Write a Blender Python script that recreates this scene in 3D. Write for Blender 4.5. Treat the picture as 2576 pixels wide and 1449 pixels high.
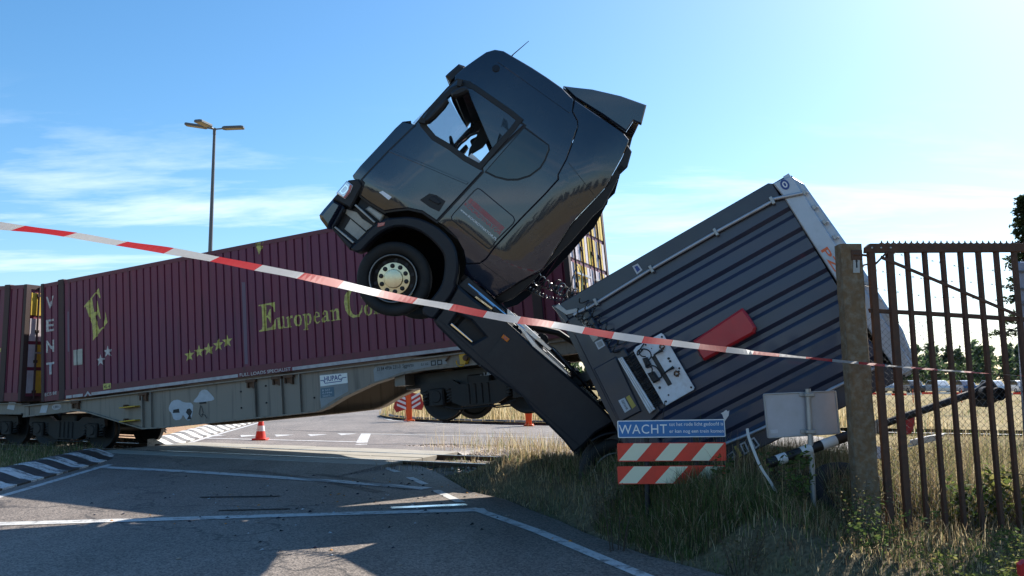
import bpy, bmesh, math, random
import numpy as np
from mathutils import Matrix, Vector
from mathutils.geometry import tessellate_polygon

sc = bpy.context.scene
for o in list(bpy.data.objects):
    bpy.data.objects.remove(o, do_unlink=True)
COL = sc.collection
R = math.radians

# ------------------------------------------------------------------ camera
cam = bpy.data.cameras.new('camera')
cam.sensor_width = 36.0
cam.lens = 2200.0 / 2576.0 * 36.0
cam.clip_start = 0.1
cam.clip_end = 4000.0
camo = bpy.data.objects.new('camera', cam)
camo.location = (0.0, 0.0, 1.74)
camo.rotation_euler = (R(90.0) + math.atan(225.5 / 2200.0), 0.0, 0.0)
COL.objects.link(camo)
sc.camera = camo

# ------------------------------------------------------------------ sky, sun, exposure
SUN_EL = 37.8      # degrees above the horizon
SUN_AZ = 41.0      # degrees to the right of straight ahead (+Y)
W = bpy.data.worlds.new('World')
sc.world = W
W.use_nodes = True
nt = W.node_tree
nt.nodes.clear()
N = nt.nodes.new
Lk = nt.links.new
out = N('ShaderNodeOutputWorld')
bg = N('ShaderNodeBackground')
bg.inputs['Strength'].default_value = 0.10
sky = N('ShaderNodeTexSky')
sky.sky_type = 'NISHITA'
sky.sun_disc = False
sky.sun_elevation = R(SUN_EL)
sky.sun_rotation = R(SUN_AZ)
sky.air_density = 1.0
sky.dust_density = 0.65
sky.ozone_density = 5.0
sky.altitude = 0.0
# thin streaky cirrus, laid out on a flat layer high above the ground
tc = N('ShaderNodeTexCoord')
sep = N('ShaderNodeSeparateXYZ')
Lk(tc.outputs['Generated'], sep.inputs[0])
mz = N('ShaderNodeMath'); mz.operation = 'MAXIMUM'; mz.inputs[1].default_value = 0.02
Lk(sep.outputs['Z'], mz.inputs[0])
az_ = N('ShaderNodeMath'); az_.operation = 'ADD'; az_.inputs[1].default_value = 0.10
Lk(mz.outputs[0], az_.inputs[0])
dx = N('ShaderNodeMath'); dx.operation = 'DIVIDE'
dy = N('ShaderNodeMath'); dy.operation = 'DIVIDE'
Lk(sep.outputs['X'], dx.inputs[0]); Lk(az_.outputs[0], dx.inputs[1])
Lk(sep.outputs['Y'], dy.inputs[0]); Lk(az_.outputs[0], dy.inputs[1])
cmb = N('ShaderNodeCombineXYZ')
Lk(dx.outputs[0], cmb.inputs[0]); Lk(dy.outputs[0], cmb.inputs[1])
mp = N('ShaderNodeMapping')
mp.inputs['Rotation'].default_value = (0, 0, R(10))
mp.inputs['Scale'].default_value = (0.55, 1.5, 1.0)
mp.inputs['Location'].default_value = (-0.557, -4.562, 0)
Lk(cmb.outputs[0], mp.inputs[0])
nz = N('ShaderNodeTexNoise')
nz.inputs['Scale'].default_value = 1.15
nz.inputs['Detail'].default_value = 7.0
nz.inputs['Roughness'].default_value = 0.62
nz.inputs['Distortion'].default_value = 0.35
Lk(mp.outputs[0], nz.inputs['Vector'])
cr = N('ShaderNodeValToRGB')
cr.color_ramp.elements[0].position = 0.49
cr.color_ramp.elements[0].color = (0, 0, 0, 1)
cr.color_ramp.elements[1].position = 0.74
cr.color_ramp.elements[1].color = (1, 1, 1, 1)
Lk(nz.outputs['Fac'], cr.inputs[0])
cf = N('ShaderNodeMath'); cf.operation = 'MULTIPLY'; cf.inputs[1].default_value = 0.75
# the veil of cirrus lies low over the horizon and thins out towards the zenith
cz = N('ShaderNodeMapRange')
cz.inputs[1].default_value = 0.17; cz.inputs[2].default_value = 0.30; cz.inputs[3].default_value = 1.0; cz.inputs[4].default_value = 0.0
Lk(sep.outputs['Z'], cz.inputs[0])
cm_ = N('ShaderNodeMath'); cm_.operation = 'MULTIPLY'
Lk(cr.outputs[0], cm_.inputs[0]); Lk(cz.outputs[0], cm_.inputs[1])
Lk(cm_.outputs[0], cf.inputs[0])
mixc = N('ShaderNodeMix'); mixc.data_type = 'RGBA'
Lk(cf.outputs[0], mixc.inputs[0])
hs_ = N('ShaderNodeHueSaturation')
hs_.inputs['Hue'].default_value = 0.493
hs_.inputs['Saturation'].default_value = 1.17
Lk(sky.outputs[0], hs_.inputs['Color'])
Lk(hs_.outputs[0], mixc.inputs[6])
mixc.inputs[7].default_value = (7.5, 8.2, 9.0, 1)
Lk(mixc.outputs[2], bg.inputs['Color'])
Lk(bg.outputs[0], out.inputs[0])

sun = bpy.data.lights.new('sun', 'SUN')
sun.energy = 5.0
sun.angle = R(0.53)
sun.color = (1.0, 0.95, 0.87)
suno = bpy.data.objects.new('sun', sun)
sd = Vector((math.sin(R(SUN_AZ)) * math.cos(R(SUN_EL)), math.cos(R(SUN_AZ)) * math.cos(R(SUN_EL)), math.sin(R(SUN_EL))))
suno.rotation_euler = (-sd).to_track_quat('-Z', 'Y').to_euler()
suno.location = sd * 60
COL.objects.link(suno)

sc.view_settings.view_transform = 'Standard'
sc.view_settings.look = 'None'
sc.view_settings.gamma = 1.0
sc.view_settings.exposure = 0.90
sc.view_settings.use_curve_mapping = False
sc.cycles.use_denoising = True
sc.cycles.max_bounces = 8
sc.cycles.transparent_max_bounces = 12
sc.cycles.caustics_reflective = False
sc.cycles.caustics_refractive = False
sc.cycles.sample_clamp_indirect = 6.0

rnd = random.Random(7)
rng = np.random.default_rng(11)

# ------------------------------------------------------------------ measured outlines (metres, in the frame of the object they belong to)
TRC = {
    'cab_out': [(1.223, 1.076), (1.261, 1.095), (1.264, 1.256), (1.249, 1.666), (1.245, 1.899), (1.231, 2.026), (1.153, 2.104), (1.098, 2.78), (1.113, 2.892), (1.094, 3.066), (1.058, 3.234), (1.023, 3.385), (0.962, 3.483), (0.866, 3.54), (0.716, 3.565), (0.454, 3.612), (0.229, 3.643), (-0.003, 3.665), (-0.209, 3.648), (-0.3, 3.516), (-0.433, 3.462), (-0.483, 3.405), (-0.583, 3.172), (-0.652, 2.997), (-0.701, 2.788), (-0.739, 2.743), (-0.737, 2.502), (-0.712, 2.07), (-0.7, 1.598), (-0.714, 1.413), (-0.688, 1.322), (-0.56, 1.205), (-0.434, 1.307), (-0.261, 1.37), (-0.079, 1.382), (0.072, 1.358), (0.269, 1.337), (0.43, 1.25), (0.553, 1.122), (0.611, 1.04), (0.609, 1.004), (0.864, 0.97), (1.011, 0.957), (1.053, 1.087), (1.142, 1.104)],
    'door': [(1.067, 2.084), (1.106, 1.601), (1.126, 1.124), (1.076, 1.119), (1.016, 0.969), (0.852, 0.98), (0.642, 1.017), (0.529, 1.143), (0.426, 1.247), (0.267, 1.334), (0.051, 1.359), (0.029, 2.196), (0.088, 2.24), (0.023, 2.982), (0.31, 2.954), (0.907, 2.944), (1.053, 2.871), (1.068, 2.722), (1.074, 2.277)],
    'door_win': [(0.967, 2.177), (1.001, 2.32), (1.014, 2.53), (0.994, 2.634), (0.988, 2.725), (0.916, 2.867), (0.817, 2.909), (0.591, 2.931), (0.265, 2.965), (0.133, 2.968), (0.122, 2.83), (0.125, 2.485), (0.121, 2.244), (0.308, 2.205), (0.539, 2.189), (0.774, 2.147)],
    'quarter': [(0.021, 2.954), (-0.387, 2.986), (-0.452, 2.824), (-0.472, 2.707), (-0.406, 2.533), (-0.263, 2.334), (-0.307, 2.386), (-0.178, 2.29), (-0.005, 2.232)],
    'locker': [(-0.055, 2.012), (-0.099, 2.025), (-0.628, 2.036), (-0.676, 2.013), (-0.692, 1.963), (-0.671, 1.691), (-0.685, 1.566), (-0.668, 1.524), (-0.638, 1.516), (-0.074, 1.491), (-0.041, 1.517), (-0.034, 1.566), (-0.04, 1.956)],
    'marker_refl': [(0.843, 1.16), (0.818, 1.202), (0.676, 1.221), (0.685, 1.166)],
    'handle': [(0.387, 1.422), (0.35, 1.562), (0.269, 1.604), (0.133, 1.621), (0.108, 1.471), (0.228, 1.436)],
    'headlight': [(1.262, 1.001), (1.16, 1.005), (1.126, 0.92), (1.121, 0.815), (1.258, 0.795), (1.258, 0.879)],
    'hl_housing': [(1.255, 1.017), (1.164, 1.117), (1.064, 1.088), (1.047, 0.998), (0.989, 0.767), (1.069, 0.75), (1.246, 0.711), (1.247, 0.784)],
    'bumper': [(1.252, 0.717), (1.252, 0.54), (1.246, 0.445), (1.203, 0.415), (1.087, 0.391), (1.059, 0.384), (0.989, 0.424), (1.031, 0.46), (1.087, 0.735), (1.16, 0.745)],
    'bump_frame': [(1.087, 0.735), (1.023, 0.457), (0.989, 0.424), (0.65, 0.376), (0.651, 0.448), (0.987, 0.457), (0.994, 0.513), (1.043, 0.721)],
    'steps_back': [(1.059, 0.739), (0.997, 0.469), (0.638, 0.469), (0.622, 0.711), (0.614, 0.832), (0.575, 1.001), (0.864, 0.97), (1.005, 0.951), (0.974, 0.822)],
    'step1': [(0.983, 0.476), (0.984, 0.454), (0.672, 0.46), (0.668, 0.485)],
    'step2': [(0.972, 0.855), (0.977, 0.83), (0.637, 0.828), (0.636, 0.85)],
    'alu_plate': [(0.931, 0.667), (0.904, 0.519), (0.679, 0.527), (0.67, 0.67)],
    'alu_plate2': [(1.048, 0.727), (1.023, 0.675), (0.674, 0.687), (0.651, 0.791), (0.82, 0.768), (0.92, 0.785)],
    'arch_out': [(0.644, 0.381), (0.638, 0.469), (0.619, 0.673), (0.615, 0.821), (0.555, 0.978), (0.508, 1.022), (0.35, 1.185), (0.204, 1.264), (0.015, 1.317), (-0.18, 1.316), (-0.344, 1.271), (-0.481, 1.157), (-0.573, 1.045), (-0.641, 0.914), (-0.653, 0.936), (-0.696, 0.788), (-0.701, 0.683), (-0.723, 0.484), (-0.717, 0.403)],
    'arch_in': [(-0.529, 0.38), (-0.538, 0.606), (-0.526, 0.781), (-0.464, 0.913), (-0.365, 1.044), (-0.278, 1.111), (-0.18, 1.135), (-0.004, 1.147), (0.175, 1.123), (0.372, 1.016), (0.479, 0.844), (0.515, 0.641), (0.512, 0.423)],
    'fairing': [(-0.228, 3.652), (-0.978, 3.738), (-1.068, 3.724), (-1.092, 3.677), (-1.149, 3.493), (-1.244, 3.059), (-1.22, 2.458), (-1.283, 2.046), (-1.323, 1.764), (-1.208, 1.455), (-1.1, 1.124), (-0.808, 1.113), (-0.621, 1.088), (-0.561, 1.195), (-0.691, 1.318), (-0.72, 1.411), (-0.706, 1.597), (-0.717, 2.068), (-0.742, 2.501), (-0.745, 2.748), (-0.704, 2.788), (-0.656, 2.996), (-0.587, 3.175), (-0.49, 3.407), (-0.436, 3.468), (-0.306, 3.521)],
    'flap': [(-1.092, 3.677), (-1.191, 3.645), (-1.278, 3.462), (-1.182, 3.446), (-1.197, 3.342), (-1.271, 3.314), (-1.291, 3.281), (-1.274, 3.314), (-1.294, 3.256), (-1.382, 2.877), (-1.361, 2.707), (-1.367, 2.289), (-1.34, 1.884), (-1.324, 1.468), (-1.281, 1.251), (-1.188, 1.091), (-1.102, 1.122), (-1.21, 1.453), (-1.328, 1.763), (-1.288, 2.046), (-1.224, 2.457), (-1.246, 3.061), (-1.153, 3.493)],
    'spoiler': [(0.034, 3.738), (-0.085, 3.814), (-0.279, 3.946), (-0.609, 4.117), (-0.935, 4.241), (-1.049, 4.012), (-0.941, 3.979), (-0.962, 3.817), (-0.592, 3.783), (-0.18, 3.722)],
    'visor': [(1.23, 2.826), (1.227, 2.876), (1.203, 3.054), (1.128, 3.083), (1.062, 3.07), (0.997, 2.983), (1.09, 2.89), (1.106, 2.792), (1.171, 2.813)],
    'skirt': [(-0.662, 0.939), (-0.71, 0.728), (-0.714, 0.605), (-0.726, 0.408), (-0.805, 0.385), (-1.245, 0.358), (-1.52, 0.36), (-2.175, 0.43), (-2.383, 0.383), (-2.66, 0.377), (-2.903, 0.362), (-3.098, 0.329), (-3.114, 0.377), (-3.131, 0.49), (-3.145, 0.695), (-3.226, 0.934), (-3.219, 0.955), (-2.901, 0.987), (-2.379, 0.987), (-1.943, 0.982), (-1.444, 0.986), (-1.451, 0.986), (-1.069, 0.95), (-0.896, 0.937)],
    'skirt_hole': [(-0.903, 0.667), (-1.091, 0.716), (-1.34, 0.682), (-1.286, 0.521), (-0.921, 0.516)],
    'skirt_chrome': [(-0.922, 0.534), (-0.923, 0.506), (-1.267, 0.516), (-1.272, 0.537)],
    'orange_marker': [(-1.498, 0.855), (-1.596, 0.861), (-1.595, 0.809), (-1.501, 0.806)],
    'alu_top1': [(-1.318, 1.118), (-1.368, 1.121), (-2.07, 1.114), (-2.056, 1.07), (-1.522, 1.054), (-1.37, 1.059)],
    'alu_top2': [(-1.494, 1.062), (-1.613, 1.071), (-1.924, 1.028), (-2.415, 1.019), (-2.407, 0.991), (-1.865, 0.976)],
    'mirror1': [(0.955, 2.664), (0.956, 2.706), (0.894, 2.844), (0.831, 2.856), (0.794, 2.82), (0.891, 2.633)],
    'mirror2': [(0.957, 2.175), (0.977, 2.218), (0.974, 2.574), (0.953, 2.592), (0.896, 2.569), (0.904, 2.233)],
    'tube': [(0.216, 0.137), (0.232, 0.295), (0.201, 1.186), (0.199, 2.033), (0.214, 2.744), (0.191, 2.744), (0.302, 3.059)],
    'tube2': [(2.364, 1.273), (2.371, 1.431), (2.323, 2.249), (2.326, 2.469)],
    'red_case': [(1.174, 1.221), (1.112, 1.875), (1.216, 1.891), (1.37, 1.897), (1.42, 1.851), (1.428, 1.215), (1.353, 1.199)],
    'panel': [(0.917, 0.932), (0.94, 0.949), (1.641, 0.971), (1.659, 0.952), (1.672, 0.59), (1.653, 0.571), (1.585, 0.569), (1.046, 0.547), (0.94, 0.549), (0.916, 0.597)],
    'rail': [(0.94, 0.348), (0.944, 0.401), (1.653, 0.46), (1.668, 0.378)],
    'stk1': [(1.368, 0.114), (1.372, 0.197), (1.522, 0.2), (1.528, 0.118)],
    'stk2': [(1.376, 0.214), (1.371, 0.262), (1.516, 0.273), (1.526, 0.218)],
    'slot': [(1.108, 0.701), (1.106, 0.751), (1.488, 0.767), (1.489, 0.714)],
    'boxA': [(1.078, 0.608), (1.088, 0.663), (1.185, 0.664), (1.189, 0.598)],
    'boxB': [(1.257, 0.581), (1.267, 0.654), (1.39, 0.67), (1.386, 0.589)],
    'yplate': [(0.31, 0.147), (0.303, 0.209), (0.602, 0.24), (0.616, 0.163)],
    'qplate': [(0.628, 0.177), (0.635, 0.272), (0.724, 0.274), (0.728, 0.177)],
    'label_top': [(0.051, 1.001), (0.056, 1.074), (0.151, 1.085), (0.166, 1.002)],
    'labels': [(2.455, 0.926), (2.443, 1.006), (2.512, 1.011), (2.517, 0.924), (2.41, 1.036), (2.41, 1.068), (2.535, 1.075), (2.541, 1.031), (2.413, 1.106), (2.411, 1.175), (2.531, 1.164), (2.538, 1.097), (2.414, 1.229), (2.413, 1.285), (2.518, 1.298), (2.536, 1.232)],
    'bigE': [(1.442, 2.152), (1.931, 2.525), (1.981, 2.283), (1.948, 2.279), (1.896, 2.375), (1.831, 2.409), (1.708, 2.303), (1.748, 2.079), (1.779, 1.962), (1.834, 1.971), (1.838, 2.229), (1.882, 2.223), (1.912, 2.09), (1.982, 1.791), (1.949, 1.779), (1.887, 1.916), (1.81, 1.877), (1.829, 1.746), (1.934, 1.525), (2.054, 1.59), (2.122, 1.79), (2.126, 1.942), (2.191, 1.669), (2.042, 1.544), (1.933, 1.461), (1.712, 1.287), (1.725, 1.405), (1.698, 1.698), (1.592, 1.905), (1.497, 2.136), (1.463, 2.113)],
    'plate': [(1.083, 1.133), (1.382, 1.14), (1.376, 0.764), (1.089, 0.77)],
    'star': [(1.952, 0.799), (2.185, 0.979), (4.64, 0.626), (4.922, 0.677), (5.19, 0.7), (5.466, 0.765), (5.717, 0.818)],
    'vmark': [(6.579, 2.867), (6.814, 2.865), (6.674, 2.595)],
    'E1': [(6.6, 1.501), (7.037, 1.511), (7.032, 1.297), (7.01, 1.299), (6.956, 1.417), (6.914, 1.46), (6.809, 1.474), (6.796, 1.228), (6.827, 1.249), (6.894, 1.376), (6.924, 1.372), (6.911, 1.079), (6.893, 1.081), (6.839, 1.198), (6.798, 1.21), (6.797, 0.97), (6.918, 0.98), (7.024, 1.138), (7.039, 1.136), (7.035, 0.929), (6.59, 0.919), (6.591, 0.945), (6.66, 0.962), (6.687, 1.045), (6.685, 1.44), (6.664, 1.474), (6.603, 1.476)],
    'u': [(7.062, 1.158), (7.145, 1.166), (7.156, 0.963), (7.185, 0.959), (7.231, 0.99), (7.219, 1.157), (7.181, 1.155), (7.179, 1.174), (7.257, 1.176), (7.261, 0.944), (7.303, 0.939), (7.302, 0.927), (7.228, 0.924), (7.226, 0.954), (7.168, 0.915), (7.109, 0.922), (7.089, 0.959), (7.083, 1.131), (7.061, 1.14)],
    'r': [(7.307, 1.139), (7.374, 1.161), (7.379, 1.118), (7.418, 1.162), (7.478, 1.166), (7.477, 1.112), (7.452, 1.109), (7.417, 1.132), (7.385, 1.093), (7.388, 0.947), (7.442, 0.934), (7.446, 0.922), (7.301, 0.921), (7.302, 0.935), (7.34, 0.943), (7.334, 1.111), (7.305, 1.121)],
    'o_out': [(7.617, 1.167), (7.681, 1.141), (7.712, 1.052), (7.691, 0.946), (7.624, 0.916), (7.552, 0.933), (7.506, 1.017), (7.51, 1.089), (7.55, 1.151)],
    'o_in': [(7.616, 1.149), (7.585, 1.116), (7.574, 1.057), (7.583, 0.971), (7.625, 0.932), (7.656, 0.962), (7.669, 1.057), (7.651, 1.126)],
    'p_out': [(7.732, 1.152), (7.813, 1.16), (7.818, 1.129), (7.885, 1.159), (7.941, 1.132), (7.957, 1.033), (7.929, 0.941), (7.87, 0.912), (7.82, 0.924), (7.823, 0.846), (7.865, 0.835), (7.864, 0.819), (7.741, 0.817), (7.742, 0.834), (7.779, 0.845), (7.774, 1.117), (7.734, 1.134)],
    'p_in': [(7.824, 1.098), (7.869, 1.126), (7.902, 1.088), (7.905, 1.016), (7.887, 0.946), (7.85, 0.936), (7.822, 0.96)],
    'e_out': [(8.094, 1.166), (8.156, 1.134), (8.172, 1.048), (8.058, 1.045), (8.06, 0.972), (8.101, 0.938), (8.167, 0.965), (8.171, 0.953), (8.114, 0.912), (8.057, 0.919), (8.011, 0.979), (8.009, 1.075), (8.042, 1.143)],
    'e_in': [(8.086, 1.147), (8.062, 1.116), (8.057, 1.063), (8.126, 1.066), (8.12, 1.121)],
    'a_out': [(8.225, 1.095), (8.235, 1.142), (8.301, 1.169), (8.356, 1.144), (8.373, 1.076), (8.376, 0.969), (8.407, 0.947), (8.399, 0.93), (8.349, 0.925), (8.329, 0.945), (8.271, 0.917), (8.215, 0.929), (8.204, 0.99), (8.236, 1.034), (8.322, 1.059), (8.319, 1.119), (8.292, 1.146), (8.267, 1.12), (8.267, 1.09), (8.239, 1.082)],
    'a_in': [(8.324, 1.035), (8.27, 1.012), (8.253, 0.972), (8.279, 0.943), (8.323, 0.964)],
    'n': [(8.424, 1.147), (8.505, 1.161), (8.507, 1.125), (8.569, 1.17), (8.624, 1.157), (8.641, 1.09), (8.641, 0.948), (8.666, 0.939), (8.665, 0.923), (8.553, 0.923), (8.554, 0.937), (8.582, 0.943), (8.578, 1.098), (8.56, 1.13), (8.511, 1.1), (8.512, 0.946), (8.54, 0.937), (8.539, 0.922), (8.434, 0.924), (8.435, 0.938), (8.463, 0.946), (8.464, 1.112), (8.426, 1.129)],
    'C2': [(9.201, 1.293), (9.188, 1.395), (9.131, 1.474), (9.051, 1.503), (8.98, 1.483), (8.933, 1.395), (8.909, 1.244), (8.926, 1.088), (8.975, 1.0), (9.041, 0.968), (9.125, 0.992), (9.195, 1.112), (9.203, 1.158), (9.219, 1.156), (9.202, 1.018), (9.121, 0.934), (8.983, 0.922), (8.877, 0.977), (8.802, 1.104), (8.779, 1.273), (8.809, 1.412), (8.884, 1.496), (8.998, 1.534), (9.121, 1.517), (9.197, 1.429), (9.212, 1.298)],
    'o2_out': [(9.341, 1.157), (9.407, 1.12), (9.441, 1.033), (9.422, 0.954), (9.352, 0.919), (9.292, 0.942), (9.25, 1.011), (9.249, 1.094), (9.286, 1.147)],
    'o2_in': [(9.34, 1.14), (9.311, 1.109), (9.299, 1.04), (9.314, 0.962), (9.353, 0.938), (9.385, 0.971), (9.395, 1.051), (9.373, 1.118)],
    'n2': [(9.459, 1.101), (9.528, 1.115), (9.531, 1.068), (9.595, 1.118), (9.648, 1.1), (9.662, 1.028), (9.667, 0.958), (9.69, 0.943), (9.689, 0.93), (9.582, 0.934), (9.583, 0.948), (9.61, 0.954), (9.604, 1.059), (9.586, 1.079), (9.536, 1.044), (9.54, 0.951), (9.563, 0.946), (9.562, 0.934), (9.468, 0.937), (9.469, 0.948), (9.496, 0.956), (9.494, 1.061), (9.458, 1.084)],
    'y45': [(2.032, 0.242), (2.281, 0.237), (2.278, 0.113), (2.043, 0.106)],
    'bluebar': [(6.174, 2.064), (6.268, 2.05), (6.251, 0.262), (6.169, 0.271)],
    'hupac': [(8.019, -0.158), (8.693, -0.172), (8.694, -0.376), (8.021, -0.385)],
    'hupac_blue': [(8.018, -0.424), (8.345, -0.422), (8.348, -0.62), (8.014, -0.623)],
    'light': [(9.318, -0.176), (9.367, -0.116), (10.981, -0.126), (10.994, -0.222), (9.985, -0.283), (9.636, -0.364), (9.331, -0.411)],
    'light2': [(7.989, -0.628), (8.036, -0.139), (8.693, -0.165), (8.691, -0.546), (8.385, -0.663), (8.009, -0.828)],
    'stk_a': [(3.907, -0.443), (4.009, -0.322), (4.203, -0.312), (4.344, -0.398), (4.618, -0.422), (4.597, -0.648), (4.52, -0.806), (4.401, -0.788), (4.311, -0.643), (4.259, -0.767), (4.042, -0.768), (3.987, -0.598), (3.904, -0.536)],
    'stk_b': [(4.631, -0.377), (4.753, -0.296), (4.828, -0.175), (4.993, -0.158), (5.106, -0.256), (5.217, -0.374), (5.204, -0.419), (4.959, -0.433), (4.629, -0.423)],
    'yellow': [(11.281, -0.077), (11.395, -0.052), (11.496, -0.163), (11.444, -0.281), (11.292, -0.278)],
    'bluew': [(-1.33, -0.186), (-1.271, -0.017), (-1.02, -0.028), (-1.079, -0.217)],
    'bluew2': [(-0.197, -0.249), (-0.111, -0.056), (0.115, -0.055), (0.029, -0.267)],
    'gpost': [(3.269, 3.063), (3.318, 3.078), (3.479, 3.078), (3.542, 0.48), (3.334, 0.48)],
    'bars_t': [(3.57, 2.982), (3.756, 2.982), (3.93, 2.987), (4.105, 2.987), (4.283, 2.99), (4.461, 2.99), (4.64, 2.99), (4.818, 2.991), (4.996, 2.993)],
    'bars_b': [(3.656, 0.228), (3.827, 0.228), (4.011, 0.228), (4.19, 0.228), (4.369, 0.228), (4.543, 0.228), (4.727, 0.228)],
    'brace': [(3.654, 2.929), (4.996, 2.344)],
    'gplate': [(3.384, 2.953), (3.45, 2.953), (3.443, 2.771), (3.377, 2.771)],
    'barb1': [(4.004, 3.015), (4.329, 2.954), (4.633, 2.884), (4.889, 2.844), (5.147, 2.849)],
    'barb2': [(3.797, 2.839), (4.152, 2.779), (4.289, 2.754), (4.536, 2.73), (4.724, 2.725), (4.941, 2.705), (5.166, 2.67)],
    'barb3': [(3.819, 2.645), (4.094, 2.605), (4.271, 2.575), (4.438, 2.562), (4.636, 2.57), (4.981, 2.536), (5.188, 2.529)],
    'wacht': [(1.131, 1.279), (2.285, 1.296), (2.294, 1.108), (1.139, 1.096)],
    'board1': [(1.128, 1.04), (2.292, 1.05), (2.295, 0.856), (1.133, 0.846)],
    'board2': [(1.125, 0.795), (2.28, 0.808), (2.282, 0.615), (1.133, 0.609)],
    'wtext': [(1.147, 1.139), (1.665, 1.142)],
    'l1': [(1.688, 1.221), (2.269, 1.228)],
    'l2': [(1.69, 1.149), (2.272, 1.152)],
    'blank': [(2.593, 1.576), (3.347, 1.609), (3.376, 1.163), (2.625, 1.118)],
    'blank_post': [(3.043, 1.606), (3.054, 0.827)],
    'head': [(4.762, 1.522), (5.002, 1.717), (5.131, 1.538), (4.904, 1.425)],
    'wstrap': [(2.447, 1.197), (2.446, 1.131), (2.481, 0.981), (2.529, 0.825), (2.63, 0.669)],
    '_tractor': ([[-0.751206, -0.039939, 0.658858], [-0.002993, -0.997951, -0.063907], [0.660061, -0.049979, 0.749548]], [-1.7424, 12.0773, 2.6823]),
    '_trailer': ([[0.431008, 0.357547, 0.828488], [-0.165604, 0.933895, -0.316884], [-0.887022, -0.000621, 0.461727]], [0.5831, 10.6218, 2.6343]),
    '_cont': ([[0.914038, 0.396566, -0.085261], [-0.393622, 0.91793, 0.049661], [0.097957, -0.011832, 0.99512]], [-11.3677, 21.314, 1.1563]),
}
TAPE = [(-7.106, -0.294, 2.654, 0.036, 1.1, -6.803),
        (-4.888, 1.723, 2.553, 0.036, 1.1, -3.651),
        (-3.556, 2.933, 2.492, 0.036, 1.1, -1.761),
        (-2.669, 3.74, 2.452, 0.036, 1.252, -0.5),
        (-2.493, 3.9, 2.444, 0.036, 1.229, -0.25),
        (-2.325, 4.036, 2.437, 0.036, 1.21, 0.0),
        (-2.173, 4.219, 2.439, 0.036, 1.189, 0.25),
        (-2.022, 4.447, 2.427, 0.036, 1.167, 0.5),
        (-1.86, 4.654, 2.422, 0.036, 1.147, 0.75),
        (-1.681, 4.855, 2.404, 0.036, 1.127, 1.0),
        (-1.493, 5.054, 2.38, 0.036, 1.108, 1.25),
        (-1.294, 5.256, 2.357, 0.036, 1.088, 1.5),
        (-1.102, 5.505, 2.333, 0.036, 1.063, 1.75),
        (-0.902, 5.81, 2.302, 0.036, 1.032, 2.0),
        (-0.689, 6.039, 2.272, 0.036, 1.008, 2.25),
        (-0.448, 6.221, 2.245, 0.036, 0.931, 2.5),
        (-0.211, 6.353, 2.201, 0.036, 0.849, 2.75),
        (0.035, 6.453, 2.164, 0.036, 0.822, 3.0),
        (0.296, 6.697, 2.149, 0.036, 0.816, 3.25),
        (0.56, 7.038, 2.122, 0.036, 0.81, 3.5),
        (0.828, 7.318, 2.094, 0.036, 0.824, 3.75),
        (1.112, 7.556, 2.068, 0.036, 0.848, 4.0),
        (1.412, 7.795, 2.05, 0.036, 0.878, 4.25),
        (1.682, 7.938, 2.023, 0.036, 0.914, 4.5),
        (1.945, 8.013, 1.997, 0.036, 0.956, 4.75),
        (2.206, 8.08, 1.97, 0.036, 1.017, 5.0),
        (2.64, 8.179, 1.935, 0.036, 1.145, 5.414),
        (3.185, 8.3, 1.886, 0.036, 1.278, 5.922),
        (3.802, 8.3, 1.83, 0.036, 1.36, 6.543),
        (4.364, 8.3, 1.789, 0.036, 1.402, 7.108),
        (4.835, 8.3, 1.755, 0.036, 1.405, 7.582),
        (5.671, 8.3, 1.695, 0.036, 1.411, 8.426),
        (8.2, 8.35, 1.595, 0.036, 1.3, 10.726)]

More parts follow.
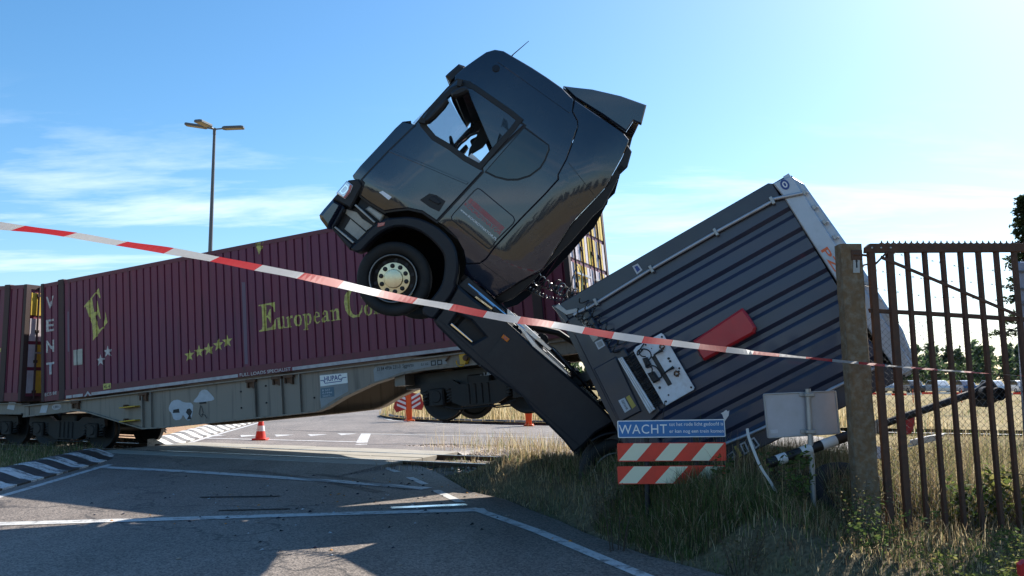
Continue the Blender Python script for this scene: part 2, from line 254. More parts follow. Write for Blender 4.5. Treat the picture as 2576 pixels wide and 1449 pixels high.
# ------------------------------------------------------------------ materials
MATS = {}
def mat(name, col, rough=0.6, metal=0.0, var=0.12, vscale=6.0, bump=0.0, bscale=40.0, spec=0.5, coat=0.0, coat_ior=1.5,
        dirt=None, dirt_amt=0.0, dscale=2.5, alpha=1.0, trans=0.0, transl=0.0, emis=None):
    """Principled material with grain in the colour, roughness changes, optional dirt patches and fine bump."""
    if name in MATS:
        return MATS[name]
    m = bpy.data.materials.new(name)
    m.use_nodes = True
    t = m.node_tree
    b = t.nodes['Principled BSDF']
    n = t.nodes.new; l = t.links.new
    tcn = n('ShaderNodeTexCoord')
    no = n('ShaderNodeTexNoise'); no.inputs['Scale'].default_value = vscale; no.inputs['Detail'].default_value = 6
    no.inputs['Roughness'].default_value = 0.65
    l(tcn.outputs['Object'], no.inputs['Vector'])
    hi = n('ShaderNodeMapRange'); hi.inputs[1].default_value = 0.25; hi.inputs[2].default_value = 0.75
    hi.inputs[3].default_value = 1 - var; hi.inputs[4].default_value = 1 + var
    l(no.outputs['Fac'], hi.inputs[0])
    mul = n('ShaderNodeMix'); mul.data_type = 'RGBA'; mul.blend_type = 'MULTIPLY'; mul.inputs[0].default_value = 1
    mul.inputs[6].default_value = (*col, 1)
    cb = n('ShaderNodeCombineColor')
    for k in range(3):
        l(hi.outputs[0], cb.inputs[k])
    l(cb.outputs[0], mul.inputs[7])
    src = mul.outputs[2]
    if dirt:
        dn = n('ShaderNodeTexNoise'); dn.inputs['Scale'].default_value = dscale; dn.inputs['Detail'].default_value = 9
        dn.inputs['Roughness'].default_value = 0.7
        l(tcn.outputs['Object'], dn.inputs['Vector'])
        dr = n('ShaderNodeMapRange'); dr.inputs[1].default_value = 0.45; dr.inputs[2].default_value = 0.72
        dr.inputs[3].default_value = 0; dr.inputs[4].default_value = dirt_amt
        l(dn.outputs['Fac'], dr.inputs[0])
        dm = n('ShaderNodeMix'); dm.data_type = 'RGBA'
        l(dr.outputs[0], dm.inputs[0]); l(src, dm.inputs[6]); dm.inputs[7].default_value = (*dirt, 1)
        src = dm.outputs[2]
    l(src, b.inputs['Base Color'])
    rr = n('ShaderNodeMapRange'); rr.inputs[1].default_value = 0.3; rr.inputs[2].default_value = 0.7
    rr.inputs[3].default_value = max(0.02, rough - 0.08); rr.inputs[4].default_value = min(1, rough + 0.08)
    l(no.outputs['Fac'], rr.inputs[0]); l(rr.outputs[0], b.inputs['Roughness'])
    b.inputs['Metallic'].default_value = metal
    b.inputs['Specular IOR Level'].default_value = spec
    b.inputs['Coat Weight'].default_value = coat
    b.inputs['Coat Roughness'].default_value = 0.04
    b.inputs['Coat IOR'].default_value = coat_ior
    if alpha < 1:
        b.inputs['Alpha'].default_value = alpha
    if trans:
        b.inputs['Transmission Weight'].default_value = trans
    if emis:
        b.inputs['Emission Color'].default_value = (*emis, 1); b.inputs['Emission Strength'].default_value = 1
    if bump:
        bn = n('ShaderNodeTexNoise'); bn.inputs['Scale'].default_value = bscale; bn.inputs['Detail'].default_value = 4
        l(tcn.outputs['Object'], bn.inputs['Vector'])
        bp = n('ShaderNodeBump'); bp.inputs['Strength'].default_value = bump; bp.inputs['Distance'].default_value = 0.01
        l(bn.outputs['Fac'], bp.inputs['Height']); l(bp.outputs[0], b.inputs['Normal'])
    if transl:
        tb = n('ShaderNodeBsdfTranslucent'); l(src, tb.inputs[0])
        ms = n('ShaderNodeMixShader'); ms.inputs[0].default_value = transl
        l(b.outputs[0], ms.inputs[1]); l(tb.outputs[0], ms.inputs[2])
        l(ms.outputs[0], t.nodes['Material Output'].inputs[0])
    MATS[name] = m
    return m

def attr_mat(name, rough=0.8, transl=0.35, spec=0.25):
    """Foliage material: colour from the per-blade attribute 'tint'."""
    m = bpy.data.materials.new(name); m.use_nodes = True
    t = m.node_tree; b = t.nodes['Principled BSDF']
    a = t.nodes.new('ShaderNodeAttribute'); a.attribute_name = 'tint'
    t.links.new(a.outputs['Color'], b.inputs['Base Color'])
    b.inputs['Roughness'].default_value = rough; b.inputs['Specular IOR Level'].default_value = spec
    tb = t.nodes.new('ShaderNodeBsdfTranslucent'); t.links.new(a.outputs['Color'], tb.inputs[0])
    ms = t.nodes.new('ShaderNodeMixShader'); ms.inputs[0].default_value = transl
    t.links.new(b.outputs[0], ms.inputs[1]); t.links.new(tb.outputs[0], ms.inputs[2])
    t.links.new(ms.outputs[0], t.nodes['Material Output'].inputs[0])
    MATS[name] = m
    return m

def streak_paint(name, col, col2, rough=0.5, coat=0.0, var=0.25, axis_scale=(9, 9, 0.5), dirt=(0.05, 0.035, 0.03), dirt_amt=0.5):
    """Sun-bleached sheet-metal paint with vertical run-down streaks."""
    if name in MATS:
        return MATS[name]
    m = bpy.data.materials.new(name); m.use_nodes = True
    t = m.node_tree; b = t.nodes['Principled BSDF']; n = t.nodes.new; l = t.links.new
    tcn = n('ShaderNodeTexCoord'); mpn = n('ShaderNodeMapping'); mpn.inputs['Scale'].default_value = axis_scale
    l(tcn.outputs['Object'], mpn.inputs[0])
    a = n('ShaderNodeTexNoise'); a.inputs['Scale'].default_value = 1.0; a.inputs['Detail'].default_value = 7
    l(mpn.outputs[0], a.inputs['Vector'])
    c = n('ShaderNodeTexNoise'); c.inputs['Scale'].default_value = 0.55; c.inputs['Detail'].default_value = 5
    l(tcn.outputs['Object'], c.inputs['Vector'])
    r1 = n('ShaderNodeMapRange'); r1.inputs[1].default_value = 0.3; r1.inputs[2].default_value = 0.7
    l(c.outputs['Fac'], r1.inputs[0])
    m1 = n('ShaderNodeMix'); m1.data_type = 'RGBA'
    l(r1.outputs[0], m1.inputs[0]); m1.inputs[6].default_value = (*col, 1); m1.inputs[7].default_value = (*col2, 1)
    r2 = n('ShaderNodeMapRange'); r2.inputs[1].default_value = 0.52; r2.inputs[2].default_value = 0.75
    r2.inputs[3].default_value = 0; r2.inputs[4].default_value = dirt_amt
    l(a.outputs['Fac'], r2.inputs[0])
    m2 = n('ShaderNodeMix'); m2.data_type = 'RGBA'
    l(r2.outputs[0], m2.inputs[0]); l(m1.outputs[2], m2.inputs[6]); m2.inputs[7].default_value = (*dirt, 1)
    l(m2.outputs[2], b.inputs['Base Color'])
    b.inputs['Roughness'].default_value = rough; b.inputs['Coat Weight'].default_value = coat
    MATS[name] = m
    return m

def asphalt_mat():
    m = bpy.data.materials.new('asphalt'); m.use_nodes = True
    t = m.node_tree; b = t.nodes['Principled BSDF']; n = t.nodes.new; l = t.links.new
    g = n('ShaderNodeNewGeometry')
    v = n('ShaderNodeTexVoronoi'); v.inputs['Scale'].default_value = 60.0
    l(g.outputs['Position'], v.inputs['Vector'])
    a = n('ShaderNodeTexNoise'); a.inputs['Scale'].default_value = 120.0; a.inputs['Detail'].default_value = 4
    l(g.outputs['Position'], a.inputs['Vector'])
    c = n('ShaderNodeTexNoise'); c.inputs['Scale'].default_value = 0.55; c.inputs['Detail'].default_value = 8; c.inputs['Roughness'].default_value = 0.7
    mpn = n('ShaderNodeMapping'); mpn.inputs['Scale'].default_value = (1.0, 0.35, 1.0); mpn.inputs['Rotation'].default_value = (0, 0, R(-12))
    l(g.outputs['Position'], mpn.inputs[0]); l(mpn.outputs[0], c.inputs['Vector'])
    r1 = n('ShaderNodeValToRGB')
    r1.color_ramp.elements[0].position = 0.30; r1.color_ramp.elements[0].color = (0.122, 0.098, 0.080, 1)
    r1.color_ramp.elements[1].position = 0.72; r1.color_ramp.elements[1].color = (0.250, 0.208, 0.174, 1)
    l(c.outputs['Fac'], r1.inputs[0])
    # single stones
    sx = n('ShaderNodeSeparateColor'); l(v.outputs['Color'], sx.inputs[0])
    r2 = n('ShaderNodeMapRange'); r2.inputs[1].default_value = 0; r2.inputs[2].default_value = 1; r2.inputs[3].default_value = 0.35; r2.inputs[4].default_value = 1.70
    l(sx.outputs[0], r2.inputs[0])
    mu = n('ShaderNodeMix'); mu.data_type = 'RGBA'; mu.blend_type = 'MULTIPLY'; mu.inputs[0].default_value = 1
    cc = n('ShaderNodeCombineColor')
    for k in range(3):
        l(r2.outputs[0], cc.inputs[k])
    l(r1.outputs[0], mu.inputs[6]); l(cc.outputs[0], mu.inputs[7])
    # tar patches and cracks
    w = n('ShaderNodeTexVoronoi'); w.feature = 'DISTANCE_TO_EDGE'; w.inputs['Scale'].default_value = 0.28
    wn = n('ShaderNodeTexNoise'); wn.inputs['Scale'].default_value = 1.6; wn.inputs['Detail'].default_value = 5
    l(g.outputs['Position'], wn.inputs['Vector'])
    wm = n('ShaderNodeMix'); wm.data_type = 'RGBA'; wm.inputs[0].default_value = 0.55
    l(g.outputs['Position'], wm.inputs[6]); l(wn.outputs['Color'], wm.inputs[7]); l(wm.outputs[2], w.inputs['Vector'])
    wr = n('ShaderNodeMapRange'); wr.inputs[1].default_value = 0.0; wr.inputs[2].default_value = 0.006; wr.inputs[3].default_value = 0.75; wr.inputs[4].default_value = 0.0
    l(w.outputs['Distance'], wr.inputs[0])
    m2 = n('ShaderNodeMix'); m2.data_type = 'RGBA'
    l(wr.outputs[0], m2.inputs[0]); l(mu.outputs[2], m2.inputs[6]); m2.inputs[7].default_value = (0.022, 0.021, 0.021, 1)
    l(m2.outputs[2], b.inputs['Base Color'])
    rr = n('ShaderNodeMapRange'); rr.inputs[3].default_value = 0.50; rr.inputs[4].default_value = 0.75
    l(a.outputs['Fac'], rr.inputs[0]); l(rr.outputs[0], b.inputs['Roughness'])
    b.inputs['Specular IOR Level'].default_value = 0.5
    bp = n('ShaderNodeBump'); bp.inputs['Strength'].default_value = 0.5; bp.inputs['Distance'].default_value = 0.006
    l(v.outputs['Distance'], bp.inputs['Height']); l(bp.outputs[0], b.inputs['Normal'])
    MATS['asphalt'] = m
    return m

def worn_paint(name, col, under, amt=0.5, scale=3.0, rough=0.6):
    """Paint worn through in patches to what lies under it."""
    if name in MATS:
        return MATS[name]
    m = bpy.data.materials.new(name); m.use_nodes = True
    t = m.node_tree; b = t.nodes['Principled BSDF']; n = t.nodes.new; l = t.links.new
    g = n('ShaderNodeNewGeometry')
    a = n('ShaderNodeTexNoise'); a.inputs['Scale'].default_value = scale; a.inputs['Detail'].default_value = 10; a.inputs['Roughness'].default_value = 0.75
    l(g.outputs['Position'], a.inputs['Vector'])
    f = n('ShaderNodeTexNoise'); f.inputs['Scale'].default_value = 60; f.inputs['Detail'].default_value = 3
    l(g.outputs['Position'], f.inputs['Vector'])
    r = n('ShaderNodeMapRange'); r.inputs[1].default_value = 0.62 - amt * 0.25; r.inputs[2].default_value = 0.72 - amt * 0.2
    l(a.outputs['Fac'], r.inputs[0])
    fr = n('ShaderNodeMapRange'); fr.inputs[1].default_value = 0.3; fr.inputs[2].default_value = 0.7; fr.inputs[3].default_value = 0.8; fr.inputs[4].default_value = 1.1
    l(f.outputs['Fac'], fr.inputs[0])
    mx = n('ShaderNodeMix'); mx.data_type = 'RGBA'
    l(r.outputs[0], mx.inputs[0]); mx.inputs[6].default_value = (*col, 1); mx.inputs[7].default_value = (*under, 1)
    mu = n('ShaderNodeMix'); mu.data_type = 'RGBA'; mu.blend_type = 'MULTIPLY'; mu.inputs[0].default_value = 1
    cc = n('ShaderNodeCombineColor')
    for k in range(3):
        l(fr.outputs[0], cc.inputs[k])
    l(mx.outputs[2], mu.inputs[6]); l(cc.outputs[0], mu.inputs[7])
    l(mu.outputs[2], b.inputs['Base Color']); b.inputs['Roughness'].default_value = rough
    bp = n('ShaderNodeBump'); bp.inputs['Strength'].default_value = 0.25; bp.inputs['Distance'].default_value = 0.004
    l(f.outputs['Fac'], bp.inputs['Height']); l(bp.outputs[0], b.inputs['Normal'])
    MATS[name] = m
    return m

def ground_mat(name, cols, s1=0.35, s2=14.0):
    m = bpy.data.materials.new(name); m.use_nodes = True
    t = m.node_tree; b = t.nodes['Principled BSDF']; n = t.nodes.new; l = t.links.new
    g = n('ShaderNodeNewGeometry')
    a = n('ShaderNodeTexNoise'); a.inputs['Scale'].default_value = s1; a.inputs['Detail'].default_value = 8; a.inputs['Roughness'].default_value = 0.68
    l(g.outputs['Position'], a.inputs['Vector'])
    f = n('ShaderNodeTexNoise'); f.inputs['Scale'].default_value = s2; f.inputs['Detail'].default_value = 6
    l(g.outputs['Position'], f.inputs['Vector'])
    r = n('ShaderNodeValToRGB')
    k = len(cols)
    while len(r.color_ramp.elements) < k:
        r.color_ramp.elements.new(0.5)
    for i, c in enumerate(cols):
        r.color_ramp.elements[i].position = 0.3 + 0.4 * i / max(1, k - 1)
        r.color_ramp.elements[i].color = (*c, 1)
    l(a.outputs['Fac'], r.inputs[0])
    fr = n('ShaderNodeMapRange'); fr.inputs[1].default_value = 0.3; fr.inputs[2].default_value = 0.7; fr.inputs[3].default_value = 0.55; fr.inputs[4].default_value = 1.4
    l(f.outputs['Fac'], fr.inputs[0])
    mu = n('ShaderNodeMix'); mu.data_type = 'RGBA'; mu.blend_type = 'MULTIPLY'; mu.inputs[0].default_value = 1
    cc = n('ShaderNodeCombineColor')
    for q in range(3):
        l(fr.outputs[0], cc.inputs[q])
    l(r.outputs[0], mu.inputs[6]); l(cc.outputs[0], mu.inputs[7])
    l(mu.outputs[2], b.inputs['Base Color']); b.inputs['Roughness'].default_value = 0.95
    b.inputs['Specular IOR Level'].default_value = 0.15
    bp = n('ShaderNodeBump'); bp.inputs['Strength'].default_value = 0.8; bp.inputs['Distance'].default_value = 0.03
    l(f.outputs['Fac'], bp.inputs['Height']); l(bp.outputs[0], b.inputs['Normal'])
    MATS[name] = m
    return m

# ------------------------------------------------------------------ objects and shapes
def tag(o, label=None, cat=None, group=None, kind=None):
    if label: o['label'] = label
    if cat: o['category'] = cat
    if group: o['group'] = group
    if kind: o['kind'] = kind
    return o

def empty(name, M=None, label=None, cat=None, group=None, kind=None):
    o = bpy.data.objects.new(name, None)
    o.empty_display_size = 0.2
    COL.objects.link(o)
    if M is not None:
        o.matrix_world = M
    return tag(o, label, cat, group, kind)

def link_mesh(name, me, m, parent=None, loc=None):
    o = bpy.data.objects.new(name, me)
    COL.objects.link(o)
    if m is not None and len(me.materials) == 0:
        me.materials.append(MATS[m] if isinstance(m, str) else m)
    if parent is not None:
        o.parent = parent
    if loc is not None:
        o.location = loc
    return o

def from_bm(name, bm, m, parent=None, smooth=None, recalc=True):
    if recalc:
        bmesh.ops.recalc_face_normals(bm, faces=bm.faces[:])
    me = bpy.data.meshes.new(name)
    bm.to_mesh(me); bm.free()
    o = link_mesh(name, me, m, parent)
    if smooth is not None:
        for p in me.polygons:
            p.use_smooth = True
        try:
            me.set_sharp_from_angle(angle=R(smooth))
        except Exception:
            pass
    return o

def frame(Rm, P, size=1.0):
    M = Matrix(((Rm[0][0], Rm[0][1], Rm[0][2], P[0]), (Rm[1][0], Rm[1][1], Rm[1][2], P[1]), (Rm[2][0], Rm[2][1], Rm[2][2], P[2]), (0, 0, 0, 1)))
    q = M.to_quaternion().to_matrix().to_4x4()
    q = q @ Matrix.Scale(size, 4)
    q.translation = Vector(P)
    return q

def area2(p):
    return sum(p[i][0] * p[(i + 1) % len(p)][1] - p[(i + 1) % len(p)][0] * p[i][1] for i in range(len(p)))

def inset(p, d):
    """Move a closed outline inwards by d (outwards if negative)."""
    if area2(p) < 0:
        p = p[::-1]
    n = len(p); res = []
    for i in range(n):
        a, b, c = Vector(p[i - 1]), Vector(p[i]), Vector(p[(i + 1) % n])
        e1 = (b - a); e2 = (c - b)
        if e1.length < 1e-6 or e2.length < 1e-6:
            res.append(tuple(b)); continue
        n1 = Vector((-e1.y, e1.x)).normalized(); n2 = Vector((-e2.y, e2.x)).normalized()
        k = n1 + n2
        if k.length < 1e-3:
            k = n1
        k.normalize()
        s = d / max(0.45, k.dot(n1))
        res.append((b.x + k.x * s, b.y + k.y * s))
    return res

def smooth_loop(p, it=1, closed=True):
    """Chaikin corner cutting."""
    for _ in range(it):
        q = []
        n = len(p)
        rngi = range(n) if closed else range(n - 1)
        if not closed:
            q.append(p[0])
        for i in rngi:
            a, b = p[i], p[(i + 1) % n]
            q.append(tuple(a[k] * 0.75 + b[k] * 0.25 for k in range(len(a))))
            q.append(tuple(a[k] * 0.25 + b[k] * 0.75 for k in range(len(a))))
        if not closed:
            q.append(p[-1])
        p = q
    return p

def add_prism(bm, loops, w0, w1, F, cham=0.0):
    """Plate cut to the outline loops[0] with holes loops[1:], between w0 and w1 (w1 = the seen face), chamfered edge."""
    loops = [list(l) for l in loops]
    if area2(loops[0]) < 0:
        loops[0].reverse()
    for i in range(1, len(loops)):
        if area2(loops[i]) > 0:
            loops[i].reverse()
    def hole_in(lp, d):
        q = inset(lp, -d)
        return q[::-1] if area2(q) > 0 else q
    top = loops if cham == 0 else [inset(loops[0], cham)] + [hole_in(l, cham) for l in loops[1:]]
    sgn = 1 if w1 > w0 else -1
    tris = tessellate_polygon([[Vector((x, y, 0)) for x, y in l] for l in top])
    def ring(lps, w):
        return [[bm.verts.new(F(x, y, w)) for x, y in l] for l in lps]
    r0 = ring(loops, w0)
    rings = [r0]
    if cham:
        rings.append(ring(loops, w1 - sgn * cham))
    rt = ring(top, w1)
    rings.append(rt)
    flat_t = [v for l in rt for v in l]; flat_b = [v for l in r0 for v in l]
    for t in tris:
        try:
            bm.faces.new([flat_t[i] for i in t]); bm.faces.new([flat_b[i] for i in reversed(t)])
        except ValueError:
            pass
    for a, b in zip(rings[:-1], rings[1:]):
        for la, lb in zip(a, b):
            n = len(la)
            for i in range(n):
                j = (i + 1) % n
                try:
                    bm.faces.new([la[i], la[j], lb[j], lb[i]])
                except ValueError:
                    pass
    return bm

def plate(name, loops, w0, w1, m, parent, F, cham=0.0, smooth=None):
    bm = bmesh.new()
    if loops and isinstance(loops[0][0], (int, float)):
        loops = [loops]
    add_prism(bm, loops, w0, w1, F, cham)
    return from_bm(name, bm, m, parent, smooth)

def add_box(bm, lo, hi, F=None, cham=0.0):
    """Box between two corners, F maps to the target frame."""
    F = F or (lambda x, y, z: (x, y, z))
    lp = [(lo[0], lo[1]), (hi[0], lo[1]), (hi[0], hi[1]), (lo[0], hi[1])]
    if cham == 0:
        add_prism(bm, [lp], lo[2], hi[2], F)
    else:
        c = cham
        b = [(lo[0] + c, lo[1]), (hi[0] - c, lo[1]), (hi[0], lo[1] + c), (hi[0], hi[1] - c), (hi[0] - c, hi[1]), (lo[0] + c, hi[1]), (lo[0], hi[1] - c), (lo[0], lo[1] + c)]
        add_prism(bm, [b], lo[2], hi[2], F, c * 0.8)
    return bm

def box(name, lo, hi, m, parent=None, F=None, cham=0.0):
    return from_bm(name, add_box(bmesh.new(), lo, hi, F, cham), m, parent)

def add_tube(bm, pts, r, seg=8, caps=True):
    pts = [Vector(p) for p in pts]
    rs = r if isinstance(r, (list, tuple)) else [r] * len(pts)
    up = Vector((0, 0, 1))
    prev = None; rings = []
    for i, p in enumerate(pts):
        d = (pts[min(i + 1, len(pts) - 1)] - pts[max(i - 1, 0)])
        if d.length < 1e-9:
            d = Vector((0, 0, 1))
        d.normalize()
        if prev is None:
            a = d.cross(up)
            if a.length < 1e-3:
                a = d.cross(Vector((1, 0, 0)))
        else:
            a = prev - d * prev.dot(d)
            if a.length < 1e-6:
                a = d.cross(up)
        a.normalize(); prev = a
        b = d.cross(a)
        rings.append([bm.verts.new(p + (a * math.cos(2 * math.pi * k / seg) + b * math.sin(2 * math.pi * k / seg)) * rs[i]) for k in range(seg)])
    for u, v in zip(rings[:-1], rings[1:]):
        for k in range(seg):
            bm.faces.new([u[k], u[(k + 1) % seg], v[(k + 1) % seg], v[k]])
    if caps and seg > 2:
        bm.faces.new(rings[0][::-1]); bm.faces.new(rings[-1])
    return bm

def tube(name, pts, r, m, parent=None, seg=8, smooth=50):
    return from_bm(name, add_tube(bmesh.new(), pts, r, seg), m, parent, smooth)

def add_lathe(bm, prof, F, seg=32):
    """Revolve (radius, height) profile; F(x, y, h) places it."""
    rings = []
    for r, h in prof:
        if r < 1e-5:
            rings.append([bm.verts.new(F(0, 0, h))])
        else:
            rings.append([bm.verts.new(F(r * math.cos(2 * math.pi * k / seg), r * math.sin(2 * math.pi * k / seg), h)) for k in range(seg)])
    for a, b in zip(rings[:-1], rings[1:]):
        for k in range(seg):
            j = (k + 1) % seg
            if len(a) == 1 and len(b) == 1:
                continue
            if len(a) == 1:
                bm.faces.new([a[0], b[j], b[k]])
            elif len(b) == 1:
                bm.faces.new([a[k], a[j], b[0]])
            else:
                bm.faces.new([a[k], a[j], b[j], b[k]])
    return bm

def lathe(name, prof, m, parent, F, seg=32, smooth=35):
    return from_bm(name, add_lathe(bmesh.new(), prof, F, seg), m, parent, smooth)

_text_cache = {}
def text_bm(body, height, width=None, bold=0.0, align='LEFT', spacing=1.0):
    """Flat lettering as mesh, cap height = height, squeezed to width; origin at the baseline start."""
    c = bpy.data.curves.new('lettering', 'FONT')
    c.body = body; c.size = 1.0; c.offset = bold; c.space_character = spacing; c.resolution_u = 3
    o = bpy.data.objects.new('lettering', c)
    me = bpy.data.meshes.new_from_object(o)
    bm = bmesh.new(); bm.from_mesh(me)
    bpy.data.objects.remove(o); bpy.data.curves.remove(c); bpy.data.meshes.remove(me)
    xs = [v.co.x for v in bm.verts]
    x0, x1 = min(xs), max(xs)
    s = height / 0.73
    sx = s if width is None else width / (x1 - x0)
    off = 0 if align == 'LEFT' else (-(x1 - x0) / 2 * sx)
    for v in bm.verts:
        v.co = Vector(((v.co.x - x0) * sx + off, v.co.y * s, 0))
    return bm

def text(name, body, p0, p1, height, m, parent, F, w, bold=0.012, spacing=1.0):
    """Lettering from p0 to p1 (baseline ends, plane coordinates) at offset w."""
    d = Vector(p1) - Vector(p0)
    ln = d.length; d.normalize()
    nrm = Vector((-d.y, d.x))
    bm = text_bm(body, height, ln, bold, spacing=spacing)
    for v in bm.verts:
        q = Vector(p0) + d * v.co.x + nrm * v.co.y
        v.co = F(q.x, q.y, w)
    return from_bm(name, bm, m, parent, recalc=False)

def sheet(name, pts, z, m, parent=None, kind=None):
    """Flat polygon on the ground."""
    bm = bmesh.new()
    vs = [bm.verts.new((x, y, z)) for x, y in pts]
    for t in tessellate_polygon([[Vector((x, y, 0)) for x, y in pts]]):
        bm.faces.new([vs[i] for i in t])
    bmesh.ops.recalc_face_normals(bm, faces=bm.faces[:])
    for f in bm.faces:
        if f.normal.z < 0:
            f.normal_flip()
    o = from_bm(name, bm, m, parent, recalc=False)
    if kind:
        o['kind'] = kind
    return o

def np_mesh(name, V, Fc, m, tint=None, parent=None, smooth=False):
    """Mesh from numpy arrays, quads or triangles, with an optional per-vertex tint."""
    me = bpy.data.meshes.new(name)
    k = Fc.shape[1]
    me.vertices.add(len(V)); me.vertices.foreach_set('co', V.astype(np.float32).ravel())
    me.loops.add(Fc.size); me.loops.foreach_set('vertex_index', Fc.astype(np.int32).ravel())
    me.polygons.add(len(Fc))
    me.polygons.foreach_set('loop_start', (np.arange(len(Fc)) * k).astype(np.int32))
    me.polygons.foreach_set('loop_total', np.full(len(Fc), k, np.int32))
    if smooth:
        me.polygons.foreach_set('use_smooth', np.ones(len(Fc), bool))
    me.update(calc_edges=True); me.validate()
    if tint is not None:
        at = me.color_attributes.new('tint', 'FLOAT_COLOR', 'POINT')
        at.data.foreach_set('color', np.concatenate([tint, np.ones((len(tint), 1))], 1).astype(np.float32).ravel())
    return link_mesh(name, me, m, parent)

def copy_tree(o, parent=None):
    c = o.copy()
    COL.objects.link(c)
    c.parent = parent
    for ch in list(o.children):
        copy_tree(ch, c)
    return c

I3 = lambda x, y, z: (x, y, z)

# ------------------------------------------------------------------ palette
mat('navy_paint', (0.009, 0.012, 0.027), 0.24, var=0.06, vscale=3, coat=1.0, coat_ior=1.6, spec=0.35, bump=0.10, bscale=2.2, dirt=(0.035, 0.032, 0.03), dirt_amt=0.22, dscale=5.0)
mat('navy_trim', (0.012, 0.014, 0.020), 0.45, var=0.1, vscale=8, spec=0.35)
mat('black_plastic', (0.012, 0.012, 0.014), 0.55, var=0.2, bump=0.15, bscale=120)
mat('rubber', (0.012, 0.012, 0.012), 0.78, var=0.25, bump=0.2, bscale=90, dirt=(0.06, 0.05, 0.04), dirt_amt=0.25)
mat('dark_steel', (0.022, 0.02, 0.019), 0.62, metal=0.25, var=0.4, vscale=5, dirt=(0.07, 0.04, 0.025), dirt_amt=0.45)
mat('chassis_black', (0.010, 0.010, 0.011), 0.5, var=0.3, dirt=(0.05, 0.04, 0.03), dirt_amt=0.3)
mat('aluminium', (0.62, 0.63, 0.65), 0.3, metal=0.95, var=0.15, dirt=(0.2, 0.18, 0.16), dirt_amt=0.3)
mat('chrome', (0.82, 0.83, 0.85), 0.1, metal=1.0, var=0.05)
mat('silver_hub', (0.78, 0.67, 0.44), 0.32, metal=0.85, var=0.12, dirt=(0.2, 0.15, 0.08), dirt_amt=0.25, dscale=9)  # silver metal, golden reflection of dry ground put into its base colour
mat('lamp_glass', (0.75, 0.82, 0.92), 0.08, var=0.05, coat=1.0, metal=0.35)
mat('amber_lens', (0.85, 0.22, 0.02), 0.2, var=0.05, coat=0.6, transl=0.3)
mat('red_lens', (0.5, 0.10, 0.08), 0.25, var=0.1, coat=0.5)
mat('white_print', (0.72, 0.73, 0.74), 0.5, var=0.08)
mat('red_print', (0.42, 0.05, 0.06), 0.5, var=0.1)
mat('reflector_white', (0.75, 0.80, 0.88), 0.25, var=0.06)
mat('seat_cloth', (0.015, 0.015, 0.017), 0.9, var=0.2)
mat('cab_lining', (0.075, 0.075, 0.078), 0.85, var=0.15)
mat('grey_plate', (0.42, 0.41, 0.37), 0.5, metal=0.2, var=0.15, dirt=(0.12, 0.1, 0.08), dirt_amt=0.5)
streak_paint('maroon_paint', (0.205, 0.030, 0.056), (0.150, 0.030, 0.070), rough=0.55, dirt=(0.035, 0.022, 0.022), dirt_amt=0.55)
streak_paint('maroon_frame', (0.175, 0.027, 0.042), (0.130, 0.027, 0.040), rough=0.55, dirt=(0.04, 0.028, 0.022), dirt_amt=0.7)
streak_paint('rust_post', (0.060, 0.036, 0.030), (0.075, 0.030, 0.032), rough=0.7, dirt=(0.07, 0.045, 0.03), dirt_amt=0.6)
mat('letter_yellow', (0.64, 0.57, 0.14), 0.55, var=0.14, vscale=9, dirt=(0.16, 0.08, 0.06), dirt_amt=0.85, dscale=13)
mat('letter_white', (0.62, 0.58, 0.55), 0.6, var=0.14, vscale=9, dirt=(0.14, 0.07, 0.07), dirt_amt=0.85, dscale=13)
mat('rail_white', (0.50, 0.47, 0.47), 0.6, var=0.15, dirt=(0.2, 0.16, 0.15), dirt_amt=0.6, dscale=5)
mat('door_yellow', (0.80, 0.54, 0.06), 0.5, var=0.12, dirt=(0.3, 0.2, 0.08), dirt_amt=0.4)
mat('door_lilac', (0.68, 0.60, 0.62), 0.5, var=0.12, dirt=(0.3, 0.22, 0.22), dirt_amt=0.4)
streak_paint('wagon_grey', (0.31, 0.25, 0.195), (0.265, 0.22, 0.175), rough=0.6, dirt=(0.06, 0.05, 0.04), dirt_amt=0.7)
mat('strip_lilac', (0.17, 0.11, 0.15), 0.6, var=0.1)
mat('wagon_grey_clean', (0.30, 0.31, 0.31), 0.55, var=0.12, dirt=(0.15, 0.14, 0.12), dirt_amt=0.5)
mat('rust', (0.13, 0.065, 0.035), 0.85, var=0.4, vscale=9, bump=0.3, bscale=60)
mat('yellow_paint', (0.75, 0.42, 0.02), 0.45, var=0.12, dirt=(0.15, 0.08, 0.02), dirt_amt=0.5)
mat('sticker_white', (0.52, 0.53, 0.56), 0.5, var=0.08, dirt=(0.35, 0.36, 0.38), dirt_amt=0.6, dscale=9)
mat('sticker_blue', (0.10, 0.17, 0.22), 0.5, var=0.1)
mat('print_black', (0.012, 0.012, 0.016), 0.55, var=0.1)
streak_paint('trailer_sheet', (0.030, 0.036, 0.066), (0.023, 0.034, 0.076), rough=0.36, coat=0.25, axis_scale=(9, 9, 0.4), dirt=(0.035, 0.035, 0.04), dirt_amt=0.45)
mat('trailer_frame', (0.026, 0.030, 0.047), 0.36, var=0.15, coat=0.2, dirt=(0.03, 0.029, 0.028), dirt_amt=0.3)
mat('trailer_silver', (0.44, 0.46, 0.50), 0.42, metal=0.4, var=0.12, dirt=(0.22, 0.21, 0.2), dirt_amt=0.45)
mat('tarpaulin', (0.030, 0.036, 0.048), 0.55, var=0.2, vscale=2, bump=0.25, bscale=5)
mat('roof_tarp', (0.40, 0.41, 0.43), 0.65, var=0.15, vscale=2, dirt=(0.2, 0.19, 0.17), dirt_amt=0.5)
mat('panel_white', (0.70, 0.71, 0.74), 0.38, var=0.06, dirt=(0.32, 0.24, 0.16), dirt_amt=0.45, dscale=7)
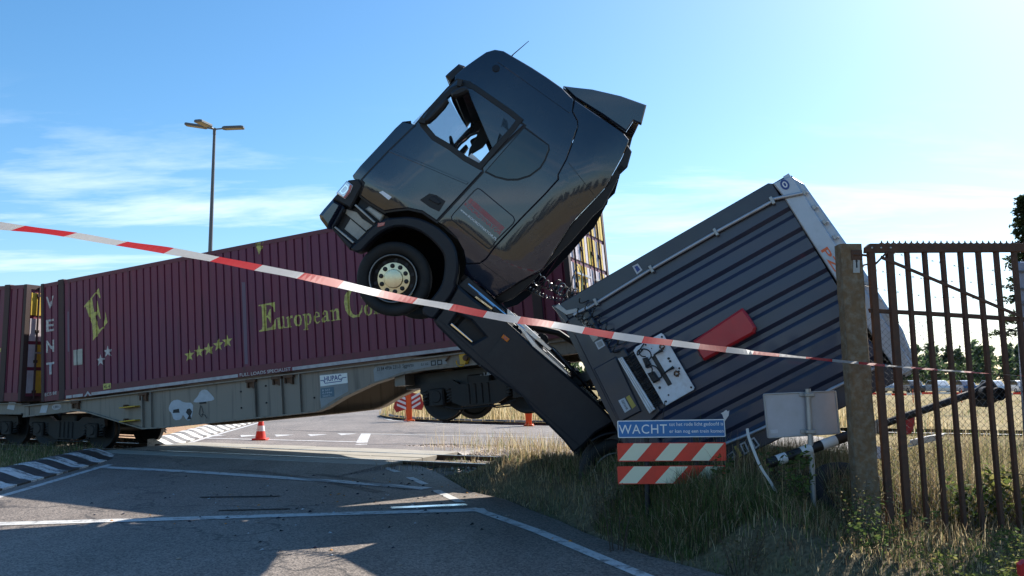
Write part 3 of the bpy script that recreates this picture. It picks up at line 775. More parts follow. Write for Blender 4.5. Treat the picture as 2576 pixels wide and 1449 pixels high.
mat('red_case', (0.50, 0.022, 0.030), 0.42, var=0.1, coat=0.1, dirt=(0.28, 0.03, 0.03), dirt_amt=0.4)
mat('orange_print', (0.75, 0.14, 0.04), 0.5, var=0.15)
mat('sticker_yellow', (0.42, 0.32, 0.06), 0.5, var=0.15)
mat('logo_blue', (0.02, 0.05, 0.22), 0.4, var=0.1)
mat('sign_blue', (0.015, 0.17, 0.44), 0.35, var=0.12, vscale=3, dirt=(0.05, 0.18, 0.32), dirt_amt=0.35)
mat('sign_white', (0.86, 0.87, 0.84), 0.4, var=0.06)
mat('sign_red', (0.82, 0.055, 0.025), 0.4, var=0.12, vscale=4, dirt=(0.45, 0.04, 0.035), dirt_amt=0.45)
mat('sign_cream', (0.84, 0.82, 0.58), 0.45, var=0.08, vscale=5, dirt=(0.60, 0.58, 0.42), dirt_amt=0.4)
mat('sign_back', (0.42, 0.43, 0.47), 0.45, metal=0.3, var=0.08, dirt=(0.28, 0.28, 0.29), dirt_amt=0.4)
mat('galvanised', (0.40, 0.40, 0.39), 0.5, metal=0.55, var=0.15, dirt=(0.2, 0.18, 0.15), dirt_amt=0.5)
mat('rusty_bar', (0.085, 0.044, 0.028), 0.85, var=0.35, vscale=14, bump=0.3, bscale=70, dirt=(0.12, 0.05, 0.025), dirt_amt=0.55, dscale=7)
mat('old_concrete_post', (0.165, 0.105, 0.055), 0.95, var=0.3, vscale=10, bump=0.6, bscale=45, dirt=(0.30, 0.30, 0.25), dirt_amt=0.55, dscale=14)
mat('concrete', (0.36, 0.33, 0.28), 0.9, var=0.2, vscale=5, bump=0.4, bscale=60, dirt=(0.18, 0.16, 0.13), dirt_amt=0.6)
mat('post_bluegrey', (0.30, 0.34, 0.42), 0.5, metal=0.4, var=0.12, dirt=(0.2, 0.2, 0.2), dirt_amt=0.3)
mat('wire', (0.16, 0.16, 0.16), 0.5, metal=0.5, var=0.2)
mat('rail_top', (0.42, 0.39, 0.36), 0.3, metal=0.9, var=0.15)
mat('rail_rust', (0.10, 0.055, 0.035), 0.85, var=0.3, vscale=12)
mat('ballast_stone', (0.30, 0.26, 0.23), 0.95, var=0.4, vscale=5)
mat('wood_sleeper', (0.11, 0.09, 0.07), 0.95, var=0.3, vscale=8)
mat('cone_red', (0.72, 0.045, 0.018), 0.45, var=0.1, transl=0.15)
mat('cone_white', (0.76, 0.75, 0.73), 0.45, var=0.08)
mat('barrier_orange', (0.80, 0.12, 0.015), 0.45, var=0.1, transl=0.15)
mat('barrier_red', (0.45, 0.03, 0.02), 0.5, var=0.15)
mat('lamp_grey', (0.10, 0.11, 0.12), 0.5, metal=0.2, var=0.1)
mat('lamp_diffuser', (0.16, 0.15, 0.13), 0.3, var=0.1)
mat('bark', (0.07, 0.05, 0.035), 0.95, var=0.3, vscale=12, bump=0.6, bscale=30)
mat('car_white', (0.70, 0.71, 0.73), 0.25, var=0.04, coat=0.6)
mat('car_silver', (0.42, 0.44, 0.47), 0.28, metal=0.5, var=0.05, coat=0.6)
mat('car_dark', (0.03, 0.035, 0.05), 0.25, var=0.05, coat=0.7)
mat('car_blue', (0.05, 0.09, 0.18), 0.25, var=0.05, coat=0.7)
mat('car_glass', (0.015, 0.018, 0.022), 0.06, var=0.02, coat=0.5)
mat('strap', (0.55, 0.53, 0.48), 0.7, var=0.1)
mat('plastic_white', (0.68, 0.67, 0.65), 0.5, var=0.1, dirt=(0.4, 0.36, 0.3), dirt_amt=0.4)
mat('bright_strip', (0.62, 0.74, 0.82), 0.12, metal=0.95, var=0.05)
mat('tyre_mark', (0.03, 0.028, 0.026), 0.7, var=0.3, vscale=3, alpha=0.30)
mat('skirt_paint', (0.016, 0.018, 0.024), 0.38, var=0.12, vscale=2, spec=0.35, dirt=(0.05, 0.045, 0.04), dirt_amt=0.35, dscale=4)
mat('oil_stain', (0.012, 0.012, 0.013), 0.35, var=0.3, vscale=2, alpha=0.42)
mat('liner_black', (0.004, 0.004, 0.004), 0.95, var=0.1, spec=0.1)
mat('tar', (0.018, 0.018, 0.018), 0.8, var=0.2)
asphalt_mat()
worn_paint('road_paint', (0.60, 0.585, 0.56), (0.16, 0.145, 0.13), amt=0.42, scale=5.0)
worn_paint('kerb_white', (0.74, 0.73, 0.70), (0.10, 0.095, 0.085), amt=0.62, scale=3.2)
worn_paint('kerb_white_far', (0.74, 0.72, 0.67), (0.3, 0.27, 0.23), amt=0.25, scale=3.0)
worn_paint('kerb_black', (0.022, 0.022, 0.022), (0.06, 0.055, 0.05), amt=0.55, scale=4.0)
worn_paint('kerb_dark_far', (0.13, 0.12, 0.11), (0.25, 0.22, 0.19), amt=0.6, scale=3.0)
ground_mat('dry_ground', [(0.09, 0.078, 0.036), (0.22, 0.17, 0.072), (0.30, 0.22, 0.095), (0.15, 0.14, 0.055)], 0.22, 9.0)
ground_mat('verge_soil', [(0.08, 0.064, 0.04), (0.15, 0.12, 0.07), (0.10, 0.10, 0.05)], 1.2, 22.0)
ground_mat('reddish_gravel', [(0.34, 0.21, 0.12), (0.42, 0.27, 0.17), (0.36, 0.28, 0.13)], 1.0, 30.0)
ground_mat('ballast_bed', [(0.15, 0.12, 0.10), (0.26, 0.22, 0.19), (0.20, 0.17, 0.14)], 2.0, 38.0)

# ------------------------------------------------------------------ ground, road, track
sheet('ground', [(-1800, -1800), (1800, -1800), (1800, 1800), (-1800, 1800)], -0.08, 'dry_ground', kind='structure')

ASPH_R = [(8.0, -10.0), (6.0, -2.0), (4.2, 3.0), (2.9, 6.0), (1.848, 7.99), (1.339, 8.806), (0.834, 10.044), (0.601, 10.852), (0.165, 12.027),
          (-0.092, 12.814), (-0.653, 13.711), (-1.376, 16.366), (-2.048, 18.258)]
KERB_N = [(-7.55, 5.0), (-7.6, 9.0), (-7.70, 11.6), (-7.785, 12.809), (-7.98, 14.387), (-8.10, 15.5), (-8.31, 17.466), (-8.52, 19.3)]
KERB_F = [(-8.62, 22.4), (-8.965, 25.337), (-9.724, 31.437), (-10.353, 36.931)]
road_pts = ([(-9.0, -10.0)] + KERB_N + [(-8.60, 20.6)] + KERB_F + [(-11.5, 46), (-13.5, 60), (-8.0, 60), (-6.4, 46), (-6.15, 42.3), (-5.95, 39.2), (-5.05, 36.8), (-4.2, 35.4),
            (-2.66, 33.88), (-0.26, 32.6), (1.22, 32.1), (7.5, 30.1), (9.0, 27.0), (9.5, 22.0), (8.6, 19.8), (2.5, 22.0), (0, 22.9), (-1.9, 23.4), (-3.0, 22.7), (-2.9, 20.6)] + ASPH_R[::-1])
road = sheet('road', road_pts, 0.0, 'asphalt', kind='structure')

def strip_pts(pts, w):
    l, r = [], []
    for i, p in enumerate(pts):
        a = Vector(pts[max(i - 1, 0)]); b = Vector(pts[min(i + 1, len(pts) - 1)])
        d = (b - a).normalized(); n = Vector((-d.y, d.x)) * w / 2
        l.append((p[0] + n.x, p[1] + n.y)); r.append((p[0] - n.x, p[1] - n.y))
    return l + r[::-1]

_mz = [0.0]
def marking(name, pts, w, z=0.004, m='road_paint'):
    _mz[0] += 0.0004            # every marking lies a hair above the one painted before
    z += _mz[0]
    return sheet(name, strip_pts(pts, w), z, m, road)

marking('edge_line', [(-7.15, 4.0), (-7.2, 8.0), (-7.385, 11.945), (-7.516, 13.083), (-7.749, 15.042), (-8.025, 17.275), (-8.2, 19.7)], 0.13)
marking('edge_line', [(-2.795, 18.066), (-2.119, 16.448)], 0.13)
marking('edge_line', [(-1.796, 15.574), (-1.419, 14.572)], 0.13)
marking('edge_line', [(-1.19, 13.811), (-0.72, 12.5)], 0.14)
marking('edge_line', [(-0.55, 11.95), (-0.325, 11.50), (0.30, 10.15), (1.16, 7.93), (2.3, 5.4), (3.6, 2.4), (5.4, -2.6)], 0.15)
marking('stop_line', [(-7.2, 10.46), (-6.109, 10.668), (-4.188, 11.037), (-2.232, 11.448), (-0.35, 11.80)], 0.26)
marking('hatched_line', [(-8.07, 17.35), (-5.786, 16.413), (-2.926, 14.956), (-1.33, 14.0)], 0.30)
marking('edge_line', [(-8.47, 22.4), (-8.881, 25.753), (-10.166, 37.462), (-11.3, 46)], 0.14)
marking('give_way_line', [(-8.85, 25.5), (-4.13, 24.02)], 0.22)
for i, (x, y) in enumerate([(-8.96, 26.82), (-7.96, 26.82), (-6.97, 27.01), (-6.0, 27.2), (-5.16, 27.6), (-9.9, 26.9)]):
    sheet('give_way_triangle', [(x - 0.32, y + 0.15), (x + 0.32, y + 0.05), (x - 0.02, y - 0.75)], 0.0032, 'road_paint', road)
marking('lane_bar', [(-4.55, 27.6), (-4.19, 24.9), (-4.02, 23.7)], 0.30)
marking('lane_bar', [(-3.96, 23.3), (-3.72, 21.7)], 0.30)
marking('lane_line', [(-4.463, 27.371), (-0.983, 26.359), (4.0, 24.8)], 0.14)
marking('lane_line', [(-5.75, 38.9), (-5.0, 36.3), (-4.2, 35.05), (-2.66, 33.55), (-0.26, 32.25), (8, 29.5), (40, 19.4)], 0.2)
marking('skid_mark', [(-4.55, 13.0), (-3.42, 13.12)], 0.10, 0.003, 'tar')
marking('skid_mark', [(-3.85, 11.72), (-2.95, 11.86)], 0.08, 0.003, 'tar')

for pts_, w_ in (([(-4.9, 17.2), (-3.7, 16.3), (-2.6, 15.1), (-1.6, 13.9)], 0.22), ([(-5.3, 16.9), (-4.2, 16.1), (-3.0, 14.8), (-2.0, 13.5)], 0.22), ([(-3.9, 23.0), (-2.9, 23.4), (-1.6, 23.2), (0.2, 22.6)], 0.25), ([(-7.6, 29.5), (-5.9, 28.6), (-3.4, 28.2), (0.5, 27.4)], 0.3)):
    marking('tyre_mark', smooth_loop(pts_, 2, False), w_, 0.0028, 'tyre_mark')

# track
TA = R(-22.5)
Tt = Vector((math.cos(TA), math.sin(TA), 0)); Tn = Vector((-math.sin(TA), math.cos(TA), 0))
TO = Vector((-3.3, 18.4, 0))                  # point on the near rail
def track_at(s, n, z=0.0):
    p = TO + Tt * s + Tn * n
    return (p.x, p.y, z)
FTRK = lambda s, n, z: track_at(s, n, z)
track = empty('railway_track', Matrix.Identity(4), kind='structure')
sheet('ballast_bed', [track_at(s, n)[:2] for s, n in ((-60, -1.7), (-6.5, -1.7), (-6.5, 3.4), (-60, 3.4))], -0.035, 'ballast_bed', track)
sheet('ballast_bed', [track_at(s, n)[:2] for s, n in ((1.2, -1.3), (60, -1.3), (60, 3.6), (0.6, 3.6))], -0.035, 'ballast_bed', track)
rail_prof = [(-0.065, -0.14), (0.065, -0.14), (0.065, -0.125), (0.012, -0.105), (0.012, -0.03), (0.036, -0.02), (0.036, 0.012), (0.028, 0.02), (-0.028, 0.02), (-0.036, 0.012), (-0.036, -0.02), (-0.012, -0.03), (-0.012, -0.105), (-0.065, -0.125)]
for n0 in (0.0, 1.505):
    r_ = plate('rail', rail_prof, -60, 60, 'rail_rust', track, lambda u, v, w, n0=n0: track_at(w, n0 + u, v + (0.012 if -6.4 < w < 1.3 else 0.05)))
    box('rail_head', (-60, n0 - 0.03, 0.0705), (60, n0 + 0.03, 0.0735), 'rail_top', track, FTRK)
for k in range(-70, 75):
    s = k * 0.62
    if -6.6 < s < 1.4 or s < -22 or s > 16:
        continue
    box('sleeper', (s - 0.125, -0.55, -0.12), (s + 0.125, 2.05, -0.012), 'wood_sleeper', track, FTRK, 0.012)
# concrete crossing panels, laid between and beside the rails
crossing = empty('level_crossing', Matrix.Identity(4), kind='structure')
for n0, n1 in ((-0.85, -0.055), (0.075, 0.752), (0.758, 1.43), (1.56, 2.45)):
    for k in range(6):
        s0 = -6.45 + k * 1.28
        dz = rnd.uniform(-0.004, 0.004)
        box('crossing_panel', (s0 + 0.008, n0, -0.15), (s0 + 1.272, n1, 0.068 + dz), 'concrete', crossing, FTRK, 0.012)
# short asphalt ramps up to the panels
for n0, n1, z0, z1 in ((-2.4, -0.86, 0.002, 0.062), (2.46, 4.2, 0.062, 0.002)):
    bm = bmesh.new()
    a = [bm.verts.new(track_at(s, n, z)) for s, n, z in ((-6.45, n0, z0), (1.2, n0, z0), (1.2, n1, z1), (-6.45, n1, z1))]
    b_ = [bm.verts.new(track_at(s, n, -0.15)) for s, n in ((-6.7, n0), (1.6, n0), (1.6, n1), (-6.7, n1))]
    bm.faces.new(a)
    for k in range(4):
        bm.faces.new([a[k], a[(k + 1) % 4], b_[(k + 1) % 4], b_[k]])
    from_bm('asphalt_ramp', bm, 'asphalt', crossing)

# right-hand verge: ground rising gently from the asphalt edge
def seg_dist(px, py, poly):
    best = np.full(px.shape, 1e9); side = np.zeros(px.shape)
    for (x0, y0), (x1, y1) in zip(poly[:-1], poly[1:]):
        dx_, dy_ = x1 - x0, y1 - y0
        t = np.clip(((px - x0) * dx_ + (py - y0) * dy_) / (dx_ * dx_ + dy_ * dy_), 0, 1)
        d = np.hypot(px - x0 - t * dx_, py - y0 - t * dy_)
        cr_ = dx_ * (py - y0) - dy_ * (px - x0)
        u = d < best
        best = np.where(u, d, best); side = np.where(u, cr_, side)
    return best * np.where(side > 0, -1, 1)      # > 0 on the right of the direction of travel
def vnoise(x, y, s, seed):
    r_ = np.random.default_rng(seed); T = r_.random((64, 64))
    X, Y = x * s, y * s
    i, j = np.floor(X).astype(int), np.floor(Y).astype(int)
    fx, fy = X - i, Y - j
    fx, fy = fx * fx * (3 - 2 * fx), fy * fy * (3 - 2 * fy)
    g = lambda a, b: T[a % 64, b % 64]
    return (g(i, j) * (1 - fx) + g(i + 1, j) * fx) * (1 - fy) + (g(i, j + 1) * (1 - fx) + g(i + 1, j + 1) * fx) * fy
def verge_z(x, y):
    x = np.asarray(x, float); y = np.asarray(y, float)
    d = seg_dist(x, y, ASPH_R)
    # ASPH_R runs from behind the camera forwards, so the verge is on its right
    n = (x - TO.x) * Tn.x + (y - TO.y) * Tn.y      # distance from the near rail
    rise = np.clip((d - 0.04) / 0.75, 0, 1); rise = rise * rise * (3 - 2 * rise)
    amp = np.clip((3.5 - x) / 1.3, 0, 1); amp = 0.20 + 0.30 * amp * amp * (3 - 2 * amp)
    z = -0.03 + amp * rise + 0.05 * (vnoise(x, y, 1.1, 3) - 0.5) * rise + 0.03 * (vnoise(x, y, 3.7, 5) - 0.5) * np.clip(d * 4, 0, 1)
    hump = np.exp(-((x - 1.3) / 0.9) ** 2 - ((y - 10.6) / 0.9) ** 2)
    z = z + 0.22 * hump * np.clip((d - 0.1) / 0.6, 0, 1)
    z = np.where(d < 0.03, -0.05, z)
    fade = np.clip((-n - 0.9) / 1.6, 0, 1)
    return np.where(d > 0.03, -0.04 + (z + 0.04) * fade, z)
gx, gy = np.meshgrid(np.linspace(-3, 22, 126), np.linspace(-9, 18.5, 138))
gz = verge_z(gx, gy)
V = np.stack([gx.ravel(), gy.ravel(), gz.ravel()], 1)
idx = np.arange(V.shape[0]).reshape(gx.shape)
Fq = np.stack([idx[:-1, :-1].ravel(), idx[:-1, 1:].ravel(), idx[1:, 1:].ravel(), idx[1:, :-1].ravel()], 1)
vo = np_mesh('verge', V, Fq, 'verge_soil', smooth=True); vo['kind'] = 'structure'

# left median with a bevelled black and white kerb; a second run beyond the track
sheet('median_strip', [(-8.05, 5.0), (-8.1, 9.0), (-8.2, 11.6), (-8.28, 12.8), (-8.47, 14.4), (-8.6, 15.5), (-8.8, 17.4), (-9.0, 18.9), (-9.8, 19.2), (-26, 26.0), (-60, 36), (-60, 5)], 0.13, 'dry_ground', kind='structure')
sheet('traffic_island', [(-9.1, 22.8), (-9.45, 25.4), (-10.2, 31.5), (-10.85, 37), (-14, 60), (-40, 60), (-40, 38), (-13.5, 25.5)], 0.15, 'reddish_gravel', kind='structure')
def arc_points(poly, step):
    pts = [Vector(p) for p in poly]; L_ = [0]
    for a, b in zip(pts[:-1], pts[1:]):
        L_.append(L_[-1] + (b - a).length)
    res = []; s = 0
    while s <= L_[-1]:
        for i in range(len(pts) - 1):
            if L_[i] <= s <= L_[i + 1]:
                f = (s - L_[i]) / (L_[i + 1] - L_[i]); res.append(pts[i].lerp(pts[i + 1], f)); break
        s += step
    return res
def kerb(name, line, step, back, h, m1, m2, flip=1, phase=0):
    k = empty(name, Matrix.Identity(4), kind='structure')
    P = arc_points(line, step)
    for i in range(len(P) - 1):
        a, b = P[i], P[i + 1]
        d = (b - a).normalized(); n = Vector((-d.y, d.x)) * flip
        a2, b2 = a + d * 0.004, b - d * 0.004
        jz = rnd.uniform(-0.006, 0.006)
        prof = [(0.0, -0.1), (0.0, 0.03), (back * 0.28, 0.055 + jz), (back * 0.75, h * 0.80 + jz), (back, h + jz), (back + 0.16, h + jz), (back + 0.16, -0.1)]
        bm = bmesh.new()
        ra = [bm.verts.new((a2.x + n.x * u, a2.y + n.y * u, z)) for u, z in prof]
        rb = [bm.verts.new((b2.x + n.x * u, b2.y + n.y * u, z)) for u, z in prof]
        for q in range(len(prof)):
            bm.faces.new([ra[q], ra[(q + 1) % len(prof)], rb[(q + 1) % len(prof)], rb[q]])
        bm.faces.new(ra[::-1]); bm.faces.new(rb)
        from_bm('kerb_stone', bm, m1 if (i + phase) % 2 == 0 else m2, k)
    return k
kerb('striped_kerb', KERB_N + [(-8.62, 20.0)], 0.52, 0.58, 0.20, 'kerb_white', 'kerb_black', 1, 1)
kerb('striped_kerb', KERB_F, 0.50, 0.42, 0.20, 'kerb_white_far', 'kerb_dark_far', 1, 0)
# far island with dry grass and its kerb, behind the junction
ISL = [(-6.15, 42.3), (-5.95, 39.4), (-5.2, 37.2), (-4.3, 35.7), (-2.66, 34.1), (-0.26, 32.85), (1.22, 32.3), (8, 30.1), (30, 23.2), (60, 13.8)]
kerb('island_kerb', ISL[1:8], 0.9, 0.20, 0.16, 'kerb_dark_far', 'kerb_black', 1)
sheet('grass_island', ISL + [(90, 30), (60, 60), (-8, 80), (-7.5, 60), (-6.4, 46)], 0.10, 'dry_ground', kind='structure')

# ------------------------------------------------------------------ containers and wagons
FC = lambda u, v, w: (u, -w, v)            # side facing the road: u along, v up, w towards the road
PITCH, GW, GS, GD = 0.2135, 0.014, 0.011, 0.030
def groove(x):
    k = round((x - 0.99) / PITCH)
    d = abs(x - (0.99 + k * PITCH))
    if d <= GW: return GD
    if d >= GW + GS: return 0.0
    return GD * (1 - (d - GW) / GS)
def groove_breaks(x0, x1):
    res = []
    k = math.floor((x0 - 0.99) / PITCH) - 1
    while 0.99 + k * PITCH < x1 + 0.3:
        c = 0.99 + k * PITCH
        res += [c - GW - GS, c - GW, c + GW, c + GW + GS]
        k += 1
    return [b for b in res if x0 < b < x1]
def drape(name, loops, m, parent, w=0.004):
    """Painted shape lying on the corrugated side, following every groove."""
    bm = bmesh.new()
    if isinstance(loops, bmesh.types.BMesh):
        bm.free(); bm = loops
    else:
        if isinstance(loops[0][0], (int, float)):
            loops = [loops]
        vs = [bm.verts.new((x, y, 0)) for l in loops for x, y in l]
        for t in tessellate_polygon([[Vector((x, y, 0)) for x, y in l] for l in loops]):
            try:
                bm.faces.new([vs[i] for i in t])
            except ValueError:
                pass
    xs = [v.co.x for v in bm.verts]
    for b in groove_breaks(min(xs), max(xs)):
        bmesh.ops.bisect_plane(bm, geom=bm.verts[:] + bm.edges[:] + bm.faces[:], plane_co=(b, 0, 0), plane_no=(1, 0, 0))
    for v in bm.verts:
        v.co = Vector((v.co.x, groove(v.co.x) - w, v.co.y))
    return from_bm(name, bm, m, parent, recalc=False)
def corrugated(name, x0, x1, z0, z1, m, parent, y0=0.0, sgn=1):
    xs = [x0] + groove_breaks(x0, x1) + [x1]
    bm = bmesh.new()
    lo = [bm.verts.new((x, y0 + sgn * groove(x), z0)) for x in xs]
    hi = [bm.verts.new((x, y0 + sgn * groove(x), z1)) for x in xs]
    for i in range(len(xs) - 1):
        bm.faces.new([lo[i], lo[i + 1], hi[i + 1], hi[i]])
    return from_bm(name, bm, m, parent)
def star_pts(x, z, r):
    return [(x + (r if k % 2 == 0 else r * 0.40) * math.sin(k * math.pi / 5), z + (r if k % 2 == 0 else r * 0.40) * math.cos(k * math.pi / 5)) for k in range(10)]

CL, CW, CH = 13.716, 2.5, 2.896
def make_container(name, M, label):
    c = empty(name, M, label, 'container')
    for sgn, y0, nm in ((1, 0.0, 'side_wall'), (-1, CW, 'side_wall')):
        for x0, x1 in ((0.10, 0.60), (0.79, CL - 0.79), (CL - 0.60, CL - 0.10)):
            corrugated(nm, x0, x1, 0.20, 2.80, 'maroon_paint', c, y0, sgn)
        ya, yb = (-0.012, 0.10) if sgn == 1 else (CW - 0.10, CW + 0.012)
        box('bottom_rail', (0.08, ya, 0.0), (CL - 0.08, yb, 0.215), 'maroon_frame', c, None, 0.006)
        box('top_rail', (0.08, ya + 0.006, 2.79), (CL - 0.08, yb - 0.006, 2.885), 'maroon_frame', c, None, 0.006)
        for xa, xb in ((0.0, 0.10), (0.60, 0.79), (CL - 0.79, CL - 0.60), (CL - 0.10, CL)):
            box('corner_post', (xa, ya - 0.012, 0.0), (xb, yb + 0.012, CH - 0.004), 'rust_post', c, None, 0.008)
        for xa in (0.60, CL - 0.79):
            for za in (-0.012, CH - 0.11):
                box('corner_casting', (xa - 0.006, ya - 0.02, za), (xa + 0.185, yb + 0.02, za + 0.122), 'rust_post', c, None, 0.012)
    box('roof', (0.05, 0.03, 2.85), (CL - 0.05, CW - 0.03, 2.878), 'maroon_paint', c)
    box('floor', (0.05, 0.03, 0.05), (CL - 0.05, CW - 0.03, 0.12), 'chassis_black', c)
    box('front_wall', (0.02, 0.04, 0.12), (0.06, CW - 0.04, 2.86), 'maroon_paint', c)
    # door end
    for zz in (0.0, 2.78):
        box('door_header', (CL - 0.09, 0.11, zz), (CL - 0.004, CW - 0.11, zz + 0.11), 'rust_post', c)
    for k in range(2):
        y0 = 0.115 + k * 1.142
        d = box('door', (CL - 0.075, y0, 0.12), (CL - 0.03, y0 + 1.130, 2.775), 'maroon_paint', c)
        cols = [('door_lilac', 0.02, 0.20), ('door_yellow', 0.225, 0.48), ('door_lilac', 0.505, 0.66), ('door_yellow', 0.69, 0.93), ('door_lilac', 0.955, 1.10)]
        for i, (cm, a, b) in enumerate(cols):
            for j in range(4):
                z0 = 0.20 + j * 0.645
                if (i + j + k) % 5 == 3:
                    cm2 = 'door_lilac' if cm == 'door_yellow' else 'door_yellow'
                else:
                    cm2 = cm
                box('door_panel', (CL - 0.03, y0 + a, z0), (CL - 0.012, y0 + b, z0 + 0.56), cm2, d, None, 0.004)
        for a in (0.21, 0.675):
            tube('locking_bar', [(CL + 0.018, y0 + a, 0.06), (CL + 0.018, y0 + a, 2.84)], 0.020, 'rust_post', d, 8)
            box('bar_handle', (CL + 0.01, y0 + a - 0.02, 1.18), (CL + 0.04, y0 + a + 0.34, 1.22), 'galvanised', d)
            for zb in (0.20, 0.95, 1.7, 2.6):
                box('bar_bracket', (CL - 0.03, y0 + a - 0.045, zb), (CL + 0.03, y0 + a + 0.045, zb + 0.07), 'rust_post', d)
    return c

MC = frame(*TRC['_cont'])
cont = make_container('shipping_container', MC, 'long maroon container with yellow "European" lettering, tilted upwards on the lifted grey wagon')
# painted lettering and marks on the near side
drape('large_letter_e', TRC['bigE'], 'letter_yellow', cont)
for nm in ('E1', 'u', 'r', 'n', 'C2', 'n2'):
    drape('letter', TRC[nm], 'letter_yellow', cont)
for nm in ('o', 'p', 'e', 'a', 'o2'):
    drape('letter', [TRC[nm + '_out'], TRC[nm + '_in']], 'letter_yellow', cont)
for i, (x, z) in enumerate(TRC['star']):
    drape('star', star_pts(x, z, 0.145 if i < 2 else 0.15), 'letter_white' if i < 2 else 'letter_yellow', cont)
drape('data_plate', TRC['plate'], 'grey_plate', cont, 0.012)
drape('yellow_mark', TRC['vmark'], 'letter_yellow', cont, 0.006)
drape('height_strip', TRC['bluebar'], 'strip_lilac', cont, 0.003)
drape('height_strip', [(0.885, 2.09), (0.945, 2.09), (0.945, 1.12), (0.885, 1.12)], 'strip_lilac', cont, 0.003)
for ch, z in zip('VENT', (2.26, 1.69, 1.18, 0.64)):
    bm = text_bm(ch, 0.30, 0.27, 0.018)
    bmesh.ops.translate(bm, verts=bm.verts[:], vec=(0.165, z, 0))
    drape('letter', bm, 'letter_white', cont, 0.005)
text('serial_number', 'ECB BE', (0.13, 0.125), (0.53, 0.14), 0.075, 'letter_white', cont, FC, 0.018, 0.01)
for xa, xb in ((0.83, 1.02), (1.05, 1.38), (1.66, 5.98), (7.42, 12.85)):
    box('white_stripe', (xa, -0.0155, 0.006), (xb, -0.0125, 0.074), 'rail_white', cont)
text('slogan', 'FULL LOADS SPECIALIST', (6.03, 0.010), (7.37, 0.010), 0.075, 'letter_white', cont, FC, 0.0145, 0.01)
plate('lift_mark', [(1.42, 0.0), (1.54, 0.12), (1.66, 0.0), (1.60, 0.0), (1.54, 0.06), (1.48, 0.0)], 0.0125, 0.0155, 'rail_white', cont, FC)
plate('length_plate', TRC['y45'], 0.0125, 0.018, 'letter_yellow', cont, FC)
text('length_number', '45 -4', (2.07, 0.135), (2.25, 0.135), 0.07, 'print_black', cont, FC, 0.020, 0.015)
drape('hand_mark', [(1.20, 0.42), (1.225, 0.5), (1.235, 0.42), (1.225, 0.33), (1.205, 0.33)], 'letter_white', cont)

# second container, further left, on its own wagon
Rz = Matrix.Rotation(math.atan2(TRC['_cont'][0][1][0], TRC['_cont'][0][0][0]), 4, 'Z')
axis = Rz @ Vector((1, 0, 0))
PL = Vector(TRC['_cont'][1]) - axis * (CL + 0.72)
ML = Matrix.Translation(PL) @ Rz
cont2 = make_container('shipping_container', ML, 'maroon container at the left edge, door end facing the lettered container')
for xa, xb, za, zb, mm in ((CL - 1.45, CL - 0.82, 1.22, 1.32, 'letter_yellow'), (CL - 2.3, CL - 1.5, 1.22, 1.32, 'letter_yellow'), (CL - 1.40, CL - 0.84, 0.32, 1.16, 'sticker_blue'), (CL - 2.3, CL - 1.45, 0.32, 1.16, 'sticker_blue'),
                          (CL - 1.25, CL - 1.0, 0.34, 0.70, 'letter_white'), (CL - 1.5, CL - 1.35, 0.34, 0.6, 'letter_white')):
    drape('picture_panel', [(xa, za), (xb, za), (xb, zb), (xa, zb)], mm, cont2, 0.004 if mm != 'letter_white' else 0.008)
drape('warning_triangle', [(CL - 1.15, 2.15), (CL - 0.93, 2.15), (CL - 1.04, 2.36)], 'rail_white', cont2)
text('serial_number', 'ENTS EUROPE', (CL - 2.2, 0.05), (CL - 1.0, 0.05), 0.08, 'letter_white', cont2, FC, 0.0135, 0.008)

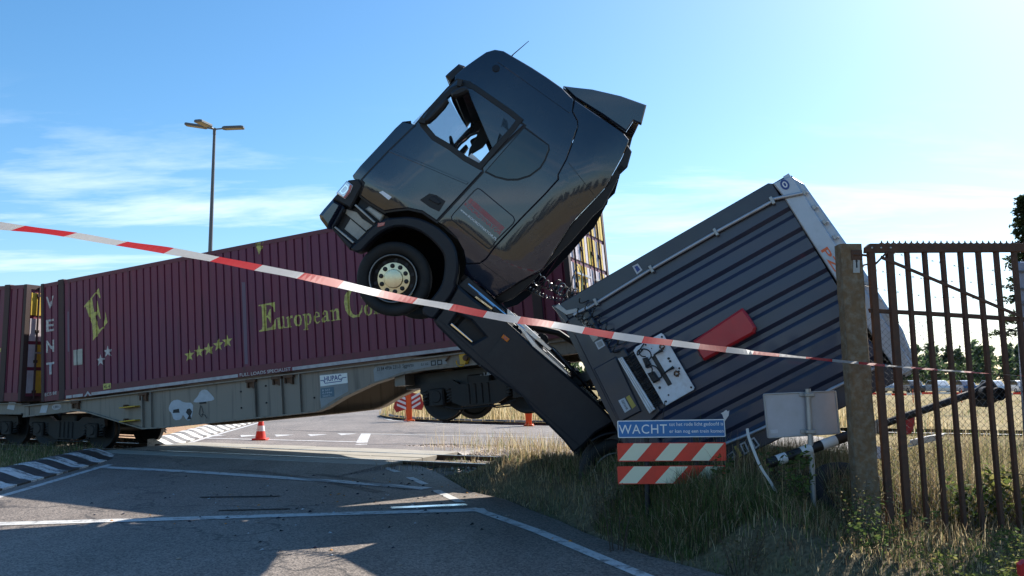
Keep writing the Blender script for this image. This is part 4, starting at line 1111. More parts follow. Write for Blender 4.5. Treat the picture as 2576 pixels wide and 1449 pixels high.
WHEEL_PROF = [(0.0, -0.02), (0.09, -0.02), (0.10, 0.03), (0.14, 0.03), (0.16, 0.0), (0.36, 0.0), (0.395, 0.022), (0.43, 0.026), (0.455, 0.026), (0.46, 0.02), (0.46, -0.08), (0.488, -0.092), (0.488, -0.105), (0.40, -0.112), (0.36, -0.06), (0.12, -0.055), (0.0, -0.055)]
def make_bogie(parent, M, near=0.545, far=2.055):
    """Two-axle bogie in the wagon frame; the near wheel faces the road."""
    def G(p):
        return tuple(M @ Vector(p))
    for xa in (-0.9, 0.9):
        for yy, s in ((near, 1), (far, -1)):
            lathe('wheel', WHEEL_PROF, 'dark_steel', parent, lambda x, y, h, xa=xa, yy=yy, s=s: G((xa + x, yy - s * h, y)), 40)
        tube('axle', [G((xa, near + 0.02, 0)), G((xa, far - 0.02, 0))], 0.085, 'dark_steel', parent, 10)
        for yy, s in ((near - 0.20, 1), (far + 0.20, -1)):
            bm = bmesh.new()
            add_box(bm, (xa - 0.17, yy - 0.11, -0.17), (xa + 0.17, yy + 0.11, 0.16), lambda x, y, z: G((x, y, z)), 0.03)
            add_lathe(bm, [(0.0, 0.0), (0.11, 0.0), (0.13, -0.03), (0.13, -0.12)], lambda x, y, h, xa=xa, yy=yy, s=s: G((xa + x, yy - s * (0.13 + h), y)), 16)
            from_bm('axle_box', bm, 'dark_steel', parent)
            for dx_ in (-0.26, 0.26):
                bm = bmesh.new()
                pts = [G((xa + dx_ + 0.065 * math.cos(a * 0.7), yy + 0.065 * math.sin(a * 0.7), -0.16 + a * 0.0066)) for a in range(46)]
                add_tube(bm, pts, 0.017, 5)
                from_bm('coil_spring', bm, 'dark_steel', parent)
    for yy in (near - 0.20, far + 0.20):
        prof = [(-1.28, 0.10), (-1.25, 0.28), (-0.55, 0.30), (-0.40, 0.20), (0.40, 0.20), (0.55, 0.30), (1.25, 0.28), (1.28, 0.10), (1.14, -0.02), (1.08, 0.14), (0.72, 0.14), (0.62, -0.12), (0.35, -0.24), (-0.35, -0.24), (-0.62, -0.12), (-0.72, 0.14), (-1.08, 0.14), (-1.14, -0.02)]
        plate('side_frame', prof, yy - 0.05, yy + 0.05, 'dark_steel', parent, lambda u, v, w: G((u, w, v)), 0.012)
        bm = bmesh.new()
        for k in range(4):
            add_box(bm, (-0.25 + k * 0.14, yy - 0.075, -0.2), (-0.18 + k * 0.14, yy + 0.075, 0.18), lambda x, y, z: G((x, y, z)), 0.015)
        from_bm('spring_nest', bm, 'dark_steel', parent)
        tube('brake_rod', [G((-0.8, yy - 0.05, -0.2)), G((-0.5, yy - 0.07, -0.28)), G((0.5, yy - 0.07, -0.28)), G((0.8, yy - 0.05, -0.2))], 0.018, 'dark_steel', parent, 6)
    box('bolster', (-0.25, near - 0.2, 0.05), (0.25, far + 0.2, 0.36), 'dark_steel', parent, lambda x, y, z: G((x, y, z)), 0.03)

def make_wagon(name, M, label, x_off=0.0, girder=None):
    w = empty(name, M, label, 'rail wagon')
    for yy, s in ((0.10, 1), (2.40, -1)):
        F = lambda u, v, q, yy=yy, s=s: (u + x_off, yy - s * q, v)
        plate('girder', girder, -0.03, 0.0, 'wagon_grey', w, F)
        # flanges along the top and the belly
        top = [p for p in girder if p[1] > -0.12]
        bot = [p for p in girder if p[1] <= -0.12]
        for lst, nm in ((sorted(top), 'top_flange'), (sorted(bot), 'belly_flange')):
            bm = bmesh.new()
            pr = []
            for (u, v) in lst:
                dz = 0.0 if nm == 'top_flange' else -0.0
                pr.append([bm.verts.new(F(u, v + dz + q[1], q[0])) for q in ((-0.15, -0.014), (0.075, -0.014), (0.075, 0.014), (-0.15, 0.014))])
            for a, b in zip(pr[:-1], pr[1:]):
                for k in range(4):
                    bm.faces.new([a[k], a[(k + 1) % 4], b[(k + 1) % 4], b[k]])
            bm.faces.new(pr[0][::-1]); bm.faces.new(pr[-1])
            from_bm(nm, bm, 'wagon_grey', w)
    for xx in (2.9, 6.4, 9.9):
        box('cross_member', (xx - 0.12 + x_off, 0.12, -0.55), (xx + 0.12 + x_off, 2.38, -0.12), 'wagon_grey', w)
    box('end_beam', (-0.75 + x_off, 0.08, -0.30), (-0.55 + x_off, 2.42, -0.03), 'wagon_grey', w)
    return w

GIRD = [(-0.70, -0.04)] + [(x, -0.06) for x in (1.3, 3.0, 4.4, 6.2, 7.5, 9.4, 11.0, 12.9, 13.9)] + [(13.9, -0.30), (12.9, -0.31), (11.44, -0.30), (10.45, -0.292), (10.01, -0.324), (9.634, -0.389), (9.298, -0.447), (8.622, -0.645), (8.136, -0.839), (7.9, -0.885),
        (7.06, -0.895), (5.24, -0.897), (3.575, -0.895), (3.16, -0.88), (2.55, -0.70), (1.9, -0.50), (1.4, -0.35), (1.05, -0.29), (0.75, -0.30), (-0.70, -0.30)]
wag = make_wagon('rail_wagon', MC, 'grey fish-belly rail wagon lifted off the track at its right end', 0.0, GIRD)
make_bogie(wag, Matrix.Translation((11.52, 0, -0.83)))
# the other bogie still stands on the rails, level
Mlev = MC.inverted() @ (Matrix.Translation(Vector((MC @ Vector((0.0, 0, 0)))) + axis * 0.05) @ Rz)
zlev = 0.50 - (MC @ Vector((0, 0, 0))).z
make_bogie(wag, Mlev @ Matrix.Translation((0.45, 0, zlev)))
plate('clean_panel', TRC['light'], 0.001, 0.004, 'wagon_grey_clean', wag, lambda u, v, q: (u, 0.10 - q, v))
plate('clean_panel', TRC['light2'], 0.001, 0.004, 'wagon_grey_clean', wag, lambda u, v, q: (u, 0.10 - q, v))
FW = lambda u, v, q: (u, 0.10 - q, v)
hs = plate('operator_sign', TRC['hupac'], 0.004, 0.010, 'sign_white', wag, FW)
text('sign_lettering', 'HUPAC', (8.13, -0.295), (8.55, -0.290), 0.105, 'logo_blue', hs, FW, 0.012, 0.02)
plate('sign_bracket', [(8.03, -0.275), (8.10, -0.275), (8.135, -0.338), (8.545, -0.332), (8.575, -0.268), (8.67, -0.264), (8.67, -0.250), (8.565, -0.253), (8.535, -0.317), (8.145, -0.323), (8.11, -0.259), (8.03, -0.259)], 0.0105, 0.012, 'logo_blue', hs, FW)
bs = plate('data_sign', TRC['hupac_blue'], 0.004, 0.008, 'sticker_blue', wag, FW)
for k, (t_, wd) in enumerate((('B 547', 0.20), ('0,1996', 0.24), ('26037,-', 0.22))):
    text('sign_lettering', t_, (8.06, -0.49 - k * 0.058), (8.06 + wd, -0.49 - k * 0.058), 0.036, 'sticker_white', bs, FW, 0.0095, 0.01)
text('wagon_number', '33 84 4956 231-3  Sggmrss', (9.40, -0.205), (10.25, -0.198), 0.075, 'print_black', wag, FW, 0.006, 0.008)
text('wagon_data', '0,1 m2', (10.42, -0.205), (10.58, -0.203), 0.05, 'print_black', wag, FW, 0.006, 0.005)
bm = bmesh.new()
for a in ((10.64, -0.23), (10.78, -0.23)):
    add_prism(bm, [[(a[0], a[1]), (a[0] + 0.11, a[1] + 0.001), (a[0] + 0.11, a[1] + 0.10), (a[0], a[1] + 0.10)], [(a[0] + 0.02, a[1] + 0.02), (a[0] + 0.09, a[1] + 0.02), (a[0] + 0.09, a[1] + 0.08), (a[0] + 0.02, a[1] + 0.08)]], 0.0045, 0.006, FW)
from_bm('data_box', bm, 'print_black', wag)
for nm in ('stk_a', 'stk_b'):
    plate('sticker', smooth_loop(TRC[nm], 1), 0.001, 0.004, 'sticker_white', wag, FW)
plate('sticker_print', [(4.02, -0.60), (4.22, -0.61), (4.20, -0.52), (4.04, -0.53)], 0.0045, 0.006, 'print_black', wag, FW)
plate('sticker_print', [(4.42, -0.78), (4.48, -0.70), (4.40, -0.62), (4.44, -0.55), (4.52, -0.54), (4.58, -0.62), (4.53, -0.70), (4.55, -0.78)], 0.0045, 0.006, 'print_black', wag, FW)
box('foot_grip', (4.80, 0.085, -0.47), (4.98, 0.10, -0.43), 'print_black', wag)
tube('wire_loop', [(4.83, 0.09, -0.5), (4.78, 0.085, -0.68), (4.85, 0.085, -0.76), (4.90, 0.085, -0.66), (4.86, 0.085, -0.52)], 0.006, 'print_black', wag, 5)
tube('wire_loop', [(4.85, 0.085, -0.7), (4.95, 0.08, -0.72), (5.0, 0.08, -0.80)], 0.006, 'print_black', wag, 5)
for xr in (3.16, 3.42, 6.36, 7.06, 7.53):
    box('web_stiffener', (xr - 0.012, 0.035, -0.88), (xr + 0.012, 0.10, -0.075), 'wagon_grey', wag)
for xr in (1.06, 3.20, 6.27, 6.95, 7.26):
    bm = bmesh.new()
    add_box(bm, (xr - 0.13, 0.02, -0.13), (xr + 0.13, 0.10, -0.065), None, 0.008)
    add_box(bm, (xr - 0.11, 0.035, -0.24), (xr - 0.08, 0.10, -0.13)); add_box(bm, (xr + 0.06, 0.03, -0.27), (xr + 0.10, 0.10, -0.13))
    add_prism(bm, [[(xr - 0.08, -0.13), (xr + 0.06, -0.13), (xr + 0.02, -0.25), (xr - 0.06, -0.22)]], 0.0, 0.03, FW)
    from_bm('container_lock', bm, 'rust', wag)
for z_ in (-0.36, -0.675):
    box('foot_step', (2.56, -0.06, z_ - 0.012), (3.05, 0.095, z_ + 0.012), 'yellow_paint', wag, None, 0.004)
    box('step_bracket', (2.66, -0.03, z_ + 0.014), (2.70, 0.09, z_ + 0.06), 'rust', wag)
bm = bmesh.new()
for xb, zb in ((5.95, -0.30), (5.95, -0.65), (6.62, -0.24), (6.62, -0.60), (7.85, -0.60)):
    add_lathe(bm, [(0.0, 0.018), (0.016, 0.018), (0.022, 0.0)], lambda x, y, h, xb=xb, zb=zb: (xb + x, 0.099 - h, zb + y), 8)
from_bm('rivet', bm, 'print_black', wag)
yl = plate('release_valve', TRC['yellow'], -0.02, 0.05, 'yellow_paint', wag, FW, 0.01)
lathe('valve_knob', [(0, 0.06), (0.05, 0.055), (0.06, 0.03), (0.06, 0.0), (0.04, -0.01)], 'rust', yl, lambda x, y, h: (11.44 + x, 0.04 - h, -0.16 + y), 14)
tube('valve_ring', [(11.33 + 0.10 * math.cos(a), 0.03, -0.22 + 0.09 * math.sin(a)) for a in [k * math.pi / 10 for k in range(9, 23)]], 0.012, 'yellow_paint', yl, 6)
tube('release_arm', [(10.978, 0.07, -0.17), (11.115, 0.06, -0.05), (11.35, 0.06, -0.035)], 0.016, 'rust', wag, 6)
for pts in (TRC['bluew2'],):
    plate('warning_flash', pts, 0.002, 0.008, 'sticker_white', wag, FW)
plate('oval_label', [(0.38 + 0.155 * math.cos(a), -0.15 + 0.075 * math.sin(a)) for a in [k * math.pi / 10 for k in range(20)]], 0.002, 0.006, 'rail_white', wag, FW)
text('oval_number', '1,80 t', (0.28, -0.18), (0.48, -0.18), 0.06, 'print_black', wag, FW, 0.008, 0.008)
text('bogie_lettering', '- 1,80 m -', (11.6, -0.52), (12.0, -0.52), 0.06, 'sticker_white', wag, lambda u, v, q: (u, 0.28 - q, v), 0.0, 0.006)
# underframe parts in the shadow over the lifted bogie
box('brake_beam', (9.8, 0.5, -0.62), (12.6, 2.0, -0.34), 'chassis_black', wag)
box('buffer_beam', (13.7, 0.06, -0.42), (13.95, 2.44, -0.02), 'chassis_black', wag)
for yy in (0.40, 2.10):
    lathe('buffer', [(0, 0.62), (0.20, 0.61), (0.22, 0.59), (0.22, 0.57), (0.08, 0.54), (0.08, 0.25), (0.13, 0.25), (0.13, 0.0)], 'dark_steel', wag, lambda x, y, h, yy=yy: (13.95 + h, yy + x, -0.24 + y), 20)
GIRD2 = [(x, z) for x, z in GIRD]
ML2 = Matrix.Translation(PL + axis * 0.0) @ Rz
wag2 = make_wagon('rail_wagon', ML2, 'grey rail wagon at the left edge standing level under its container', -0.2, GIRD2)
make_bogie(wag2, Matrix.Translation((12.0, 0, 0.50 - PL.z)))
plate('warning_flash', [(p[0] + CL + 0.72, p[1]) for p in TRC['bluew']], 0.002, 0.008, 'sticker_white', wag2, FW)

# ------------------------------------------------------------------ truck tractor, nose in the air
# local frame: X forwards, Y to the driver's (left) side, Z up, origin on the ground line under the front axle
SIZE = 1.07
EYE = Vector((0, 0, 1.74))
def sized(p):
    return tuple(EYE + (Vector(p) - EYE) * SIZE)
MT = frame(TRC['_tractor'][0], sized(TRC['_tractor'][1]), SIZE)
trk = empty('truck_tractor', MT, 'dark navy truck tractor reared up nose-high beside the train, driver side facing the camera', 'truck')
FT = lambda u, v, w: (u, w, v)
FTm = lambda u, v, w: (-u, w, v)       # mirrored plane so that lettering reads from the driver's side
def both(name, loops, y0, y1, m, parent, cham=0.0, smooth=None):
    a = plate(name, loops, y0, y1, m, parent, FT, cham, smooth)
    plate(name, loops, -y0, -y1, m, parent, FT, cham, smooth)
    return a
mat('clear_glass', (0.02, 0.025, 0.03), 0.03, var=0.0, alpha=0.05, spec=0.12)
mat('dark_glass', (0.012, 0.016, 0.02), 0.08, var=0.05, coat=0.6)
mat('windscreen_glass', (0.30, 0.42, 0.60), 0.03, var=0.0, alpha=0.55, spec=1.0, coat=1.0, coat_ior=1.8)  # blue base colour stands in for sky reflected in the glass

def roll_in(x, z):
    r = 0.0
    zt = 1.30 + 0.32 * min(1.0, max(0.0, (0.10 - x) / 0.30))      # the door stays flat further down than the panel behind it
    if z < zt: r += 0.20 * ((zt - z) / 0.62) ** 2
    if z > 2.6: r += 0.09 * ((z - 2.6) / 1.0) ** 2
    if x > 0.55: r += 0.07 * ((x - 0.55) / 0.7) ** 2
    if x < -0.75: r += 0.06 * ((-0.75 - x) / 0.5) ** 2
    return r
co = list(TRC['cab_out'])
iw0 = min(range(len(co)), key=lambda i: abs(co[i][0] - 1.153) + abs(co[i][1] - 2.104))
iw1 = min(range(len(co)), key=lambda i: abs(co[i][0] - 1.098) + abs(co[i][1] - 2.780))
side = list(co)
side[iw0] = (1.085, 2.095); side[iw1] = (1.020, 2.770)
cab = both('cab_side', [side, TRC['door_win']], 1.16, 1.25, 'navy_paint', trk, 0.008)
# skin running over front, roof and back between the two sides
i_end = min(range(len(co)), key=lambda i: abs(co[i][0] + 0.56) + abs(co[i][1] - 1.20))
def skin(name, pts, m, ys, bulge, smooth=40):
    bm = bmesh.new(); rows = []
    for y in ys:
        t = 1 - (y / 1.2) ** 2
        rows.append([bm.verts.new((x + bulge(x, z) * t, y / 1.19 * (1.243 - roll_in(x, z)), z)) for x, z in pts])
    for a, b in zip(rows[:-1], rows[1:]):
        for i in range(len(pts) - 1):
            bm.faces.new([a[i], a[i + 1], b[i + 1], b[i]])
    return from_bm(name, bm, m, trk, smooth)
YS = (-1.19, -1.0, -0.6, 0.0, 0.6, 1.0, 1.19)
fr = lambda x, z: 0.13 * min(1.0, max(0.0, (x - 0.75) / 0.35))
skin('cab_front', co[:iw0 + 1], 'navy_paint', YS, fr)
skin('cab_roof', [(x - 0.002, z - 0.004) for x, z in co[iw1:i_end + 1]], 'navy_paint', YS, fr)
box('cab_floor', (-0.60, -1.16, 1.36), (1.10, 1.16, 1.42), 'cab_lining', trk)
box('engine_tunnel', (-0.55, -0.45, 0.75), (1.0, 0.45, 1.36), 'chassis_black', trk)
bm = bmesh.new()
ws0, ws1 = co[iw0], co[iw1]
rows = []
for y in (-1.16, -1.05, -0.7, 0.0, 0.7, 1.05, 1.16):
    e = max(0.0, abs(y) - 1.0) / 0.175
    rows.append([bm.verts.new((ws0[0] + (ws1[0] - ws0[0]) * f - 0.065 * e + 0.17 * (1 - (y / 1.16) ** 2), y, ws0[1] + (ws1[1] - ws0[1]) * f)) for f in (0, 0.5, 1)])
for a, b in zip(rows[:-1], rows[1:]):
    for i in range(2):
        bm.faces.new([a[i], a[i + 1], b[i + 1], b[i]])
from_bm('windscreen', bm, 'windscreen_glass', trk, 60)

# doors
for sgn in (1, -1):
    seal = plate('door_seal', [inset(TRC['door'], -0.018), inset(TRC['door_win'], -0.02)], sgn * 1.2495, sgn * 1.2535, 'black_plastic', trk, FT)
    d = plate('door', [inset(TRC['door'], 0.006), inset(TRC['door_win'], -0.03)], sgn * 1.2505, sgn * 1.272, 'navy_paint', trk, FT, 0.010)
    plate('window_frame', [inset(TRC['door_win'], -0.060), inset(TRC['door_win'], 0.012)], sgn * 1.255, sgn * 1.279, 'black_plastic', d, FT, 0.006)
    plate('window_pane', inset(TRC['door_win'], -0.01), sgn * 1.20, sgn * 1.204, 'clear_glass', d, FT)
    h = plate('door_handle', TRC['handle'], sgn * 1.2725, sgn * 1.277, 'black_plastic', d, FT, 0.003)
    plate('handle_grip', [(0.30, 1.50), (0.17, 1.53), (0.16, 1.57), (0.27, 1.58), (0.31, 1.54)], sgn * 1.277, sgn * 1.295, 'navy_trim', h, FT, 0.006)
    # crease along the door
    bm = bmesh.new()
    for a, b in (((1.10, 1.655), (0.07, 1.985)),):
        pts = [(a[0], a[1]), (b[0], b[1]), (b[0], b[1] - 0.035), (a[0], a[1] - 0.035)]
        add_prism(bm, [pts], sgn * 1.2715, sgn * 1.278, FT, 0.005)
    from_bm('door_crease', bm, 'navy_paint', d)
    plate('quarter_window', inset(TRC['quarter'], -0.005) if False else [(0.005, 2.955), (-0.365, 2.985), (-0.40, 2.95), (-0.452, 2.824), (-0.472, 2.707), (-0.44, 2.55), (-0.36, 2.42), (-0.263, 2.334), (-0.13, 2.265), (0.005, 2.232)], sgn * 1.2505, sgn * 1.258, 'dark_glass', trk, FT, 0.004)
    plate('window_groove', [[(0.012, 2.975), (-0.372, 3.0), (-0.42, 2.955), (-0.468, 2.83), (-0.49, 2.705), (-0.455, 2.54), (-0.372, 2.405), (-0.272, 2.317), (-0.135, 2.248), (0.012, 2.212)],
                            [(0.002, 2.957), (-0.364, 2.983), (-0.40, 2.95), (-0.450, 2.824), (-0.470, 2.707), (-0.44, 2.55), (-0.36, 2.42), (-0.263, 2.334), (-0.13, 2.265), (0.002, 2.232)]], sgn * 1.2502, sgn * 1.2555, 'black_plastic', trk, FT)
    lk = plate('locker_hatch', inset(TRC['locker'], 0.012), sgn * 1.2505, sgn * 1.2575, 'navy_paint', trk, FT, 0.003)
    plate('locker_groove', [TRC['locker'], inset(TRC['locker'], 0.012)], sgn * 1.2500, sgn * 1.2518, 'black_plastic', trk, FT)
    plate('side_reflector', TRC['marker_refl'], sgn * 1.2725, sgn * 1.276, 'reflector_white', d, FT)
# company lettering on the near locker hatch
bm = bmesh.new()
r2 = random.Random(3)
u = -0.075
while u > -0.635:
    wd = r2.choice((0.004, 0.006, 0.009, 0.012))
    add_prism(bm, [[(u, 1.792), (u - wd, 1.793), (u - wd, 1.858), (u, 1.857)]], 1.2578, 1.2588, FT)
    u -= wd + r2.choice((0.004, 0.005, 0.008))
from_bm('barcode_logo', bm, 'red_print', lk)
text('company_name', 'KOORDYNATOR', (0.065, 1.735), (0.655, 1.742), 0.046, 'red_print', trk, FTm, 1.2583, 0.004)
text('web_address', 'www.KOORDYNATOR.PL', (0.073, 1.655), (0.664, 1.664), 0.030, 'white_print', trk, FTm, 1.2583, 0.012)
# roof-side crease and marker lamp
both('roof_crease', [(0.82, 3.40), (-0.29, 3.50), (-0.29, 3.475), (0.82, 3.375)], 1.2495, 1.256, 'navy_paint', trk, 0.004)
both('roof_lamp_mount', [(0.78 + 0.05 * math.cos(a), 3.30 + 0.05 * math.sin(a)) for a in [k * math.pi / 6 for k in range(12)]], 1.2495, 1.262, 'navy_trim', trk, 0.008)
# sun visor, antenna
plate('sun_visor', TRC['visor'], -1.13, 1.13, 'navy_trim', trk, FT, 0.03)
tube('antenna', [(0.829, 0.8, 3.60), (0.829, 0.8, 3.668), (0.792, 0.8, 3.93)], [0.012, 0.007, 0.004], 'black_plastic', trk, 6)
# mirrors
for nm in ('mirror1', 'mirror2'):
    both('mirror', smooth_loop(TRC[nm], 1), 1.30, 1.42, 'black_plastic', trk, 0.025, 40)
both('mirror_arm', [(1.02, 2.86), (0.98, 2.80), (0.93, 2.82), (0.97, 2.90)], 1.25, 1.33, 'black_plastic', trk)
both('mirror_arm', [(1.06, 2.20), (0.98, 2.24), (0.96, 2.18), (1.04, 2.14)], 1.25, 1.33, 'black_plastic', trk)

# side fairing behind the cab, rubber edge, roof deflector
fa = both('side_fairing', TRC['fairing'], 1.08, 1.248, 'navy_paint', trk, 0.008)
both('fairing_seam', [(-0.695, 2.99), (-1.20, 2.90), (-1.20, 2.894), (-0.695, 2.984)], 1.2475, 1.2495, 'black_plastic', trk)
both('fairing_seam', [(-0.62, 1.335), (-1.24, 1.385), (-1.24, 1.379), (-0.62, 1.329)], 1.2475, 1.2495, 'black_plastic', trk)
both('rubber_edge', TRC['flap'], 1.14, 1.20, 'black_plastic', trk, 0.01)
both('deflector_side', TRC['spoiler'], 0.90, 0.97, 'navy_paint', trk, 0.015)
bm = bmesh.new(); rows = []
top = TRC['spoiler'][:5]
for y in (-0.93, -0.6, 0, 0.6, 0.93):
    rows.append([bm.verts.new((x, y, z + 0.03 * (1 - (y / 0.93) ** 2) - 0.004)) for x, z in top])
for a, b in zip(rows[:-1], rows[1:]):
    for i in range(len(top) - 1):
        bm.faces.new([a[i], a[i + 1], b[i + 1], b[i]])
from_bm('roof_deflector', bm, 'navy_paint', trk, 40)
box('deflector_shelf', (-0.95, -0.92, 3.70), (0.0, 0.92, 3.725), 'navy_trim', trk)

# front end
plate('bumper', TRC['bumper'], -1.21, 1.21, 'navy_paint', trk, FT, 0.05)
both('bumper_frame', TRC['bump_frame'], 1.05, 1.225, 'navy_trim', trk, 0.015)
both('step_recess', TRC['steps_back'], 0.98, 1.09, 'black_plastic', trk)
both('step_plate', TRC['alu_plate'], 1.09, 1.105, 'grey_plate', trk, 0.004)
both('step_plate', TRC['alu_plate2'], 1.09, 1.115, 'grey_plate', trk, 0.004)
both('cab_step', TRC['step1'], 0.95, 1.225, 'galvanised', trk, 0.005)
both('cab_step', TRC['step2'], 0.95, 1.225, 'galvanised', trk, 0.005)
both('step_tank', [(0.86, 0.885), (0.845, 0.95), (0.63, 0.985), (0.61, 0.89)], 1.09, 1.16, 'grey_plate', trk, 0.015)
plate('grille', [(1.17, 0.45), (1.25, 0.50), (1.255, 1.07), (1.17, 1.07)], -0.85, 0.85, 'black_plastic', trk, FT, 0.02)
for k in range(6):
    box('grille_bar', (1.24, -0.8, 0.55 + k * 0.085), (1.275, 0.8, 0.58 + k * 0.085), 'navy_trim', trk, None, 0.006)
hh = both('headlight_housing', TRC['hl_housing'], 0.78, 1.205, 'black_plastic', trk, 0.02)
hl = both('headlight', TRC['headlight'], 0.80, 1.222, 'lamp_glass', trk, 0.015)
both('indicator_lens', [(1.165, 1.0), (1.128, 0.92), (1.122, 0.82), (1.148, 0.815), (1.158, 0.91), (1.195, 0.995)], 1.2225, 1.232, 'red_lens', trk, 0.004)
both('headlight_ring', [[(1.235, 0.955), (1.185, 0.955), (1.165, 0.93), (1.165, 0.86), (1.19, 0.835), (1.235, 0.84)], [(1.222, 0.94), (1.192, 0.94), (1.178, 0.925), (1.178, 0.87), (1.195, 0.85), (1.222, 0.853)]], 1.2225, 1.229, 'chrome', trk)
arch = TRC['arch_out'] + TRC['arch_in']
both('wheel_arch', [smooth_loop(arch, 1)], 1.02, 1.275, 'navy_trim', trk, 0.022, 40)
both('arch_lamp', [(0.59, 0.86), (0.53, 0.93), (0.51, 0.89), (0.56, 0.82)], 1.2755, 1.282, 'red_lens', trk, 0.004)
both('arch_liner', [(0.60, 0.46), (0.58, 0.80), (0.36, 1.14), (0.0, 1.27), (-0.35, 1.20), (-0.60, 0.95), (-0.66, 0.60), (-0.60, 0.45)], 0.20, 0.66, 'liner_black', trk)

# wheels
TYRE = [(0.300, 0.055), (0.318, 0.085), (0.36, 0.118), (0.41, 0.128), (0.442, 0.118), (0.458, 0.100), (0.466, 0.085), (0.470, 0.04), (0.470, -0.04), (0.466, -0.085), (0.455, -0.112), (0.41, -0.132), (0.36, -0.12), (0.300, -0.06)]
def wheel(parent, x, y, z, s, steer=0.0, deep=False):
    """s = +1 for the driver's side. Hub face points outwards."""
    ca, sa = math.cos(steer), math.sin(steer)
    def P(px, pz, h):
        lx, ly = px, s * h
        return (x + lx * ca - ly * sa, y + lx * sa + ly * ca, z + pz)
    wl = lathe('wheel', [(0.302, 0.10), (0.296, 0.112), (0.288, 0.108), (0.283, 0.09), (0.276, 0.03), (0.262, 0.012), (0.215, 0.022), (0.203, 0.030)], 'dark_steel', parent, lambda a, b, h: P(a, b, h + 0.02), 40)
    tyre = lathe('tyre', TYRE, 'rubber', wl, lambda a, b, h: P(a, b, h), 48)
    lathe('rim_edge', [(0.302, 0.098), (0.304, 0.112), (0.297, 0.120), (0.290, 0.113), (0.289, 0.10)], 'galvanised', wl, lambda a, b, h: P(a, b, h + 0.021), 40)
    for k in range(10):
        an = (k + 0.5) * 2 * math.pi / 10
        cx, cz = 0.238 * math.cos(an), 0.238 * math.sin(an)
        lathe('hand_hole', [(0.0, 0.036), (0.022, 0.036), (0.024, 0.030)], 'print_black', wl, lambda a, b, h, cx=cx, cz=cz: P(cx + a, cz + b * 1.3, h + 0.012), 10)
    d = 0.055 if not deep else -0.06
    hub = lathe('hub_plate', [(0.206, 0.0), (0.204, 0.016), (0.12, 0.022), (0.118, 0.05), (0.112, 0.062), (0.06, 0.070), (0.0, 0.072)], 'silver_hub', wl, lambda a, b, h: P(a, b, h + d), 40)
    for k in range(10):
        an = k * 2 * math.pi / 10 + 0.12
        cx, cz = 0.163 * math.cos(an), 0.163 * math.sin(an)
        nb = bmesh.new()
        add_lathe(nb, [(0.030, 0.020), (0.030, 0.026), (0.020, 0.026), (0.020, 0.052), (0.014, 0.056), (0.0, 0.056)], lambda a, b, h, cx=cx, cz=cz: P(cx + a, cz + b, h + d), 6 if deep else 10)
        from_bm('wheel_nut', nb, 'chassis_black', hub)
    return wl
wheel(trk, 0.0, 1.085, 0.465, 1)
wheel(trk, 0.0, -1.085, 0.465, -1)
for s in (1, -1):
    wheel(trk, -3.70, s * 1.05, 0.46, s, deep=True)
    lathe('tyre', TYRE, 'rubber', trk, lambda a, b, h, s=s: (-3.70 + a, s * 0.74 + s * h, 0.46 + b), 32)
tube('front_axle', [(0, -1.0, 0.45), (0, 1.0, 0.45)], 0.07, 'chassis_black', trk, 8)
tube('rear_axle', [(-3.7, -0.9, 0.46), (-3.7, 0.9, 0.46)], 0.12, 'chassis_black', trk, 10)

# chassis
for s in (1, -1):
    box('chassis_rail', (-4.55, s * 0.42 - 0.045, 0.62), (1.05, s * 0.42 + 0.045, 0.90), 'chassis_black', trk, None, 0.01)
for xx in (-4.45, -3.1, -2.2, -1.3, 0.4):
    box('cross_member', (xx - 0.06, -0.38, 0.66), (xx + 0.06, 0.38, 0.86), 'chassis_black', trk)
box('gearbox_sun_block', (-2.1, -0.36, 0.50), (-0.55, 0.36, 1.02), 'chassis_black', trk, None, 0.06)  # block added to stop sunlight passing between the chassis rails
box('driveline_sun_block', (-4.3, -0.36, 0.58), (-2.1, 0.36, 0.90), 'chassis_black', trk, None, 0.04)  # filler added over the rear frame gap to keep sun off the road
both('frame_gap_sun_block', [(-0.72, 0.45), (-1.0, 0.42), (-3.1, 0.42), (-3.1, 0.98), (-0.72, 0.98)], 0.40, 0.54, 'chassis_black', trk)  # fillers added between rail and tank, closing a slit of sunlight
sk = plate('side_skirt', [smooth_loop(TRC['skirt'], 0), TRC['skirt_hole']], 1.14, 1.235, 'skirt_paint', trk, FT, 0.030)
plate('side_skirt', [TRC['skirt'], TRC['skirt_hole']], -1.14, -1.235, 'skirt_paint', trk, FT, 0.030)
both('step_hole', inset(TRC['skirt_hole'], -0.03), 1.03, 1.06, 'black_plastic', trk)
both('skirt_step', TRC['skirt_chrome'], 1.05, 1.243, 'chrome', trk, 0.004)
both('skirt_seam', [(-1.455, 0.985), (-1.475, 0.985), (-1.545, 0.36), (-1.525, 0.36)], 1.2345, 1.2375, 'black_plastic', trk)
both('skirt_fold', [(-0.78, 0.47), (-0.80, 0.455), (-3.08, 0.435), (-3.08, 0.45)], 1.234, 1.24, 'navy_trim', trk, 0.002)
both('side_marker', TRC['orange_marker'], 1.236, 1.248, 'amber_lens', trk, 0.005)
both('marker_core', [(p[0] * 0.5 - 1.548 * 0.5, p[1] * 0.5 + 0.833 * 0.5) for p in TRC['orange_marker']], 1.2485, 1.2505, 'red_lens', trk)
both('fuel_tank', [(-0.95, 0.42), (-3.0, 0.42), (-3.05, 0.5), (-3.05, 0.9), (-2.98, 0.96), (-0.95, 0.96)], 0.52, 1.12, 'dark_steel', trk, 0.05)
both('catwalk', TRC['alu_top1'], 0.85, 1.16, 'aluminium', trk, 0.006)
both('catwalk', TRC['alu_top2'], 0.95, 1.20, 'aluminium', trk, 0.006)
